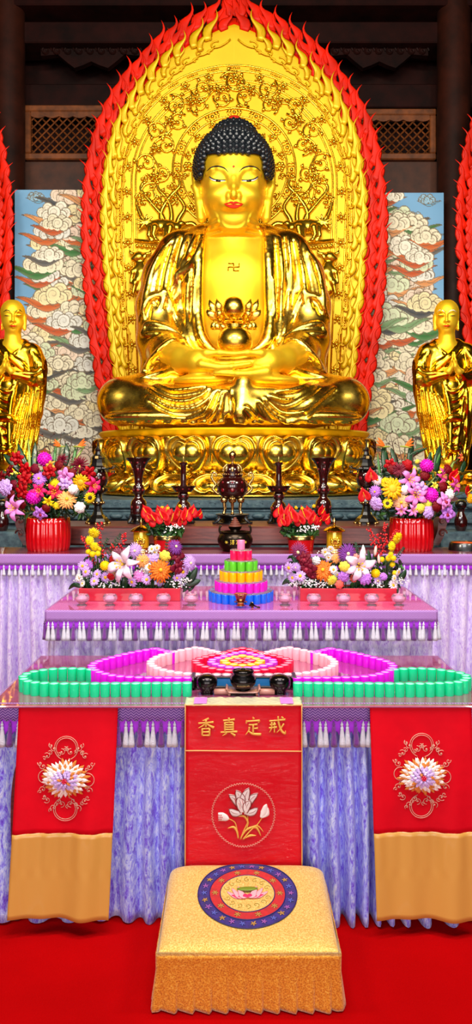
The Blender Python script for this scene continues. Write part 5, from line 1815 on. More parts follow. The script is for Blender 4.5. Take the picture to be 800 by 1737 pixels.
    for (pts, ws, mi) in [([(0, -.02), (x * .5, -.022 + abs(x) * .05), (x, y)], [.006, .013, .002], mi) for x, y, mi in
                          ((-.066, .004, 0), (.066, .004, 0), (-.052, -.014, 1), (.052, -.014, 1), (-.05, .018, 0), (.05, .018, 0), (-.032, -.024, 1), (.032, -.024, 1), (-.030, .024, 0), (.030, .024, 0), (0, -.030, 1), (-.014, -.026, 1), (.014, -.026, 1))]:
        P3 = catmull([(x, y, 0) for x, y in pts], 5)
        ww = np.interp(np.linspace(0, 1, len(P3)), [0, .55, 1], ws)
        ribbon(lt, [on(p.x, p.y, .0045 + .0003 * len(lt.f) / 60) for p in P3], list(ww), .0014, up=(0, 0, 1), seg=8, mi=mi)
    ribbon(lt, [on(x, .012, .009) for x in (-.034, -.02, 0, .02, .034)], [.004, .011, .013, .011, .004], .002, up=(0, 0, 1), seg=8, mi=2)
    obj('lotus_embroidery', lt, [mat('pale_pink_thread', (244, 160, 170), .5), mat('deep_pink_thread', (226, 40, 96), .5), mat('green_thread', (110, 130, 30), .5)], root)
    sw = MB()
    for k in range(16):
        a = 2 * PI * k / 16; c = (.070 * math.cos(a), .064 * math.sin(a))
        if abs(c[1]) < .022 and abs(c[0]) > .03: continue
        tube(sw, [on(c[0] + .012 * (1 - q / 12) * math.cos(a + q * .6), c[1] + .012 * (1 - q / 12) * math.sin(a + q * .6), .004) for q in range(12)], .0009, 4)
    obj('scroll_stitching', sw, mat('olive_thread', (150, 130, 40), .5), root)
    return root
kneeler()
# ================================================================== things on the tables
LACQ = mat('dark_red_lacquer', (44, 8, 8), .14, coat=1.0, coat_rough=.05)
LACQ_R = mat('red_enamel_medallion', (120, 12, 22), .2, coat=.6)
BLACKW = mat('black_stand_wood', (16, 12, 12), .3, coat=.5)
BRONZE = mat('dark_bronze', (46, 36, 28), .25, .85)
BRASS = gold('old_brass', (196, 150, 84), (224, 186, 120), .22)
GOLDMET = gold('bright_brass', (236, 180, 50), (248, 204, 90), .18)
AMBER = mat('amber_gold_glass', (238, 190, 30), .15, .35, coat=1.0)
RED_POT = mat('red_glazed_pot', (196, 6, 16), .16, coat=1.0, coat_rough=.05)
RED_FOILPOT = mat('red_metal_pot', (206, 10, 20), .3, .2, coat=.5)
SCARLET = mat('scarlet_wooden_trough', (184, 8, 44), .4, var=.06, vscale=12, coat=.5)
GLASS = N('clear_cut_glass').set(color=(250, 214, 236), rough=.06, trans=.8, ior=1.35, spec=.6).m
INCENSE = mat('red_brown_wood', (118, 62, 48), .5)
STEEL_K = mat('black_polished_metal', (52, 48, 48), .2, .95)
TRAYBLUE = mat('blue_satin_tray', (24, 112, 176), .3, coat=.5)
PINKWOOD = mat('pinkish_brown_wood', (176, 118, 104), .35, coat=.4)
GILT_MARK = mat('gilt_mark', (220, 190, 60), .4)

ZB, ZA, ZM, ZF = 1.157, 1.283, .996, .803
def stand_at(px, d, z): return (W(px, 0, d)[0], d, z)
def pxz(d, z):
    """pixel row -> height above z at depth d"""
    return lambda py: CZ - (py - HY) * d / F - z

def lathe_px(prof, d, z, mi=0, seg=32, mb=None, **kw):
    h = pxz(d, z); m = mb or MB()
    return lathe(m, [(S(r, d), h(py)) for r, py in prof], (0, 0, 0), seg, mi, **kw)

def low_stand(parent, d, z, ytop, r, name='stand'):
    """small black wooden stand with an apron and curled feet"""
    h = pxz(d, z); top = h(ytop); R = S(r, d)
    m = MB()
    lathe(m, [(R * .9, top - .008), (R * .98, top - .006), (R * .98, top), (R * .2, top)], seg=24)
    lathe(m, [(R * .55, .010), (R * .62, top * .5), (R * .86, top - .008)], seg=24)
    for k in range(5):
        a = 2 * PI * k / 5 - PI / 2
        pts = [(R * .85 * math.cos(a), R * .85 * math.sin(a), top - .008), (R * .80 * math.cos(a), R * .80 * math.sin(a), top * .55), (R * 1.02 * math.cos(a), R * 1.02 * math.sin(a), .012), (R * 1.2 * math.cos(a), R * 1.2 * math.sin(a), .008)]
        tube(m, catmull(pts, 4), .010, 6)
    lathe(m, [(R * .95, .0), (R * .95, .008), (R * .5, .009)], seg=24)
    return obj(name, m, BLACKW, parent, sharp=40)

def medallions(parent, d, z, rows, seg=None):
    m = MB(); h = pxz(d, z)
    for py, r, s, n in rows:
        for k in range(n):
            a = 2 * PI * k / n - PI / 2
            R = S(r, d)
            ell(m, (R * math.cos(a), R * math.sin(a), h(py)), (S(s, d), S(s, d) * .3, S(s, d)), 8, 6, M=rotm(0, 0, a + PI / 2))
    return obj('enamel_medallion', m, LACQ_R, parent)

# tall trumpet vases
def gu_vase(px, label):
    d, z = 5.0, ZA
    t = thing('trumpet_vase', label, 'vase', stand_at(px, d, z), 'trumpet vases')
    m = lathe_px([(14, 872), (14.5, 869), (14, 858), (12.5, 850), (9, 846), (6.6, 843), (6.8, 838.5), (9, 837), (10.6, 831), (9.4, 824.5), (7, 822), (6.6, 818), (7.2, 817), (7.2, 814), (7.4, 808), (9, 800), (12, 791), (16, 783.5), (22.5, 777.3), (22, 776.4), (15, 782), (9, 797), (5, 808)], d, z)
    obj('body', m, LACQ, t, sharp=50)
    low_stand(t, d, z, 872, 16)
    medallions(t, d, z, [(784.5, 15.5, 2.2, 8), (796, 10.6, 2.2, 6), (831, 10.4, 2.4, 7), (860, 13.9, 2.8, 7)])
    return t
gu_vase(235, 'dark red lacquer trumpet vase behind the left gold lamp')
gu_vase(548, 'dark red lacquer trumpet vase behind the right gold lamp')

def candle_stand(px, label):
    d, z = 5.0, ZA
    t = thing('candlestick', label, 'candlestick', stand_at(px, d, z), 'pricket candlesticks')
    obj('base', lathe_px([(14.5, 872), (14.5, 868), (13.5, 860), (10, 853), (6.5, 850), (6.5, 847.5), (8.6, 846), (9.6, 842), (8.2, 837), (6, 834.5)], d, z), LACQ, t, sharp=50)
    obj('drip_dish', lathe_px([(5, 835), (13, 834.6), (14, 833.5), (20.5, 825.5), (21.5, 824), (20.5, 824), (13.5, 831), (4, 832)], d, z), LACQ, t, sharp=50)
    obj('column', lathe_px([(6, 832), (6, 823), (5, 821), (4.6, 790), (6.4, 787.6), (7, 785), (6, 784), (2, 784.5)], d, z), LACQ, t, sharp=50)
    obj('pricket', lathe_px([(1.2, 785), (.9, 780), (.3, 772)], d, z, seg=10), BRASS, t)
    low_stand(t, d, z, 872, 17)
    medallions(t, d, z, [(829, 17.6, 1.9, 10), (841.5, 9.5, 2, 6), (862, 13.9, 2.6, 7)])
    return t
candle_stand(311, 'dark red pricket candlestick behind the left red anthurium pot')
candle_stand(472.5, 'dark red pricket candlestick behind the right red anthurium pot')

def tall_censer():
    d, z = 5.0, ZA
    t = thing('tripod_censer', 'dark red tripod censer with gold dragon handles in front of the throne', 'incense burner', stand_at(394, d, z))
    obj('bowl', lathe_px([(6, 847), (14, 845.5), (21, 840), (25.6, 832), (26.6, 824), (25.2, 817), (21, 811.5), (16.5, 809), (17, 806), (15, 806)], d, z), LACQ, t, sharp=50)
    lid = obj('lid', lathe_px([(15, 808), (17.6, 806.5), (17.6, 803), (16, 802), (15.4, 797), (12.6, 791), (8, 787), (3, 785.4)], d, z), LACQ, t, sharp=50)
    r = MB()
    for k in range(26):
        a = 2 * PI * k / 26
        ell(r, (S(17.4, d) * math.cos(a), S(17.4, d) * math.sin(a), pxz(d, z)(804.5)), (.005,) * 3, 6, 5)
    for k in range(8):
        a = 2 * PI * k / 8 - PI / 2
        pts = [(S(16.2, d) * math.cos(a), S(16.2, d) * math.sin(a), pxz(d, z)(800)), (S(14.6, d) * math.cos(a), S(14.6, d) * math.sin(a), pxz(d, z)(793)), (S(8.6, d) * math.cos(a), S(8.6, d) * math.sin(a), pxz(d, z)(787))]
        ribbon(r, catmull(pts, 4), [.012, .012, .011, .01, .009, .007, .005, .003, .002], .006, up=(math.cos(a), math.sin(a), .4), seg=6)
    obj('gilt_filigree', r, BRASS, lid)
    k_ = MB()
    lathe_px([(3, 786), (1.6, 784), (2.4, 781), (4.6, 778), (6.4, 774), (6.6, 770.5), (5, 767.4), (2, 766), (1.2, 763), (0, 757)], d, z, mb=k_, seg=16)
    obj('finial', k_, BRASS, lid)
    for s in (-1, 1):
        hm = MB(); h = pxz(d, z)
        def q(x, y): return (s * S(x, d), 0, h(y))
        pts = catmull([q(23, 838), q(29, 834), q(33, 828), (q(28, 822)), q(32, 816), q(35, 809), q(32, 802), q(27, 804), q(29, 808)], 5)
        n = len(pts)
        ribbon(hm, pts, [S(2.6 * (1 - .45 * i / n), d) for i in range(n)], [S(2.4 * (1 - .4 * i / n), d) for i in range(n)], seg=8)
        ell(hm, q(31, 802), (S(3.6, d), S(2.4, d), S(2.6, d)), 10, 8)
        for i in range(4, n, 4):
            p = pts[i]; ribbon(hm, [p, p + Vector((s * S(4, d), 0, S(1.5, d)))], [S(1.6, d), .001], .004, seg=6)
        obj('dragon_handle', hm, BRASS, t)
    for k in range(3):
        a = -PI / 2 + k * 2 * PI / 3
        lm = MB(); h = pxz(d, z)
        def q(r, y): return (S(r, d) * math.cos(a), S(r, d) * math.sin(a), h(y))
        ell(lm, q(16, 847.5), (S(7, d), S(5, d), S(5.6, d)), 12, 8, M=rotm(0, 0, a + PI / 2))
        ell(lm, q(20.5, 846), (S(3, d), S(2, d), S(2, d)), 8, 6)
        for e in (-1, 1):
            ell(lm, Vector(q(19, 844.6)) + Vector((-math.sin(a), math.cos(a), 0)) * (e * S(3.6, d)), (S(1.6, d),) * 3, 8, 6)
        pts = catmull([q(16, 849), q(15, 857), q(13.6, 864), q(15.6, 869.5), q(17, 871.5)], 4)
        n = len(pts); ribbon(lm, pts, [S(3.6 - 1.6 * math.sin(PI * i / n), d) for i in range(n)], [S(3.4 - 1.6 * math.sin(PI * i / n), d) for i in range(n)], up=(math.cos(a), math.sin(a), 0), seg=8)
        obj('mask_leg', lm, BRASS, t)
    for s in (-14, 14):
        lm = MB(); h = pxz(d, z)
        def q(x, y, v=0): return (S(x, d), -S(9 + v, d), h(y))
        ell(lm, q(s, 848), (S(6.4, d), S(5, d), S(5.4, d)), 12, 8)
        pts = catmull([q(s, 850), q(s * 1.0, 858), q(s * .95, 865), q(s * 1.05, 871.5, 2)], 4); n = len(pts)
        ribbon(lm, pts, [S(3.4 - 1.6 * math.sin(PI * i / n), d) for i in range(n)], S(2.4, d), seg=8)
        obj('mask_leg', lm, BRASS, t)
    low_stand(t, d, z, 872, 29)
    medallions(t, d, z, [(831, 25.6, 3.4, 9), (818, 25.2, 2.4, 9)])
tall_censer()

def pagoda(px, label):
    d, z = 4.98, ZA
    t = thing('lantern_stand', label, 'lantern', stand_at(px, d, z), 'black tiered lantern stands')
    obj('base', lathe_px([(20, 896), (20, 890), (19, 886), (20, 884), (17, 879), (10, 873), (8, 868), (7, 863)], d, z, seg=8), BLACKW, t, smooth=False)
    b = MB()
    for k in range(8):
        a = 2 * PI * k / 8
        ell(b, (S(18.5, d) * math.cos(a), S(18.5, d) * math.sin(a), pxz(d, z)(887)), (.014, .014, .010), 8, 6)
        ell(b, (S(9, d) * math.cos(a), S(9, d) * math.sin(a), pxz(d, z)(852.5)), (.011, .011, .009), 8, 6)
        ell(b, (S(15, d) * math.cos(a), S(15, d) * math.sin(a), pxz(d, z)(830)), (.008, .008, .012), 6, 5)
    obj('gilt_studs', b, BRASS, t)
    obj('post', lathe_px([(7, 864), (6, 858), (9.5, 855), (9.5, 850), (6.5, 846), (6.5, 838), (14, 834), (16, 832), (16, 828), (13, 826)], d, z), BLACKW, t, sharp=45)
    obj('lamp_globe', lathe_px([(9, 827), (14, 823), (17, 815), (17.5, 808), (15, 801), (10, 797)], d, z), LACQ, t)
    ro = lathe_px([(14, 798), (22, 795), (21, 793), (15, 790), (12, 785), (11, 779), (12, 777), (10, 774), (6, 771), (4.5, 766), (5.6, 763), (3.4, 760), (1.6, 757), (.8, 746)], d, z, seg=8)
    obj('roof', ro, BLACKW, t, smooth=False)
    h = MB()
    for k in range(8):
        a = 2 * PI * k / 8 + PI / 8
        R = S(21, d); p = Vector((R * math.cos(a), R * math.sin(a), pxz(d, z)(794.5)))
        o = Vector((math.cos(a), math.sin(a), 0))
        tube(h, catmull([p, p + o * .02 + Vector((0, 0, .002)), p + o * .034 + Vector((0, 0, .018))], 3), .004, 5)
        ell(h, p + o * .026 + Vector((0, 0, -.022)), (.006, .006, .010), 6, 5)
    obj('eave_hooks', h, BLACKW, t)
    obj('gilt_panel', box(MB(), (0, -S(11, d), pxz(d, z)(776)), (S(7, d), .012, S(6, d)), bev=.003), BRASS, t, smooth=False)
    medallions(t, d, z, [(811, 17, 3.4, 8)])
pagoda(166, 'black tiered lantern stand right of the left red flower pot')
pagoda(621, 'black tiered lantern stand left of the right red flower pot')

def bronze_censer():
    d, z = 4.52, ZB
    t = thing('bronze_censer', 'squat dark bronze incense burner with gilt characters on the rear table', 'incense burner', stand_at(398.5, d, z))
    obj('bowl', lathe_px([(20, 935), (22, 933), (22, 931.5), (26, 927), (29.5, 919), (30, 914), (27, 907), (24, 904), (25.5, 902), (24, 901), (20, 904), (6, 910)], d, z, seg=40), BRONZE, t, sharp=50)
    for s in (-1, 1):
        m = MB(); h = pxz(d, z)
        pts = catmull([(s * S(24, d), 0, h(906)), (s * S(26.5, d), 0, h(900)), (s * S(25.5, d), 0, h(893)), (s * S(22.5, d), 0, h(892.6))], 4)
        ribbon(m, pts, S(1.8, d), S(3, d), seg=8)
        obj('ear_handle', m, BRONZE, t)
    obj('lid_neck', lathe_px([(9, 905), (8.6, 898), (11, 895.5), (11.5, 893), (9, 892.5)], d, z), BRONZE, t, sharp=45)
    c = MB()
    for k in range(5):
        r0 = 10.6 - k * 1.9; y0 = 893.5 - k * 3.2
        lathe_px([(r0 - .6, y0), (r0, y0 - .8), (r0 - .2, y0 - 2.4), (r0 - 1.6, y0 - 3.2)], d, z, mb=c, seg=24)
    obj('ribbed_cone', c, INCENSE, t, sharp=60)
    gm = MB(); h = pxz(d, z)
    def mark(px, py): 
        x = S(px, d); r = S(29.4, d); return (x, -math.sqrt(max(1e-6, r * r - x * x)) - .003, h(py))
    G1 = [([(-6.4, 914), (-5.2, 915)]), ([(-6.4, 917), (-5.2, 917.4)]), ([(-6.4, 921), (-5, 919)]), ([(-4, 914.4), (.2, 914.2)]), ([(-3.4, 916.4), (-.4, 916.4)]), ([(-4.2, 918.4), (.4, 918.2)]), ([(-2, 913), (-2, 921.4)]), ([(-3.4, 920.2), (-.4, 920.2)]),
          ([(3, 914.4), (9.4, 914)]), ([(6, 914.4), (4.6, 917.6), (3, 920.4)]), ([(5, 917.4), (5, 921)]), ([(5, 917.4), (8.4, 917.4), (8.4, 921)]), ([(5, 921), (8.4, 921)])]
    for part_ in (G1[:8], G1[8:]):
        gm = MB()
        for s_ in part_: ribbon(gm, [mark(x - 1.4, y) for x, y in s_], .0022, .0012, seg=5)
        obj('gilt_character', gm, GILT_MARK, t)
    for cx_ in (-14.5, 17):
        gm = MB()
        for q in range(6):
            a = q * PI / 3; ribbon(gm, [mark(cx_, 917.5), mark(cx_ + 2.8 * math.cos(a), 917.5 + 2.8 * math.sin(a))], [.003, .0006], .0012, seg=5)
        obj('gilt_emblem', gm, GILT_MARK, t)
bronze_censer()

def gold_lamp(px, label):
    d, z = 4.55, ZB
    t = thing('oil_lamp', label, 'lamp', stand_at(px, d, z), 'gold cylinder lamps')
    obj('base', lathe_px([(15, 934), (15, 932), (13, 930), (14, 928.6), (13, 928)], d, z), BRASS, t, sharp=45)
    cyl = obj('glass_cylinder', lathe_px([(13, 929), (13.4, 928), (13.4, 903), (13, 902)], d, z), AMBER, t, sharp=45)
    m = MB(); h = pxz(d, z)
    def q(x, y, l=.004):
        X = S(x, d); R = S(13.4, d); a = X / R
        return (R * math.sin(a) * 1.0, -R * math.cos(a) - l, h(y))
    for (x0, y0, x1, y1, w_) in ((0, 922, 0, 908, 2.2), (0, 922, -4, 909, 2), (0, 922, 4, 909, 2), (0, 922, -8, 912, 1.9), (0, 922, 8, 912, 1.9), (0, 922, -9, 917, 1.6), (0, 922, 9, 917, 1.6), (0, 924, -6, 926, 1.3), (0, 924, 6, 926, 1.3)):
        ribbon(m, [q(x0, y0), q((x0 + x1) / 2 + (x1 - x0) * .15, (y0 + y1) / 2), q(x1, y1)], [S(.8, d), S(w_, d), .001], .003, seg=6)
    obj('lotus_relief', m, GOLDMET, cyl)
    obj('roof', lathe_px([(13, 902.6), (18.6, 901), (18.8, 899.6), (14, 895.6), (7, 892.6), (2.6, 891), (2, 889)], d, z), GOLDMET, t, sharp=45)
    obj('knob', lathe_px([(1.8, 890), (3, 887), (2.8, 884), (1.4, 882.4), (.9, 880), (0, 877.5)], d, z, seg=12), BRASS, t)
gold_lamp(239.5, 'gold cylinder lamp with lotus relief beside the left red anthurium pot')
gold_lamp(566.5, 'gold cylinder lamp with lotus relief beside the right red anthurium pot')

for px, side, dx in ((4, 'left', 0), (781, 'right', 0)):
    d, z = 5.7, 1.18
    x = W(px, 0, d)[0]
    sp = thing('lacquer_vase', f'dark red lacquer vase on the stone step at the {side} edge of the photo', 'vase', (x, d, z))
    obj('body', lathe_px([(7, 912), (8, 908), (6, 903), (9, 897), (11, 889), (11, 882), (7.5, 874), (5, 868), (7.5, 864), (6, 863.4)], d, z), LACQ, sp, sharp=45)
    obj('stand', lathe_px([(10, 913.3), (10, 910), (7, 908.6)], d, z), BLACKW, sp, sharp=45)
    obj('flower_ball', ell(MB(), (0, 0, pxz(d, z)(856)), (S(10, d), S(10, d), S(9, d)), 16, 12), BLACKW, sp)
    b = box(MB(), (0, 0, z / 2), (.34, .30, z), bev=.012)
    o = obj('stone_step', b, STONE, None, smooth=False, loc=(x, d + .05, 0)); tag(o, f'blue grey stone step under the {side} lacquer vase', 'stone pedestal')
d = 4.58
t = thing('offering_bowl', 'black bowl with orange inside at the right end of the rear table', 'bowl', (W(788, 0, d)[0], d, ZB))
obj('shell', lathe_px([(26, 936), (28, 934), (26, 922), (24, 919.6), (22, 920), (23, 930), (6, 933)], d, ZB, seg=36), BLACKW, t, sharp=50)
obj('orange_lining', lathe_px([(22, 929), (21.8, 920.6), (21, 921), (20.6, 929), (4, 931)], d, ZB, seg=36), mat('orange_lining', (220, 90, 20), .4), t)

# ---------------------------------------------------------------- glowing cups
def cup_pair(name, col, r, h, glow):
    m = MB(); lathe(m, [(r * .92, 0), (r * .97, .002), (r, h * .96), (r * .985, h), (r * .88, h), (r * .86, h * .85)], seg=16)
    n = N(name)
    n.set(color=col, rough=.22, coat=.4, emit_color=col, emit=glow, spec=.35)
    c = mesh('votive_cup', m, n.m, sharp=50)
    x = MB(); lathe(x, [(r * .86, h * .88), (r * .855, h * .955), (r * .5, h * .965), (0, h * .96)], seg=12)
    wn = N(name + '_wax'); lt = tuple(min(255, 130 + .48 * q) for q in col); wn.set(color=lt, rough=.4, emit_color=lt, emit=.55)
    return c, mesh('lit_wax', x, wn.m)
CUPS = {}
def put_cup(kind, loc, label, group, r_):
    c, x = CUPS[kind]
    o = obj('votive_cup', c, None); o.location = loc; o.rotation_euler = (0, 0, r_.uniform(0, 6))
    tag(o, label, 'votive lamp', group)
    obj('lit_wax', x, None, o)
    return o
CH_ = .048
for k, c in dict(green=(16, 206, 140), magenta=(226, 22, 226), pink=(255, 186, 200), red=(236, 16, 60), purple=(206, 60, 216), yellow=(250, 190, 10)).items():
    CUPS[k] = cup_pair(k + '_cup', c, .0185, CH_, .13)
r_ = random.Random(5)
zt_ = ZF + CH_
def onplane(px, py):
    d = (CZ - zt_) * F / (py - HY)
    return Vector(((px - CX) * d / F, d, ZF))
def ring(kind, pix, label, group, closed=False, mirror=False, skip=None, sub=6):
    P = [onplane((822 - x) if mirror else x, y) for x, y in pix]
    P = resample(catmull(P, sub, closed), step=.0372, closed=closed)
    for p in P: put_cup(kind, (p.x, p.y, ZF), label, group, r_)
g = [(153, 1135), (125, 1133.5), (95, 1134), (66, 1137), (46, 1142), (39, 1149), (50, 1155.5), (75, 1158), (110, 1159), (200, 1158.8), (317, 1158)]
ring('green', g, 'green glowing cup in the long green ring on the left of the cup lotus', 'green cups on the left')
g2 = [(x - (8 if x < 60 else 0), y) for x, y in g]
ring('green', g2, 'green glowing cup in the long green ring on the right of the cup lotus', 'green cups on the right', mirror=True)
mg = [(318, 1149), (250, 1148.6), (203, 1146.6), (177, 1142), (160, 1135), (156, 1128), (168, 1121), (200, 1112), (228, 1105.5), (260, 1100)]
ring('magenta', mg, 'magenta glowing cup in the left magenta petal of the cup lotus', 'magenta cups on the left')
ring('magenta', [(265, 1100), (290, 1106)], 'magenta glowing cup at the tip of the left magenta petal', 'magenta tip cups on the left')
ring('magenta', mg, 'magenta glowing cup in the right magenta petal of the cup lotus', 'magenta cups on the right', mirror=True)
ring('magenta', [(265, 1100), (290, 1106)], 'magenta glowing cup at the tip of the right magenta petal', 'magenta tip cups on the right', mirror=True)
pk = [(384, 1143.5), (335, 1143), (298, 1140), (272, 1134.5), (257, 1127), (257, 1120), (270, 1112), (300, 1104), (331, 1098)]
ring('pink', pk, 'pale pink glowing cup in the left pink petal of the cup lotus', 'pink cups on the left')
ring('pink', [(340, 1099), (362, 1104), (376, 1108)], 'pale pink glowing cup between the left pink petal and the red ring', 'pink tip cups on the left')
ring('pink', pk, 'pale pink glowing cup in the right pink petal of the cup lotus', 'pink cups on the right', mirror=True)
ring('pink', [(340, 1099), (362, 1104), (376, 1108)], 'pale pink glowing cup between the right pink petal and the red ring', 'pink tip cups on the right', mirror=True)
def sym(h): return h + [(822 - x, y) for x, y in h[-2::-1] if abs(x - 411) > 1]
ring('red', sym([(411, 1099), (382, 1106), (352, 1112.5), (334, 1118), (333, 1123), (347, 1130), (380, 1136), (411, 1138)]), 'red glowing cup in the pointed red ring of the cup lotus', 'red ring cups', closed=True, sub=5)
ring('purple', sym([(411, 1105), (386, 1111), (364, 1117), (358, 1121), (366, 1126), (388, 1131), (411, 1132.5)]), 'purple glowing cup in the ring inside the red ring', 'purple ring cups', closed=True, sub=5)
ring('yellow', sym([(411, 1111.6), (394, 1115), (380, 1120), (386, 1124.4), (411, 1127.6)]), 'yellow glowing cup in the ring around the red heart', 'yellow ring cups', closed=True, sub=5)
for k in range(7):
    a = k * PI / 3; rr = .037 if k < 6 else 0
    c = onplane(411, 1119.6)
    put_cup('red', (c.x + rr * math.cos(a), c.y + rr * math.sin(a), ZF), 'red glowing cup in the small heart of the cup lotus', 'red heart cups', r_)

# cup tower on the middle table
TW = {}
for k, c in dict(blue=(10, 96, 226), magenta=(232, 24, 190), amber=(255, 176, 0), lime=(92, 196, 40), rose=(240, 24, 84), blush=(250, 130, 176)).items():
    CUPS['t_' + k] = cup_pair('tower_' + k + '_cup', c, .0192, .0455, .13)
dt = 3.78; xt = W(408.5, 0, dt)[0]
CLEARP = N('clear_acrylic').set(color=(245, 240, 250), rough=.08, trans=.9, ior=1.45).m
z = ZM
for lv, (k, R_, n) in enumerate((('blue', .142, 23), ('magenta', .112, 18), ('amber', .089, 14), ('lime', .066, 10), ('rose', .040, 6), ('blush', 0, 1))):
    nm = dict(blue='bottom', magenta='second', amber='third', lime='fourth', rose='fifth', blush='top')[k]
    cn = dict(blue='blue', magenta='magenta', amber='yellow', lime='green', rose='red', blush='pink')[k]
    for q in range(n):
        a = 2 * PI * q / max(1, n) - PI / 2
        put_cup('t_' + k, (xt + R_ * math.cos(a), dt + R_ * math.sin(a), z), f'{cn} glowing cup in the {nm} tier of the cup tower' if n > 1 else 'single pink glowing cup on top of the cup tower', f'{cn} tower cups' if n > 1 else None, r_)
    # an inner ring carries the next tier
    if n > 8:
        for q in range(max(3, n - 8)):
            a = 2 * PI * q / max(3, n - 8)
            rr = R_ - .040
            if rr < .02: break
            put_cup('t_' + k, (xt + rr * math.cos(a), dt + rr * math.sin(a), z), f'{cn} glowing cup in the {nm} tier of the cup tower', f'{cn} tower cups', r_)
    z += .0455
    if lv < 5:
        o = obj('acrylic_disc', lathe(MB(), [(R_ + .012, 0), (R_ + .013, .001), (R_ + .013, .003), (R_ + .012, .004), (.004, .004)], seg=40), CLEARP, loc=(xt, dt, z))
        tag(o, f'clear acrylic disc resting on the {nm} tier of the cup tower', 'disc')
        z += .004

# little red cup on a metal saucer with a lid holder beside it
d, z = 3.56, ZM
t = thing('offering_cup', 'small dark red cup on a metal foot in front of the cup tower', 'cup', stand_at(408, d, z))
obj('cup', lathe_px([(5, 1021), (7.6, 1018), (10.6, 1009), (11.4, 1007.6), (10.6, 1007.6), (7, 1016)], d, z), mat('deep_red_glaze', (110, 8, 8), .12, coat=1.0), t, sharp=50)
obj('rim', lathe_px([(10.8, 1009), (11.7, 1007.6), (11.2, 1006.8), (10.4, 1007.6)], d, z), BRASS, t)
obj('saucer_foot', lathe_px([(7, 1027.4), (7, 1026), (5, 1024.6), (5.6, 1022.6), (11.4, 1021), (11, 1020), (5, 1020.4)], d, z), BRASS, t, sharp=50)
t = thing('cup_lid', 'dark metal lid with a knob leaning beside the small red cup', 'lid', stand_at(426, d - .0, z))
m = MB(); M_ = Matrix.Translation((S(3, d), 0, S(4.4, d))) @ Matrix.Rotation(math.radians(112), 4, 'Y')
b_ = MB(); lathe(b_, [(S(4.4, d), -S(6, d)), (S(4, d), -S(5, d)), (S(3, d), 0), (S(1.2, d), S(2, d)), (S(1.2, d), S(8, d)), (S(2.2, d), S(9, d)), (S(1.8, d), S(12, d)), (0, S(13, d))], seg=16)
m.merge(b_, M_); obj('lid_body', m, BRONZE, t)
m = MB(); lathe(m, [(S(2.6, d), 0), (S(1.5, d), S(2, d)), (S(1.2, d), S(7, d)), (S(2, d), S(8, d)), (0, S(9.5, d))], (S(2, d), .012, 0), 12); obj('rest', m, BRASS, t)

# clear glass bowls along the edge of the middle table
gb = MB(); k = S(1, 3.62)
lathe(gb, [(8 * k, 0), (8.4 * k, 1.5 * k), (5 * k, 3 * k), (5.6 * k, 4.6 * k), (10 * k, 7.5 * k), (12.6 * k, 12 * k), (12 * k, 16 * k), (10 * k, 18.6 * k), (10.2 * k, 19 * k), (9 * k, 19 * k), (10.6 * k, 14 * k), (9 * k, 9 * k), (3 * k, 6.2 * k)], seg=24, flute=8, fd=.10)
gbm = mesh('glass_bowl', gb, GLASS)
wx = MB(); lathe(wx, [(8.4 * k, 8.8 * k), (9.6 * k, 11 * k), (5 * k, 11.3 * k), (0, 11 * k)], seg=16)
wxm = mesh('wax_fill', wx, mat('pale_wax', (226, 176, 206), .4))
ordn = ['first', 'second', 'third', 'fourth', 'fifth', 'sixth', 'seventh', 'eighth', 'ninth', 'tenth']
for i, px in enumerate((139, 186.5, 230, 277, 324, 483, 532, 582, 630, 676)):
    o = obj('glass_bowl', gbm, None, loc=(W(px, 0, 3.62)[0], 3.62, ZM), rot=(0, 0, i * .7))
    tag(o, f'clear glass candle bowl, {ordn[i]} from the left along the middle table', 'bowl', 'glass bowls on the middle table')
    obj('wax_fill', wxm, None, o)

# ---------------------------------------------------------------- front group: tray, jars, censer
def front_tray():
    d = 2.93; z = ZF
    t = thing('tray', 'blue tray with black ends in front of the cup lotus', 'tray', (W(413, 0, d)[0], d + .02, z))
    x0 = S(322 - 413, d); x1 = S(504 - 413, d)
    m = MB(); box(m, (0, 0, .021), (x1 - x0 - .06, .05, .040), bev=.005); obj('blue_box', m, TRAYBLUE, t, smooth=False)
    for s in (-1, 1):
        m = MB(); box(m, (s * (x1 - .012), -.008, .025), (.030, .085, .050), bev=.010); obj('black_end', m, STEEL_K, t, smooth=False)
    m = MB(); box(m, (0, -.030, .006), (x1 - x0 - .05, .012, .012), bev=.003); box(m, (0, .0, .0435), (x1 - x0 - .05, .056, .005), bev=.002); obj('rail', m, STEEL_K, t, smooth=False)
front_tray()
def jar(px, label):
    d, z = 2.862, ZF
    t = thing('round_jar', label, 'jar', stand_at(px, d, z), 'round black jars')
    obj('body', lathe_px([(7, 1177.6), (9.4, 1177), (9.8, 1175), (9.8, 1172.4), (13, 1168), (16.8, 1162), (17.8, 1156.6), (16.6, 1151), (12.6, 1146.6), (6, 1144.4), (0, 1144)], d, z, seg=36), STEEL_K, t, sharp=50)
    obj('foot_ring', lathe_px([(8, 1178), (10.6, 1177.8), (10.8, 1175.4), (9.4, 1174.6)], d, z), STEEL_K, t)
jar(351, 'round black polished jar left of the small front censer')
jar(474, 'round black polished jar right of the small front censer')
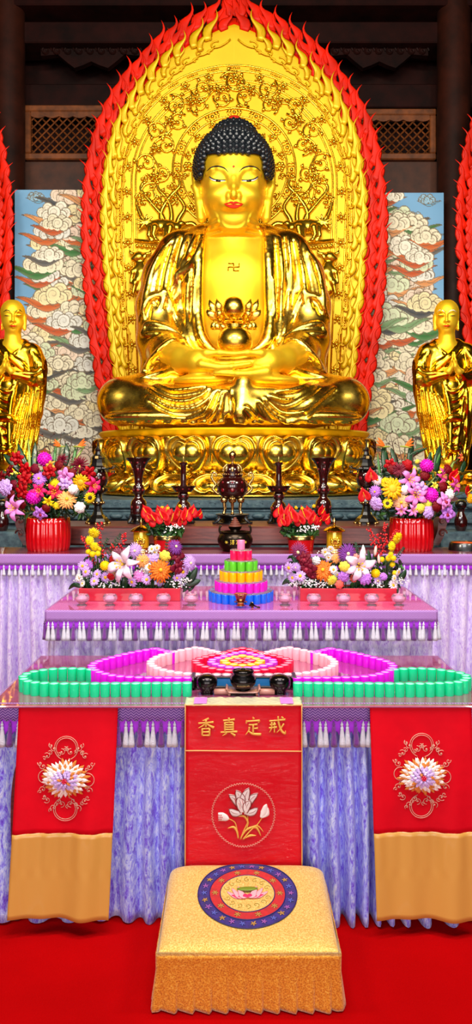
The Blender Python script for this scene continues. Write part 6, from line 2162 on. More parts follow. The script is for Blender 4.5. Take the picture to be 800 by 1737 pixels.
def small_censer():
    d, z = 2.862, ZF
    t = thing('wooden_stand', 'pinkish wooden stand with upturned ends under the small black censer', 'stand', stand_at(412, d, z))
    m = MB(); h = pxz(d, z)
    pts = catmull([(S(-29, d), 0, h(1164.5)), (S(-26.5, d), 0, h(1166)), (S(-24, d), 0, h(1170.4)), (S(-10, d), 0, h(1171)), (S(10, d), 0, h(1171)), (S(24, d), 0, h(1170.4)), (S(26.5, d), 0, h(1166)), (S(29, d), 0, h(1164.5))], 4)
    ribbon(m, pts, .038, .0045, up=(0, 0, 1), seg=8); obj('top_board', m, PINKWOOD, t)
    for s in (-1, 1):
        obj('foot', box(MB(), (s * S(23, d), 0, h(1172) / 2), (S(5, d), .066, h(1172)), bev=.003), PINKWOOD, t, smooth=False)
    obj('apron', box(MB(), (0, -.030, h(1174.6)), (S(42, d), .006, S(5, d)), bev=.002), STEEL_K, t, smooth=False)
    zt = z + h(1171) + .0045
    c = thing('small_censer', 'small black bronze censer on the pinkish wooden stand', 'incense burner', stand_at(412, d, zt))
    obj('bowl', lathe_px([(12, 1170), (13, 1168.6), (12, 1167.4), (17, 1164), (21, 1158.6), (22.4, 1152.6), (20, 1147.4), (16.6, 1143.6), (16.4, 1141.6), (18.6, 1138.4), (18, 1137), (15, 1139.6), (13, 1146)], d, zt, seg=36), STEEL_K, c, sharp=50)
    obj('lid', lathe_px([(15, 1140), (14, 1137), (8, 1135.6), (3, 1135), (2.4, 1133.4), (0, 1133)], d, zt), STEEL_K, c)
    mk = MB()
    for q in range(12):
        a = -PI / 2 + (q - 5.5) * .09
        R = S(21.4, d); tube(mk, [(R * math.cos(a), R * math.sin(a), pxz(d, zt)(1157.4)), (R * .97 * math.cos(a + .03), R * .97 * math.sin(a + .03), pxz(d, zt)(1160.6))], .0009, 4)
    obj('engraved_marks', mk, BRASS, c)
small_censer()
for px, side in ((376, 'left'), (452, 'right')):
    d = 2.868
    m = MB(); R = .0115
    q = MB(); lathe(q, [(R * .9, -.0285), (R, -.0275), (R, .0275), (R * .9, .0285), (R * .4, .0285), (R * .35, .02)], seg=20)
    m.merge(q, Matrix.Translation((0, 0, R)) @ Matrix.Rotation(PI / 2, 4, 'Y'))
    o = obj('wooden_roller', m, PINKWOOD, None, loc=(W(px, 0, d)[0], d - .02, ZF), sharp=50)
    tag(o, f'pinkish wooden roller lying {side} of the small censer stand', 'roller')
# ================================================================== flower arrangements
def fm(name, c, rough=.55, **kw): return mat(name, c, rough, **kw)
LEAF_D = fm('dark_green_leaf', (16, 52, 24), .4, var=.25, vscale=30, coat=.2)
LEAF_M = fm('mid_green_leaf', (52, 104, 40), .45, var=.25, vscale=30)
LEAF_L = fm('yellow_green_leaf', (130, 150, 64), .45, var=.15, vscale=30)
STEM = fm('stem_green', (70, 92, 44), .5)
TWIG = fm('dark_twig', (62, 26, 22), .6)
BERRY = fm('red_berry', (206, 14, 22), .25, coat=.4)
CENTRE = {'y': fm('yellow_centre', (230, 180, 20), .6), 'k': fm('dark_centre', (60, 34, 12), .7), 'g': fm('green_centre', (150, 160, 50), .6), 'r': fm('crimson_centre', (150, 10, 50), .6), 'w': fm('cream_centre', (240, 230, 170), .6)}
_pc = {}
def petal_mat(c):
    if c not in _pc: _pc[c] = mat('petal_%d_%d_%d' % c, c, .5, var=.10, vscale=60, spec=.25)
    return _pc[c]
_fc = {}
def pet(m, c, dirv, L, w, curve=0.0, tilt=0.0, th=.02, ruff=0.0, k=5, mi=0):
    """one petal from point c along dirv (unit vectors, -Y faces the viewer)"""
    D = Vector(dirv).normalized(); Fv = Vector((0, -1, 0))
    pts = []; ws = []
    for i in range(k + 1):
        t = i / k
        p = Vector(c) + D * (L * t) + Fv * (math.sin(t * PI) * curve + tilt * t * L) 
        if ruff: p += Fv * (ruff * math.sin(t * 9 + D.x * 7))
        pts.append(p); ws.append(max(.012, w * math.sin(PI * min(.97, .12 + .80 * t)) ** .8))
    up = (Fv - D * Fv.dot(D)).normalized() if abs(Fv.dot(D)) < .97 else Vector((0, 0, 1))
    ribbon(m, pts, ws, th, up=up, seg=6, mi=mi)

def flower_mesh(kind, col, var=0):
    """unit-radius bloom facing -Y; returns (petals mesh, centre mesh or None)"""
    key = (kind, col, var)
    if key in _fc: return _fc[key]
    r = random.Random(hash((kind, var)) % 1000 if False else len(_fc) + 17)
    m = MB(); cm = None; cmat = None
    if kind in ('mum', 'spider'):
        rings = ((20, 1.0, .13, -.02), (18, .84, .13, .22), (15, .66, .12, .42), (11, .48, .12, .62), (7, .28, .11, .85)) if kind == 'mum' else ((26, 1.0, .075, 0), (24, .86, .07, .2), (20, .68, .07, .4), (14, .46, .07, .7))
        for n, L, w_, ti in rings:
            for q in range(n):
                a = 2 * PI * (q + r.random() * .5) / n
                pet(m, (0, 0, 0), (math.cos(a), 0, math.sin(a)), L * r.uniform(.88, 1.05), w_, .10, ti * .7, .03, k=4)
        cm = ell(MB(), (0, -.34, 0), (.16, .12, .16), 8, 6); cmat = 'y' if kind == 'mum' else 'w'
    elif kind == 'daisy':
        for n, L, ti in ((15, 1.0, .05), (12, .82, .18)):
            for q in range(n):
                a = 2 * PI * (q + .5 * r.random()) / n
                pet(m, (0, 0, 0), (math.cos(a), 0, math.sin(a)), L * r.uniform(.92, 1.04), .17, .05, ti, .03, k=4)
        cm = ell(MB(), (0, -.16, 0), (.28, .14, .28), 10, 6); cmat = 'y'
    elif kind == 'sunflower':
        for n, L, ti in ((16, 1.0, .02), (14, .9, .14), (12, .78, .2)):
            for q in range(n):
                a = 2 * PI * (q + .5 * r.random()) / n
                pet(m, (0, 0, 0), (math.cos(a), 0, math.sin(a)), L, .15, .06, ti, .03, k=4)
        cm = ell(MB(), (0, -.14, 0), (.36, .14, .36), 12, 8); cmat = 'k' if var else 'y'
    elif kind == 'ball':
        ell(m, (0, 0, 0), (.86, .86, .86), 16, 12)
        for q in range(90):
            z = 1 - 2 * (q + .5) / 90; a = q * 2.39996; s = math.sqrt(1 - z * z)
            p = Vector((s * math.cos(a), s * math.sin(a), z))
            if p.y > .4: continue
            ribbon(m, [p * .80, p * .92, p * 1.0], [.10, .13, .03], .05, up=p.orthogonal(), seg=5)
    elif kind in ('rose', 'carnation'):
        R_ = ((7, .95, .50, .10), (7, .80, .46, .30), (6, .60, .40, .46), (5, .40, .32, .58), (4, .22, .24, .66)) if kind == 'rose' else ((11, 1.0, .34, .05), (10, .86, .32, .24), (9, .68, .30, .38), (7, .48, .26, .5), (5, .28, .22, .58))
        for n, L, w_, ti in R_:
            for q in range(n):
                a = 2 * PI * (q + r.random() * .4) / n
                pet(m, (0, -ti * .5, 0), (math.cos(a), 0, math.sin(a)), L, w_, .16 if kind == 'rose' else .05, ti * .7, .035, .0 if kind == 'rose' else .06, k=5)
    elif kind == 'lily':
        for q in range(6):
            a = 2 * PI * q / 6 + r.uniform(-.12, .12) + .3
            D = Vector((math.cos(a), 0, math.sin(a)))
            L = r.uniform(.92, 1.08); pts = []; ws = []
            for i in range(8):
                t = i / 7
                y = .30 - .75 * math.sin(min(1, t * 1.25) * PI * .5) + .55 * max(0, t - .55) ** 1.2 * 2
                pts.append(D * (L * t ** 1.1) + Vector((0, y, 0)) + D.cross(Vector((0, 1, 0))) * (.05 * math.sin(t * 6 + q)))
                ws.append(max(.02, (.27 if q % 2 else .21) * math.sin(PI * min(.985, .10 + .86 * t)) ** .8))
            ribbon(m, pts, ws, .03, up=(0, -1, 0), seg=6)
        cm = MB()
        for q in range(6):
            a = q * PI / 3; tube(cm, [(0, .2, 0), (.10 * math.cos(a), -.3, .10 * math.sin(a)), (.22 * math.cos(a), -.55, .22 * math.sin(a))], .02, 4); ell(cm, (.22 * math.cos(a), -.56, .22 * math.sin(a)), (.05, .04, .07), 6, 4)
        cmat = 'k' if var else 'y'
    elif kind == 'orchid':
        for a, L, w_ in ((90, 1, .30), (18, 1, .40), (162, 1, .40), (234, .95, .28), (306, .95, .28)):
            a = math.radians(a); pet(m, (0, 0, 0), (math.cos(a), 0, math.sin(a)), L, w_, .12, .12, .03)
        for a in (60, 120, 200, 340, 250, 290):
            a = math.radians(a); pet(m, (0, -.12, 0), (math.cos(a), 0, math.sin(a)), .66, .24, .16, .25, .03, .03)
        cm = MB(); pet(cm, (0, -.1, .1), (0, 0, -1), .5, .2, .2, .4, .05); cmat = 'r'
    elif kind == 'anthurium':
        n = 22; vs = []; fs = []
        out = []
        for q in range(n):
            a = 2 * PI * q / n
            x = .62 * (16 * math.sin(a) ** 3) / 16 * 1.15
            z = (13 * math.cos(a) - 5 * math.cos(2 * a) - 2 * math.cos(3 * a) - math.cos(4 * a)) / 17
            out.append((x, z))
        for s, y in ((1, .0), (.97, -.05), (.6, -.02), (.2, .04)):
            for x, z in out: vs.append((x * s, y - .22 * abs(x * s) ** 1.4, z * s))
        for j in range(3):
            for q in range(n): fs.append((j * n + q, j * n + (q + 1) % n, (j + 1) * n + (q + 1) % n, (j + 1) * n + q))
        b0 = len(vs); 
        for x, z in out: vs.append((x * .95, .04 - .22 * abs(x * .95) ** 1.4, z * .95))
        for q in range(n): fs.append((b0 + q, b0 + (q + 1) % n, (q + 1) % n, q))
        fs.append(tuple(3 * n + q for q in range(n))); fs.append(tuple(b0 + q for q in range(n))[::-1])
        M = Matrix.Rotation(PI, 3, 'Y')
        m.add([tuple(M @ Vector(p)) for p in vs], fs)
        cm = MB(); ribbon(cm, catmull([(0, -.06, -.25), (0, -.32, .05), (0, -.5, .38)], 4), [.04, .05, .05, .045, .045, .04, .04, .03, .02], [.04, .05, .05, .045, .045, .04, .04, .03, .02], seg=8); cmat = 'y'
    elif kind == 'gladiolus':
        for q in range(6):
            a = 2 * PI * q / 6
            pet(m, (0, .1, 0), (math.cos(a), 0, math.sin(a)), 1.0, .34, .25, .35, .035, .05)
        for q in range(4):
            a = 2 * PI * q / 4 + .6; pet(m, (0, -.1, 0), (math.cos(a), 0, math.sin(a)), .6, .25, .2, .6, .03, .03)
    elif kind == 'bud':
        lathe(m, [(.05, -1), (.24, -.7), (.32, -.1), (.24, .5), (.08, .92), (0, 1)], seg=10, flute=3, fd=.12)
    elif kind == 'protea':
        for n, L, w_, ti in ((20, 1.0, .07, .0), (20, .9, .07, .4), (16, .7, .06, .8), (10, .5, .06, 1.3)):
            for q in range(n):
                a = 2 * PI * (q + r.random()) / n
                pet(m, (0, 0, 0), (math.cos(a), 0, math.sin(a)), L, w_, .1, ti * .6, .03, k=3)
    elif kind == 'paradise':
        for q, (dx, dz, L, w_) in enumerate(((-.6, .8, 1.0, .14), (-.35, .95, 1.1, .13), (-.85, .5, .9, .12))):
            pet(m, (0, 0, 0), (dx, 0, dz), L, w_, .1, .1, .05)
        cm = MB(); ribbon(cm, [(-.7, 0, .1), (-.1, 0, -.02), (.5, 0, -.2)], [.02, .11, .06], .09, seg=6); cmat = 'g'
    elif kind == 'berries':
        pass
    me = mesh(kind, m, petal_mat(col))
    ce = mesh('flower_centre', cm, CENTRE[cmat]) if cm is not None else None
    _fc[key] = (me, ce)
    return _fc[key]
NICE = {'mum': 'chrysanthemum', 'spider': 'spider_chrysanthemum', 'ball': 'pompon_flower', 'paradise': 'bird_of_paradise', 'bud': 'lily_bud'}

def arrangement(name, label, loc, flowers, cx, cy, rx, ry, d, depth, sprays, leaves, group=None, seed=1, foliage=((8, 60),), fol_box=None, pot=None, stem_base=None):
    """flowers: (kind, colour, px, py, r[, var]); cx..ry the mass in pixels; depth its bulge toward the viewer"""
    r = random.Random(seed)
    t = thing(name, label, 'flower arrangement', loc, group)
    if pot: pot(t)
    L0 = Vector(loc)
    def dep(px, py, extra=0.0):
        e = ((px - cx) / rx) ** 2 * .6 + ((py - cy) / ry) ** 2 * .5
        low = (py - cy) / ry
        return d - depth * (math.sqrt(max(0, 1 - min(1, e))) * .8 + .25 * low) - extra
    stems = MB()
    sb = Vector(stem_base) - L0 if stem_base else Vector((0, 0, 0))
    for i, fl in enumerate(flowers):
        kind, col, px, py, rad = fl[:5]; var = fl[5] if len(fl) > 5 else 0
        dd = dep(px, py, .012 * (i % 3))
        me, ce = flower_mesh(kind, col, var)
        o = obj(NICE.get(kind, kind), me, None, t)
        p = Vector(W(px, py, dd)) - L0
        o.location = p
        k = S(rad * ((1.3 if kind in ('daisy', 'spider') else 1.18) if kind not in ('ball', 'bud', 'anthurium') else 1.22 if kind == 'anthurium' else 1.0), dd); o.scale = (k, k, k)
        fx = (px - cx) / rx; fz = -(py - cy) / ry
        if kind in ('bud',): o.rotation_euler = (r.uniform(-.2, .2), fx * .5 + r.uniform(-.2, .2), r.uniform(0, 6))
        elif kind == 'paradise': o.rotation_euler = (0, r.uniform(-.5, .3), PI * (i % 2))
        elif kind == 'anthurium': o.rotation_euler = (r.uniform(-.3, .2) - fz * .3, fx * .5 + r.uniform(-.4, .4), fx * .5 + r.uniform(-.4, .4))
        else: o.rotation_euler = (-fz * .45 + r.uniform(-.25, .25), r.uniform(0, 6.28) if kind != 'orchid' else r.uniform(-.5, .5), fx * .55 + r.uniform(-.3, .3))
        if ce is not None: obj('flower_centre', ce, None, o)
        b = sb + Vector((r.uniform(-.4, .4) * S(rx, d) * (.3 if pot else 1.6), r.uniform(-.02, .02), 0))
        if not pot or pot.__name__ == 'trough': b = Vector((sb.x + (p.x - sb.x) * .85, sb.y + r.uniform(-.02, .02), sb.z))
        tube(stems, [b, b.lerp(p, .55) + Vector((0, .03, .02)), p + Vector((0, .012, 0))], S(.9, dd), 5)
    obj('stems', stems, STEM, t)
    # leaf mass
    for kmat, n, shape in leaves:
        f = MB()
        for q in range(n):
            if shape == 'mass':
                px = r.gauss(0, .5); py = r.uniform(-1, 1)
                x0, x1, y0, y1 = fol_box
                px = r.uniform(x0, x1); py = r.uniform(y0, y1)
                dd = dep(px, py, -.035 - r.random() * .05)
                p = Vector(W(px, py, dd)) - L0
                a = r.uniform(0, 6.28); L = S(r.uniform(9, 17), dd)
                dv = Vector((math.cos(a), -.35 + r.uniform(-.4, .3), math.sin(a) * .8)).normalized()
                up = Vector((r.uniform(-.4, .4), -1, r.uniform(-.2, .5)))
                pts = [p - dv * L * .5, p - dv * L * .1 + Vector((0, -.006, .004)), p + dv * L * .3 + Vector((0, -.004, 0)), p + dv * L * .6]
                ribbon(f, pts, [.001, L * .20, L * .16, .0008], .0012, up=up, seg=6)
        if f.n: obj('foliage', f, kmat, t)
    for kind, pts, w_ in sprays:
        m = MB()
        P = [Vector(W(x, y, dep(x, y, -.03))) - L0 for x, y in pts]
        P = catmull(P, 5); n = len(P)
        if kind in ('strap', 'strap_light', 'blade'):
            ww = [S(w_, d) * max(.06, math.sin(PI * min(.97, .2 + .78 * i / (n - 1)))) for i in range(n)]
            ribbon(m, P, ww, .0022, up=(.25, -1, .1), seg=6)
            obj('strap_leaf' if kind != 'blade' else 'broad_leaf', m, {'strap': LEAF_M, 'strap_light': LEAF_L, 'blade': LEAF_D}[kind], t)
        elif kind == 'fern':
            tube(m, P, .0016, 5)
            for i in range(2, n):
                T = (P[i] - P[i - 1]).normalized()
                for s in (-1, 1):
                    side = T.cross(Vector((0, -1, 0))) * s
                    L = S(w_, d) * (1.1 - .7 * i / n)
                    ribbon(m, [P[i], P[i] + (side * .8 + T * .7) * L * .6, P[i] + (side * .8 + T) * L], [.0012, S(1.3, d), .0006], .001, seg=5)
            obj('fern_leaf', m, LEAF_D, t)
        elif kind == 'twig':
            ribbon(m, P, [S(w_, d) * (1.1 - .8 * i / n) for i in range(n)], [S(w_, d) * (1.1 - .8 * i / n) for i in range(n)], seg=5)
            for i in range(3, n, 3):
                T = (P[i] - P[i - 1]).normalized(); side = T.cross(Vector((0, -1, 0))) * (1 if i % 2 else -1)
                q = P[i] + side * S(7, d) + T * S(7, d)
                tube(m, [P[i], q], S(w_ * .5, d), 4); ell(m, q, (S(1.5, d),) * 3, 6, 5)
            obj('twig', m, TWIG, t)
        elif kind == 'berries':
            tube(m, P, S(.6, d), 5, mi=1)
            for i in range(1, n):
                for q in range(4):
                    p = P[i] + Vector((r.gauss(0, S(w_, d)), r.gauss(0, .008), r.gauss(0, S(w_ * .6, d))))
                    ell(m, p, (S(1.7, d),) * 3, 6, 5)
            obj('berry_spray', m, [BERRY, TWIG], t)
        elif kind == 'gyp':
            x, y = pts[0]
            for q in range(26):
                px, py = x + r.gauss(0, w_), y + r.gauss(0, w_ * .5)
                dd = dep(px, py, .012)
                p = Vector(W(px, py, dd)) - L0
                ell(m, p, (S(1.25, dd),) * 3, 6, 4)
            obj('baby_breath', m, petal_mat((240, 240, 238)), t)
    return t

RED = (168, 2, 14); CRIM = (112, 0, 12); HOT = (226, 36, 110); MAG = (222, 18, 186); LIL = (190, 120, 220); LAV = (204, 164, 232); PINK = (232, 140, 214); PALE = (244, 214, 232)
YEL = (244, 208, 16); GOLDY = (246, 176, 8); WHT = (244, 240, 232); PEACH = (246, 170, 96); BRONZ = (226, 112, 28); BURG = (112, 8, 36); ORG = (240, 104, 24); PURP = (128, 60, 150); LEM = (236, 224, 80); CORAL = (236, 96, 84); SCAR = (186, 0, 12)

def big_pot(t):
    d = 4.56
    m = lathe_px([(29, 937.5), (32, 936), (35, 926), (36.2, 908), (35.6, 890), (34.6, 878), (33, 877.4), (31, 882), (30, 900)], d, ZB, seg=108, flute=27, fd=.075)
    obj('fluted_pot', m, RED_POT, t)
    obj('soil', lathe_px([(31, 886), (4, 884)], d, ZB), LEAF_D, t)
d = 4.56
fl = [('ball', MAG, 76, 779, 13), ('ball', MAG, 57, 843, 13.5), ('gladiolus', RED, 30, 777, 11), ('gladiolus', SCAR, 46, 796, 12), ('gladiolus', RED, 43, 813, 12), ('gladiolus', CRIM, 19, 799, 10), ('gladiolus', CRIM, 5, 810, 10),
      ('gladiolus', RED, 40, 833, 12), ('gladiolus', RED, 84, 800, 11), ('gladiolus', RED, 149, 803, 12), ('lily', HOT, 157, 824, 14), ('lily', HOT, 66, 833, 13), ('lily', (222, 40, 80), 92, 834, 14), ('mum', LIL, 67, 812, 12), ('carnation', LAV, 10, 827, 13),
      ('gladiolus', PINK, 113, 808, 15), ('gladiolus', LAV, 110, 820, 10), ('sunflower', GOLDY, 137, 818, 13), ('mum', YEL, 93, 822, 9), ('sunflower', YEL, 152, 844, 9, 1), ('rose', WHT, 124, 830, 8), ('rose', WHT, 135, 861, 9), ('mum', PEACH, 113, 848, 15),
      ('lily', YEL, 82, 851, 9), ('rose', YEL, 96, 858, 6), ('orchid', LIL, 69, 870, 12), ('lily', PINK, 25, 862, 18), ('rose', CRIM, 19, 839, 8), ('rose', CRIM, 37, 855, 8), ('rose', CRIM, 100, 790, 8), ('protea', BURG, 135, 789, 14), ('protea', BURG, 106, 780, 10),
      ('rose', BURG, 60, 795, 8), ('paradise', ORG, 132, 757, 13), ('paradise', ORG, 103, 757, 12), ('rose', CRIM, 122, 802, 7), ('rose', BURG, 24, 822, 8), ('lily', (236, 160, 60), 86, 790, 9), ('rose', CRIM, 78, 862, 7), ('bud', LEM, 134, 796, 8), ('lily', SCAR, 150, 818, 10)]
sp = [('strap', [(88, 830), (92, 780), (97, 742)], 3), ('strap_light', [(62, 830), (59, 780), (58, 752)], 3), ('strap_light', [(50, 820), (50, 780), (48, 745)], 3), ('blade', [(58, 800), (59, 775), (60, 750)], 6), ('blade', [(34, 800), (18, 782), (6, 770)], 6),
      ('strap_light', [(118, 800), (132, 774), (146, 752)], 2), ('strap', [(120, 800), (126, 775), (128, 755)], 3), ('blade', [(30, 820), (14, 808), (2, 798)], 6), ('blade', [(154, 812), (162, 800), (164, 794)], 5), ('twig', [(80, 810), (84, 770), (86, 738)], .8), ('twig', [(108, 800), (118, 765), (124, 735)], .8),
      ('twig', [(95, 800), (100, 768), (104, 730)], .7), ('twig', [(60, 800), (62, 770), (66, 738)], .7), ('blade', [(45, 790), (36, 770), (30, 752)], 5), ('blade', [(110, 790), (113, 770), (112, 752)], 6)]
arrangement('flower_pot', 'tall mixed bouquet in a fluted red pot at the left end of the rear table', (W(82, 0, d)[0], d, ZB), fl, 82, 830, 92, 70, 4.58, .16, sp, [(LEAF_D, 230, 'mass'), (LEAF_M, 50, 'mass')], seed=3, fol_box=(14, 150, 800, 878), pot=big_pot, stem_base=(W(82, 0, d)[0], d, ZB + .18))
fl = [('paradise', ORG, 652, 757, 14), ('paradise', ORG, 687, 757, 14), ('ball', MAG, 723, 790, 12.5), ('ball', MAG, 730, 840, 13.5), ('anthurium', SCAR, 629, 807, 13), ('anthurium', SCAR, 617, 840, 13), ('anthurium', SCAR, 770, 808, 14), ('anthurium', SCAR, 792, 834, 14),
      ('sunflower', GOLDY, 665, 829, 17), ('mum', LIL, 636, 834, 10), ('carnation', LAV, 638, 854, 11), ('sunflower', YEL, 657, 854, 8, 1), ('lily', PINK, 693, 814, 18), ('lily', (234, 130, 200), 705, 840, 19), ('lily', PINK, 700, 866, 10), ('mum', (246, 178, 130), 680, 852, 14),
      ('rose', WHT, 686, 831, 8), ('rose', LEM, 712, 862, 8), ('rose', LEM, 724, 855, 8), ('carnation', LAV, 726, 869, 10), ('orchid', PINK, 752, 850, 14), ('orchid', LIL, 757, 871, 14), ('rose', CRIM, 665, 796, 9), ('rose', CRIM, 740, 859, 9), ('rose', CRIM, 750, 826, 9), ('rose', CRIM, 720, 807, 8),
      ('rose', RED, 690, 789, 9), ('lily', (222, 70, 150), 748, 808, 13), ('lily', (214, 70, 160), 770, 824, 13), ('protea', (130, 40, 60), 676, 797, 12), ('lily', LEM, 736, 824, 7), ('gladiolus', RED, 662, 789, 10), ('carnation', WHT, 762, 838, 8), ('mum', (220, 190, 200), 640, 815, 8), ('lily', PINK, 680, 866, 9),
      ('gladiolus', LAV, 712, 828, 11), ('rose', CRIM, 758, 797, 9), ('mum', YEL, 654, 818, 8), ('lily', (230, 100, 60), 780, 776, 7), ('rose', LEM, 702, 795, 4), ('rose', LEM, 707, 783, 4), ('mum', GOLDY, 797, 846, 8)]
sp = [('blade', [(654, 800), (652, 775), (650, 752)], 7), ('blade', [(694, 800), (696, 770), (700, 740)], 6), ('blade', [(738, 800), (742, 775), (746, 755)], 7), ('blade', [(672, 795), (668, 775), (663, 760)], 6), ('blade', [(690, 778), (704, 768), (724, 760)], 4), ('strap', [(646, 815), (642, 790), (640, 768)], 2.5),
      ('strap', [(735, 800), (742, 780), (747, 766)], 2.5), ('strap_light', [(755, 815), (762, 800), (770, 782)], 4), ('twig', [(676, 800), (668, 765), (660, 732)], .8), ('twig', [(684, 800), (678, 765), (670, 728)], .8), ('twig', [(698, 790), (702, 760), (712, 733)], .8), ('twig', [(655, 790), (640, 765), (632, 745)], .7), ('twig', [(755, 800), (775, 775), (800, 752)], .7),
      ('twig', [(730, 790), (748, 765), (764, 745)], .7), ('blade', [(772, 820), (780, 812), (786, 806)], 4), ('blade', [(782, 800), (786, 790), (788, 782)], 5), ('blade', [(722, 800), (728, 780), (730, 766)], 5), ('strap_light', [(722, 826), (732, 816), (738, 808)], 2)]
arrangement('flower_pot', 'tall mixed bouquet in a fluted red pot at the right end of the rear table', (W(697, 0, d)[0], d, ZB), fl, 700, 830, 95, 70, 4.58, .16, sp, [(LEAF_D, 230, 'mass'), (LEAF_M, 50, 'mass')], seed=4, fol_box=(632, 765, 800, 878), pot=big_pot, stem_base=(W(697, 0, d)[0], d, ZB + .18))

# red anthurium pots
def anth(px, label, xs, seed):
    d = 4.55
    def pot(t):
        obj('pot', lathe_px([(18, 937.5), (20, 936), (22.5, 917), (22.6, 914), (21, 914), (18, 922)], d, ZB, seg=36), RED_FOILPOT, t, sharp=45)
        obj('gold_rim', lathe_px([(22.3, 915.5), (23.4, 914.5), (23.6, 909), (22.6, 907.4), (21, 908), (21, 914)], d, ZB, seg=36), BRASS, t, sharp=45)
        obj('moss', lathe_px([(21, 910), (12, 906), (0, 905)], d, ZB), LEAF_M, t)
    fl = [('anthurium', SCAR, x, y, r_) for x, y, r_ in xs]
    fl += [('rose', GOLDY, px + dx, 863 - abs(dx) * .2, 3) for dx in (-8, 2, 22)]
    sp = [('gyp', [(px + 22, 893)], 5), ('gyp', [(px + 6, 897)], 7), ('blade', [(px + 30, 890), (px + 44, 878), (px + 52, 870)], 3)]
    arrangement('anthurium_pot', label, (W(px, 0, d)[0], d, ZB), fl, px, 888, 60, 30, 4.56, .10, sp, [(LEAF_M, 80, 'mass'), (LEAF_D, 50, 'mass')], 'red anthurium pots', seed, fol_box=(px - 32, px + 26, 890, 908), pot=pot, stem_base=(W(px, 0, d)[0], d, ZB + .10))
anth(283, 'red anthuriums in a red gold-rimmed pot, left of the bronze censer', [(248, 868, 13), (262, 880, 15), (275, 876, 15), (290, 880, 16), (302, 872, 13), (315, 874, 14), (326, 868, 12), (282, 867, 11), (252, 878, 9), (338, 872, 9), (270, 866, 9), (308, 884, 10)], 7)
anth(510, 'red anthuriums in a red gold-rimmed pot, right of the bronze censer', [(474, 869, 13), (483, 880, 15), (496, 876, 15), (516, 874, 16), (508, 882, 12), (531, 880, 13), (545, 868, 12), (553, 880, 11), (490, 866, 11), (522, 868, 10), (540, 884, 9), (478, 886, 9)], 8)

# flower troughs on the middle table
def trough_arr(x0, x1, label, fl, sp, cx, box_, seed):
    d = 3.80
    xa, xb = W(x0, 0, d)[0], W(x1, 0, d)[0]
    def trough(t):
        m = MB(); L = xb - xa; Hh = .062; dp = .12; th = .008
        box(m, (0, -dp / 2, Hh / 2), (L, th, Hh), bev=.002); box(m, (0, dp / 2, Hh / 2), (L, th, Hh), bev=.002)
        for s in (-1, 1): box(m, (s * (L / 2 - th / 2), 0, Hh / 2), (th, dp, Hh), bev=.002)
        box(m, (0, 0, .006), (L - th, dp, .010))
        obj('trough', m, SCARLET, t, smooth=False)
        s = MB(); sl = [( -L / 2 + .01 + (L - .02) * q / 20) for q in range(21)]
        slab(s, lambda u, v: (-L / 2 + .012 + (L - .024) * u, -dp / 2 + .008 + (dp - .016) * v, Hh - .008 + .006 * math.sin(u * 60) * math.sin(v * 7)), 24, 4, .01, axis=(0, 0, -1))
        obj('floral_foam', s, LEAF_D, t)
        if x0 < 400:
            c = MB(); ell(c, (L * .36, -dp / 2 - .005, Hh * .55), (.008, .001, .008), 8, 6)
            obj('maker_stamp', c, mat('pale_red_mark', (236, 80, 110), .4), t)
    arrangement('flower_trough', label, ((xa + xb) / 2, d, ZM), fl, cx, 955, 110, 48, 3.84, .09, sp, [(LEAF_D, 190, 'mass'), (LEAF_M, 50, 'mass')], None, seed, fol_box=box_, pot=trough, stem_base=((xa + xb) / 2, d, ZM + .055))
fl = [('mum', YEL, 159, 904, 9), ('mum', YEL, 152, 917, 7.5), ('mum', YEL, 160, 927, 7.5), ('ball', YEL, 150, 936, 5), ('ball', YEL, 157, 940, 5.4), ('ball', YEL, 166, 939, 5), ('ball', YEL, 168, 932, 4.4), ('ball', (250, 200, 0), 178, 959.5, 9), ('lily', PALE, 209, 957, 26), ('lily', PALE, 196, 972, 14),
      ('spider', LAV, 228, 934, 11), ('mum', PEACH, 242, 951, 11), ('carnation', LAV, 260, 949, 9), ('daisy', WHT, 257, 931, 5.5), ('daisy', WHT, 266, 929, 5), ('daisy', WHT, 262, 937, 5), ('rose', LEM, 280, 943, 9.5), ('mum', BRONZ, 271, 968, 18), ('orchid', BURG, 297, 942, 14), ('orchid', BURG, 302, 962, 15), ('spider', PURP, 297, 928, 11),
      ('carnation', PINK, 236, 977, 9), ('daisy', LAV, 224, 987, 7.5), ('daisy', LAV, 248, 983, 7.5), ('daisy', LAV, 271, 987, 7), ('daisy', LAV, 310, 970, 8), ('spider', LAV, 321, 955, 11), ('daisy', LAV, 179, 979, 8), ('daisy', LAV, 160, 986, 7), ('daisy', LAV, 146, 970, 7.5), ('daisy', LAV, 165, 974, 7), ('carnation', RED, 192, 949, 7), ('carnation', RED, 188, 978, 6),
      ('daisy', WHT, 134, 980, 6), ('daisy', WHT, 140, 990, 5), ('daisy', WHT, 252, 962, 6), ('daisy', WHT, 244, 968, 6), ('daisy', LAV, 140, 960, 7), ('carnation', (140, 70, 90), 200, 938, 8), ('spider', LIL, 150, 958, 8), ('daisy', LAV, 300, 980, 6), ('mum', (180, 60, 110), 214, 936, 7)]
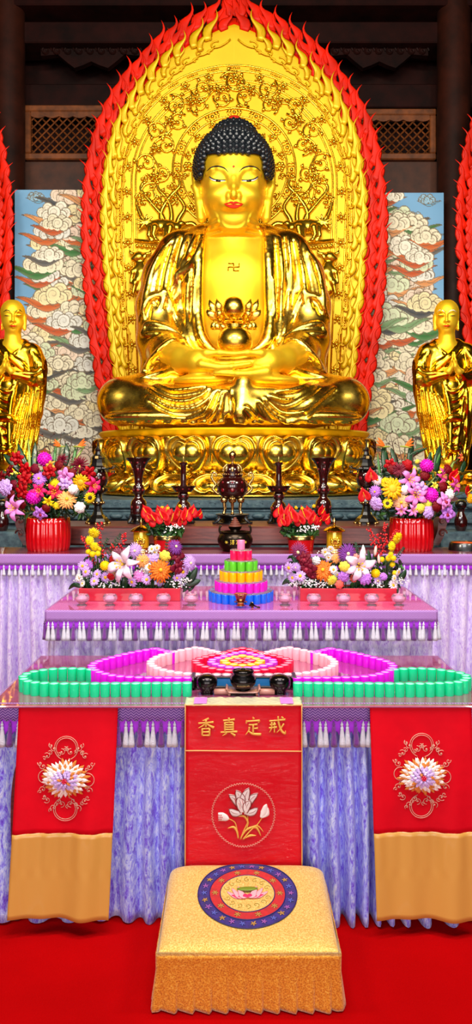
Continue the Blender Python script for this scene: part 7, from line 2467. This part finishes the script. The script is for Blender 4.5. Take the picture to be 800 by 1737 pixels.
sp = [('berries', [(178, 950), (171, 920), (168, 888)], 2.6), ('berries', [(190, 950), (206, 925), (212, 905)], 2.6), ('berries', [(160, 960), (146, 930), (141, 912)], 2.2), ('berries', [(196, 948), (194, 935), (190, 925)], 3), ('fern', [(180, 960), (190, 930), (204, 908)], 9), ('fern', [(170, 955), (172, 935), (182, 915)], 7), ('fern', [(280, 960), (282, 930), (284, 908)], 6),
      ('blade', [(320, 990), (328, 975), (334, 962)], 6), ('blade', [(316, 992), (330, 988), (340, 984)], 6), ('blade', [(140, 996), (126, 992), (116, 1000)], 4), ('blade', [(210, 998), (212, 986), (208, 978)], 8), ('blade', [(280, 998), (288, 988), (294, 980)], 6), ('blade', [(145, 998), (150, 988), (148, 980)], 7),
      ('gyp', [(176, 992)], 9), ('gyp', [(196, 990)], 8), ('gyp', [(296, 992)], 8), ('gyp', [(312, 985)], 6), ('gyp', [(136, 982)], 6), ('gyp', [(258, 934)], 5), ('gyp', [(246, 966)], 5)]
trough_arr(138, 307, 'long flower arrangement in a scarlet trough, left of the cup tower', fl, sp, 230, (138, 326, 945, 1000), 9)
fl = [('mum', YEL, 673, 913, 10), ('mum', YEL, 664, 927, 8), ('mum', YEL, 662, 942, 6), ('ball', YEL, 647, 949, 5), ('ball', YEL, 658, 947, 5.4), ('ball', YEL, 667, 947, 5), ('ball', YEL, 665, 957.5, 5), ('ball', YEL, 669, 972, 4.6), ('bud', WHT, 616, 936, 12), ('bud', (232, 200, 190), 636.5, 934, 9), ('bud', (240, 190, 180), 642, 948, 8),
      ('spider', PURP, 588, 939, 14), ('spider', (150, 60, 110), 508, 935, 14), ('daisy', WHT, 551, 936, 6), ('daisy', WHT, 560, 931, 5), ('daisy', WHT, 557, 945, 5.5), ('lily', PALE, 608, 959, 24), ('rose', LEM, 584, 961, 9), ('mum', BRONZ, 548, 968, 17), ('orchid', BURG, 521, 962, 15), ('orchid', BURG, 516, 948, 11), ('orchid', BURG, 530, 975, 9),
      ('carnation', LIL, 582, 978, 9), ('carnation', LIL, 618.5, 981, 10), ('carnation', CORAL, 599.5, 981, 6), ('mum', LEM, 562.5, 984.5, 9), ('rose', CORAL, 575, 991.6, 7), ('ball', (250, 200, 0), 636.6, 972.6, 8), ('daisy', LAV, 490, 963, 8), ('daisy', LAV, 509, 977, 8), ('daisy', LAV, 496, 980, 7), ('daisy', PALE, 666, 993, 7.5), ('daisy', WHT, 675, 970, 6),
      ('carnation', WHT, 536, 951, 7), ('mum', PEACH, 570, 947, 8), ('daisy', WHT, 565, 966, 6), ('daisy', WHT, 572, 975, 5), ('carnation', (230, 150, 140), 602, 948, 8), ('spider', LAV, 502, 962, 7), ('daisy', LAV, 640, 985, 6.5), ('carnation', LIL, 650, 978, 6), ('daisy', WHT, 668, 981, 5)]
sp = [('berries', [(640, 950), (634, 925), (628, 900)], 2.4), ('berries', [(645, 950), (652, 920), (653, 890)], 2.4), ('berries', [(640, 945), (643, 925), (642, 908)], 3), ('berries', [(650, 930), (664, 912), (672, 900)], 2.2), ('fern', [(650, 960), (672, 945), (684, 930)], 6), ('fern', [(604, 950), (606, 935), (603, 922)], 5), ('blade', [(632, 955), (637, 938), (640, 925)], 4), ('blade', [(628, 960), (626, 945), (624, 932)], 4),
      ('blade', [(500, 990), (488, 985), (478, 992)], 5), ('blade', [(505, 960), (500, 950), (496, 942)], 5), ('blade', [(600, 996), (606, 988), (614, 984)], 7), ('blade', [(676, 985), (684, 975), (688, 966)], 5), ('blade', [(560, 998), (552, 990), (546, 986)], 6),
      ('gyp', [(545, 990)], 8), ('gyp', [(528, 992)], 7), ('gyp', [(680, 986)], 6), ('gyp', [(520, 986)], 7), ('gyp', [(556, 940)], 5), ('gyp', [(500, 990)], 6), ('gyp', [(640, 992)], 6)]
trough_arr(507, 668, 'long flower arrangement in a scarlet trough, right of the cup tower', fl, sp, 585, (492, 680, 945, 1000), 10)
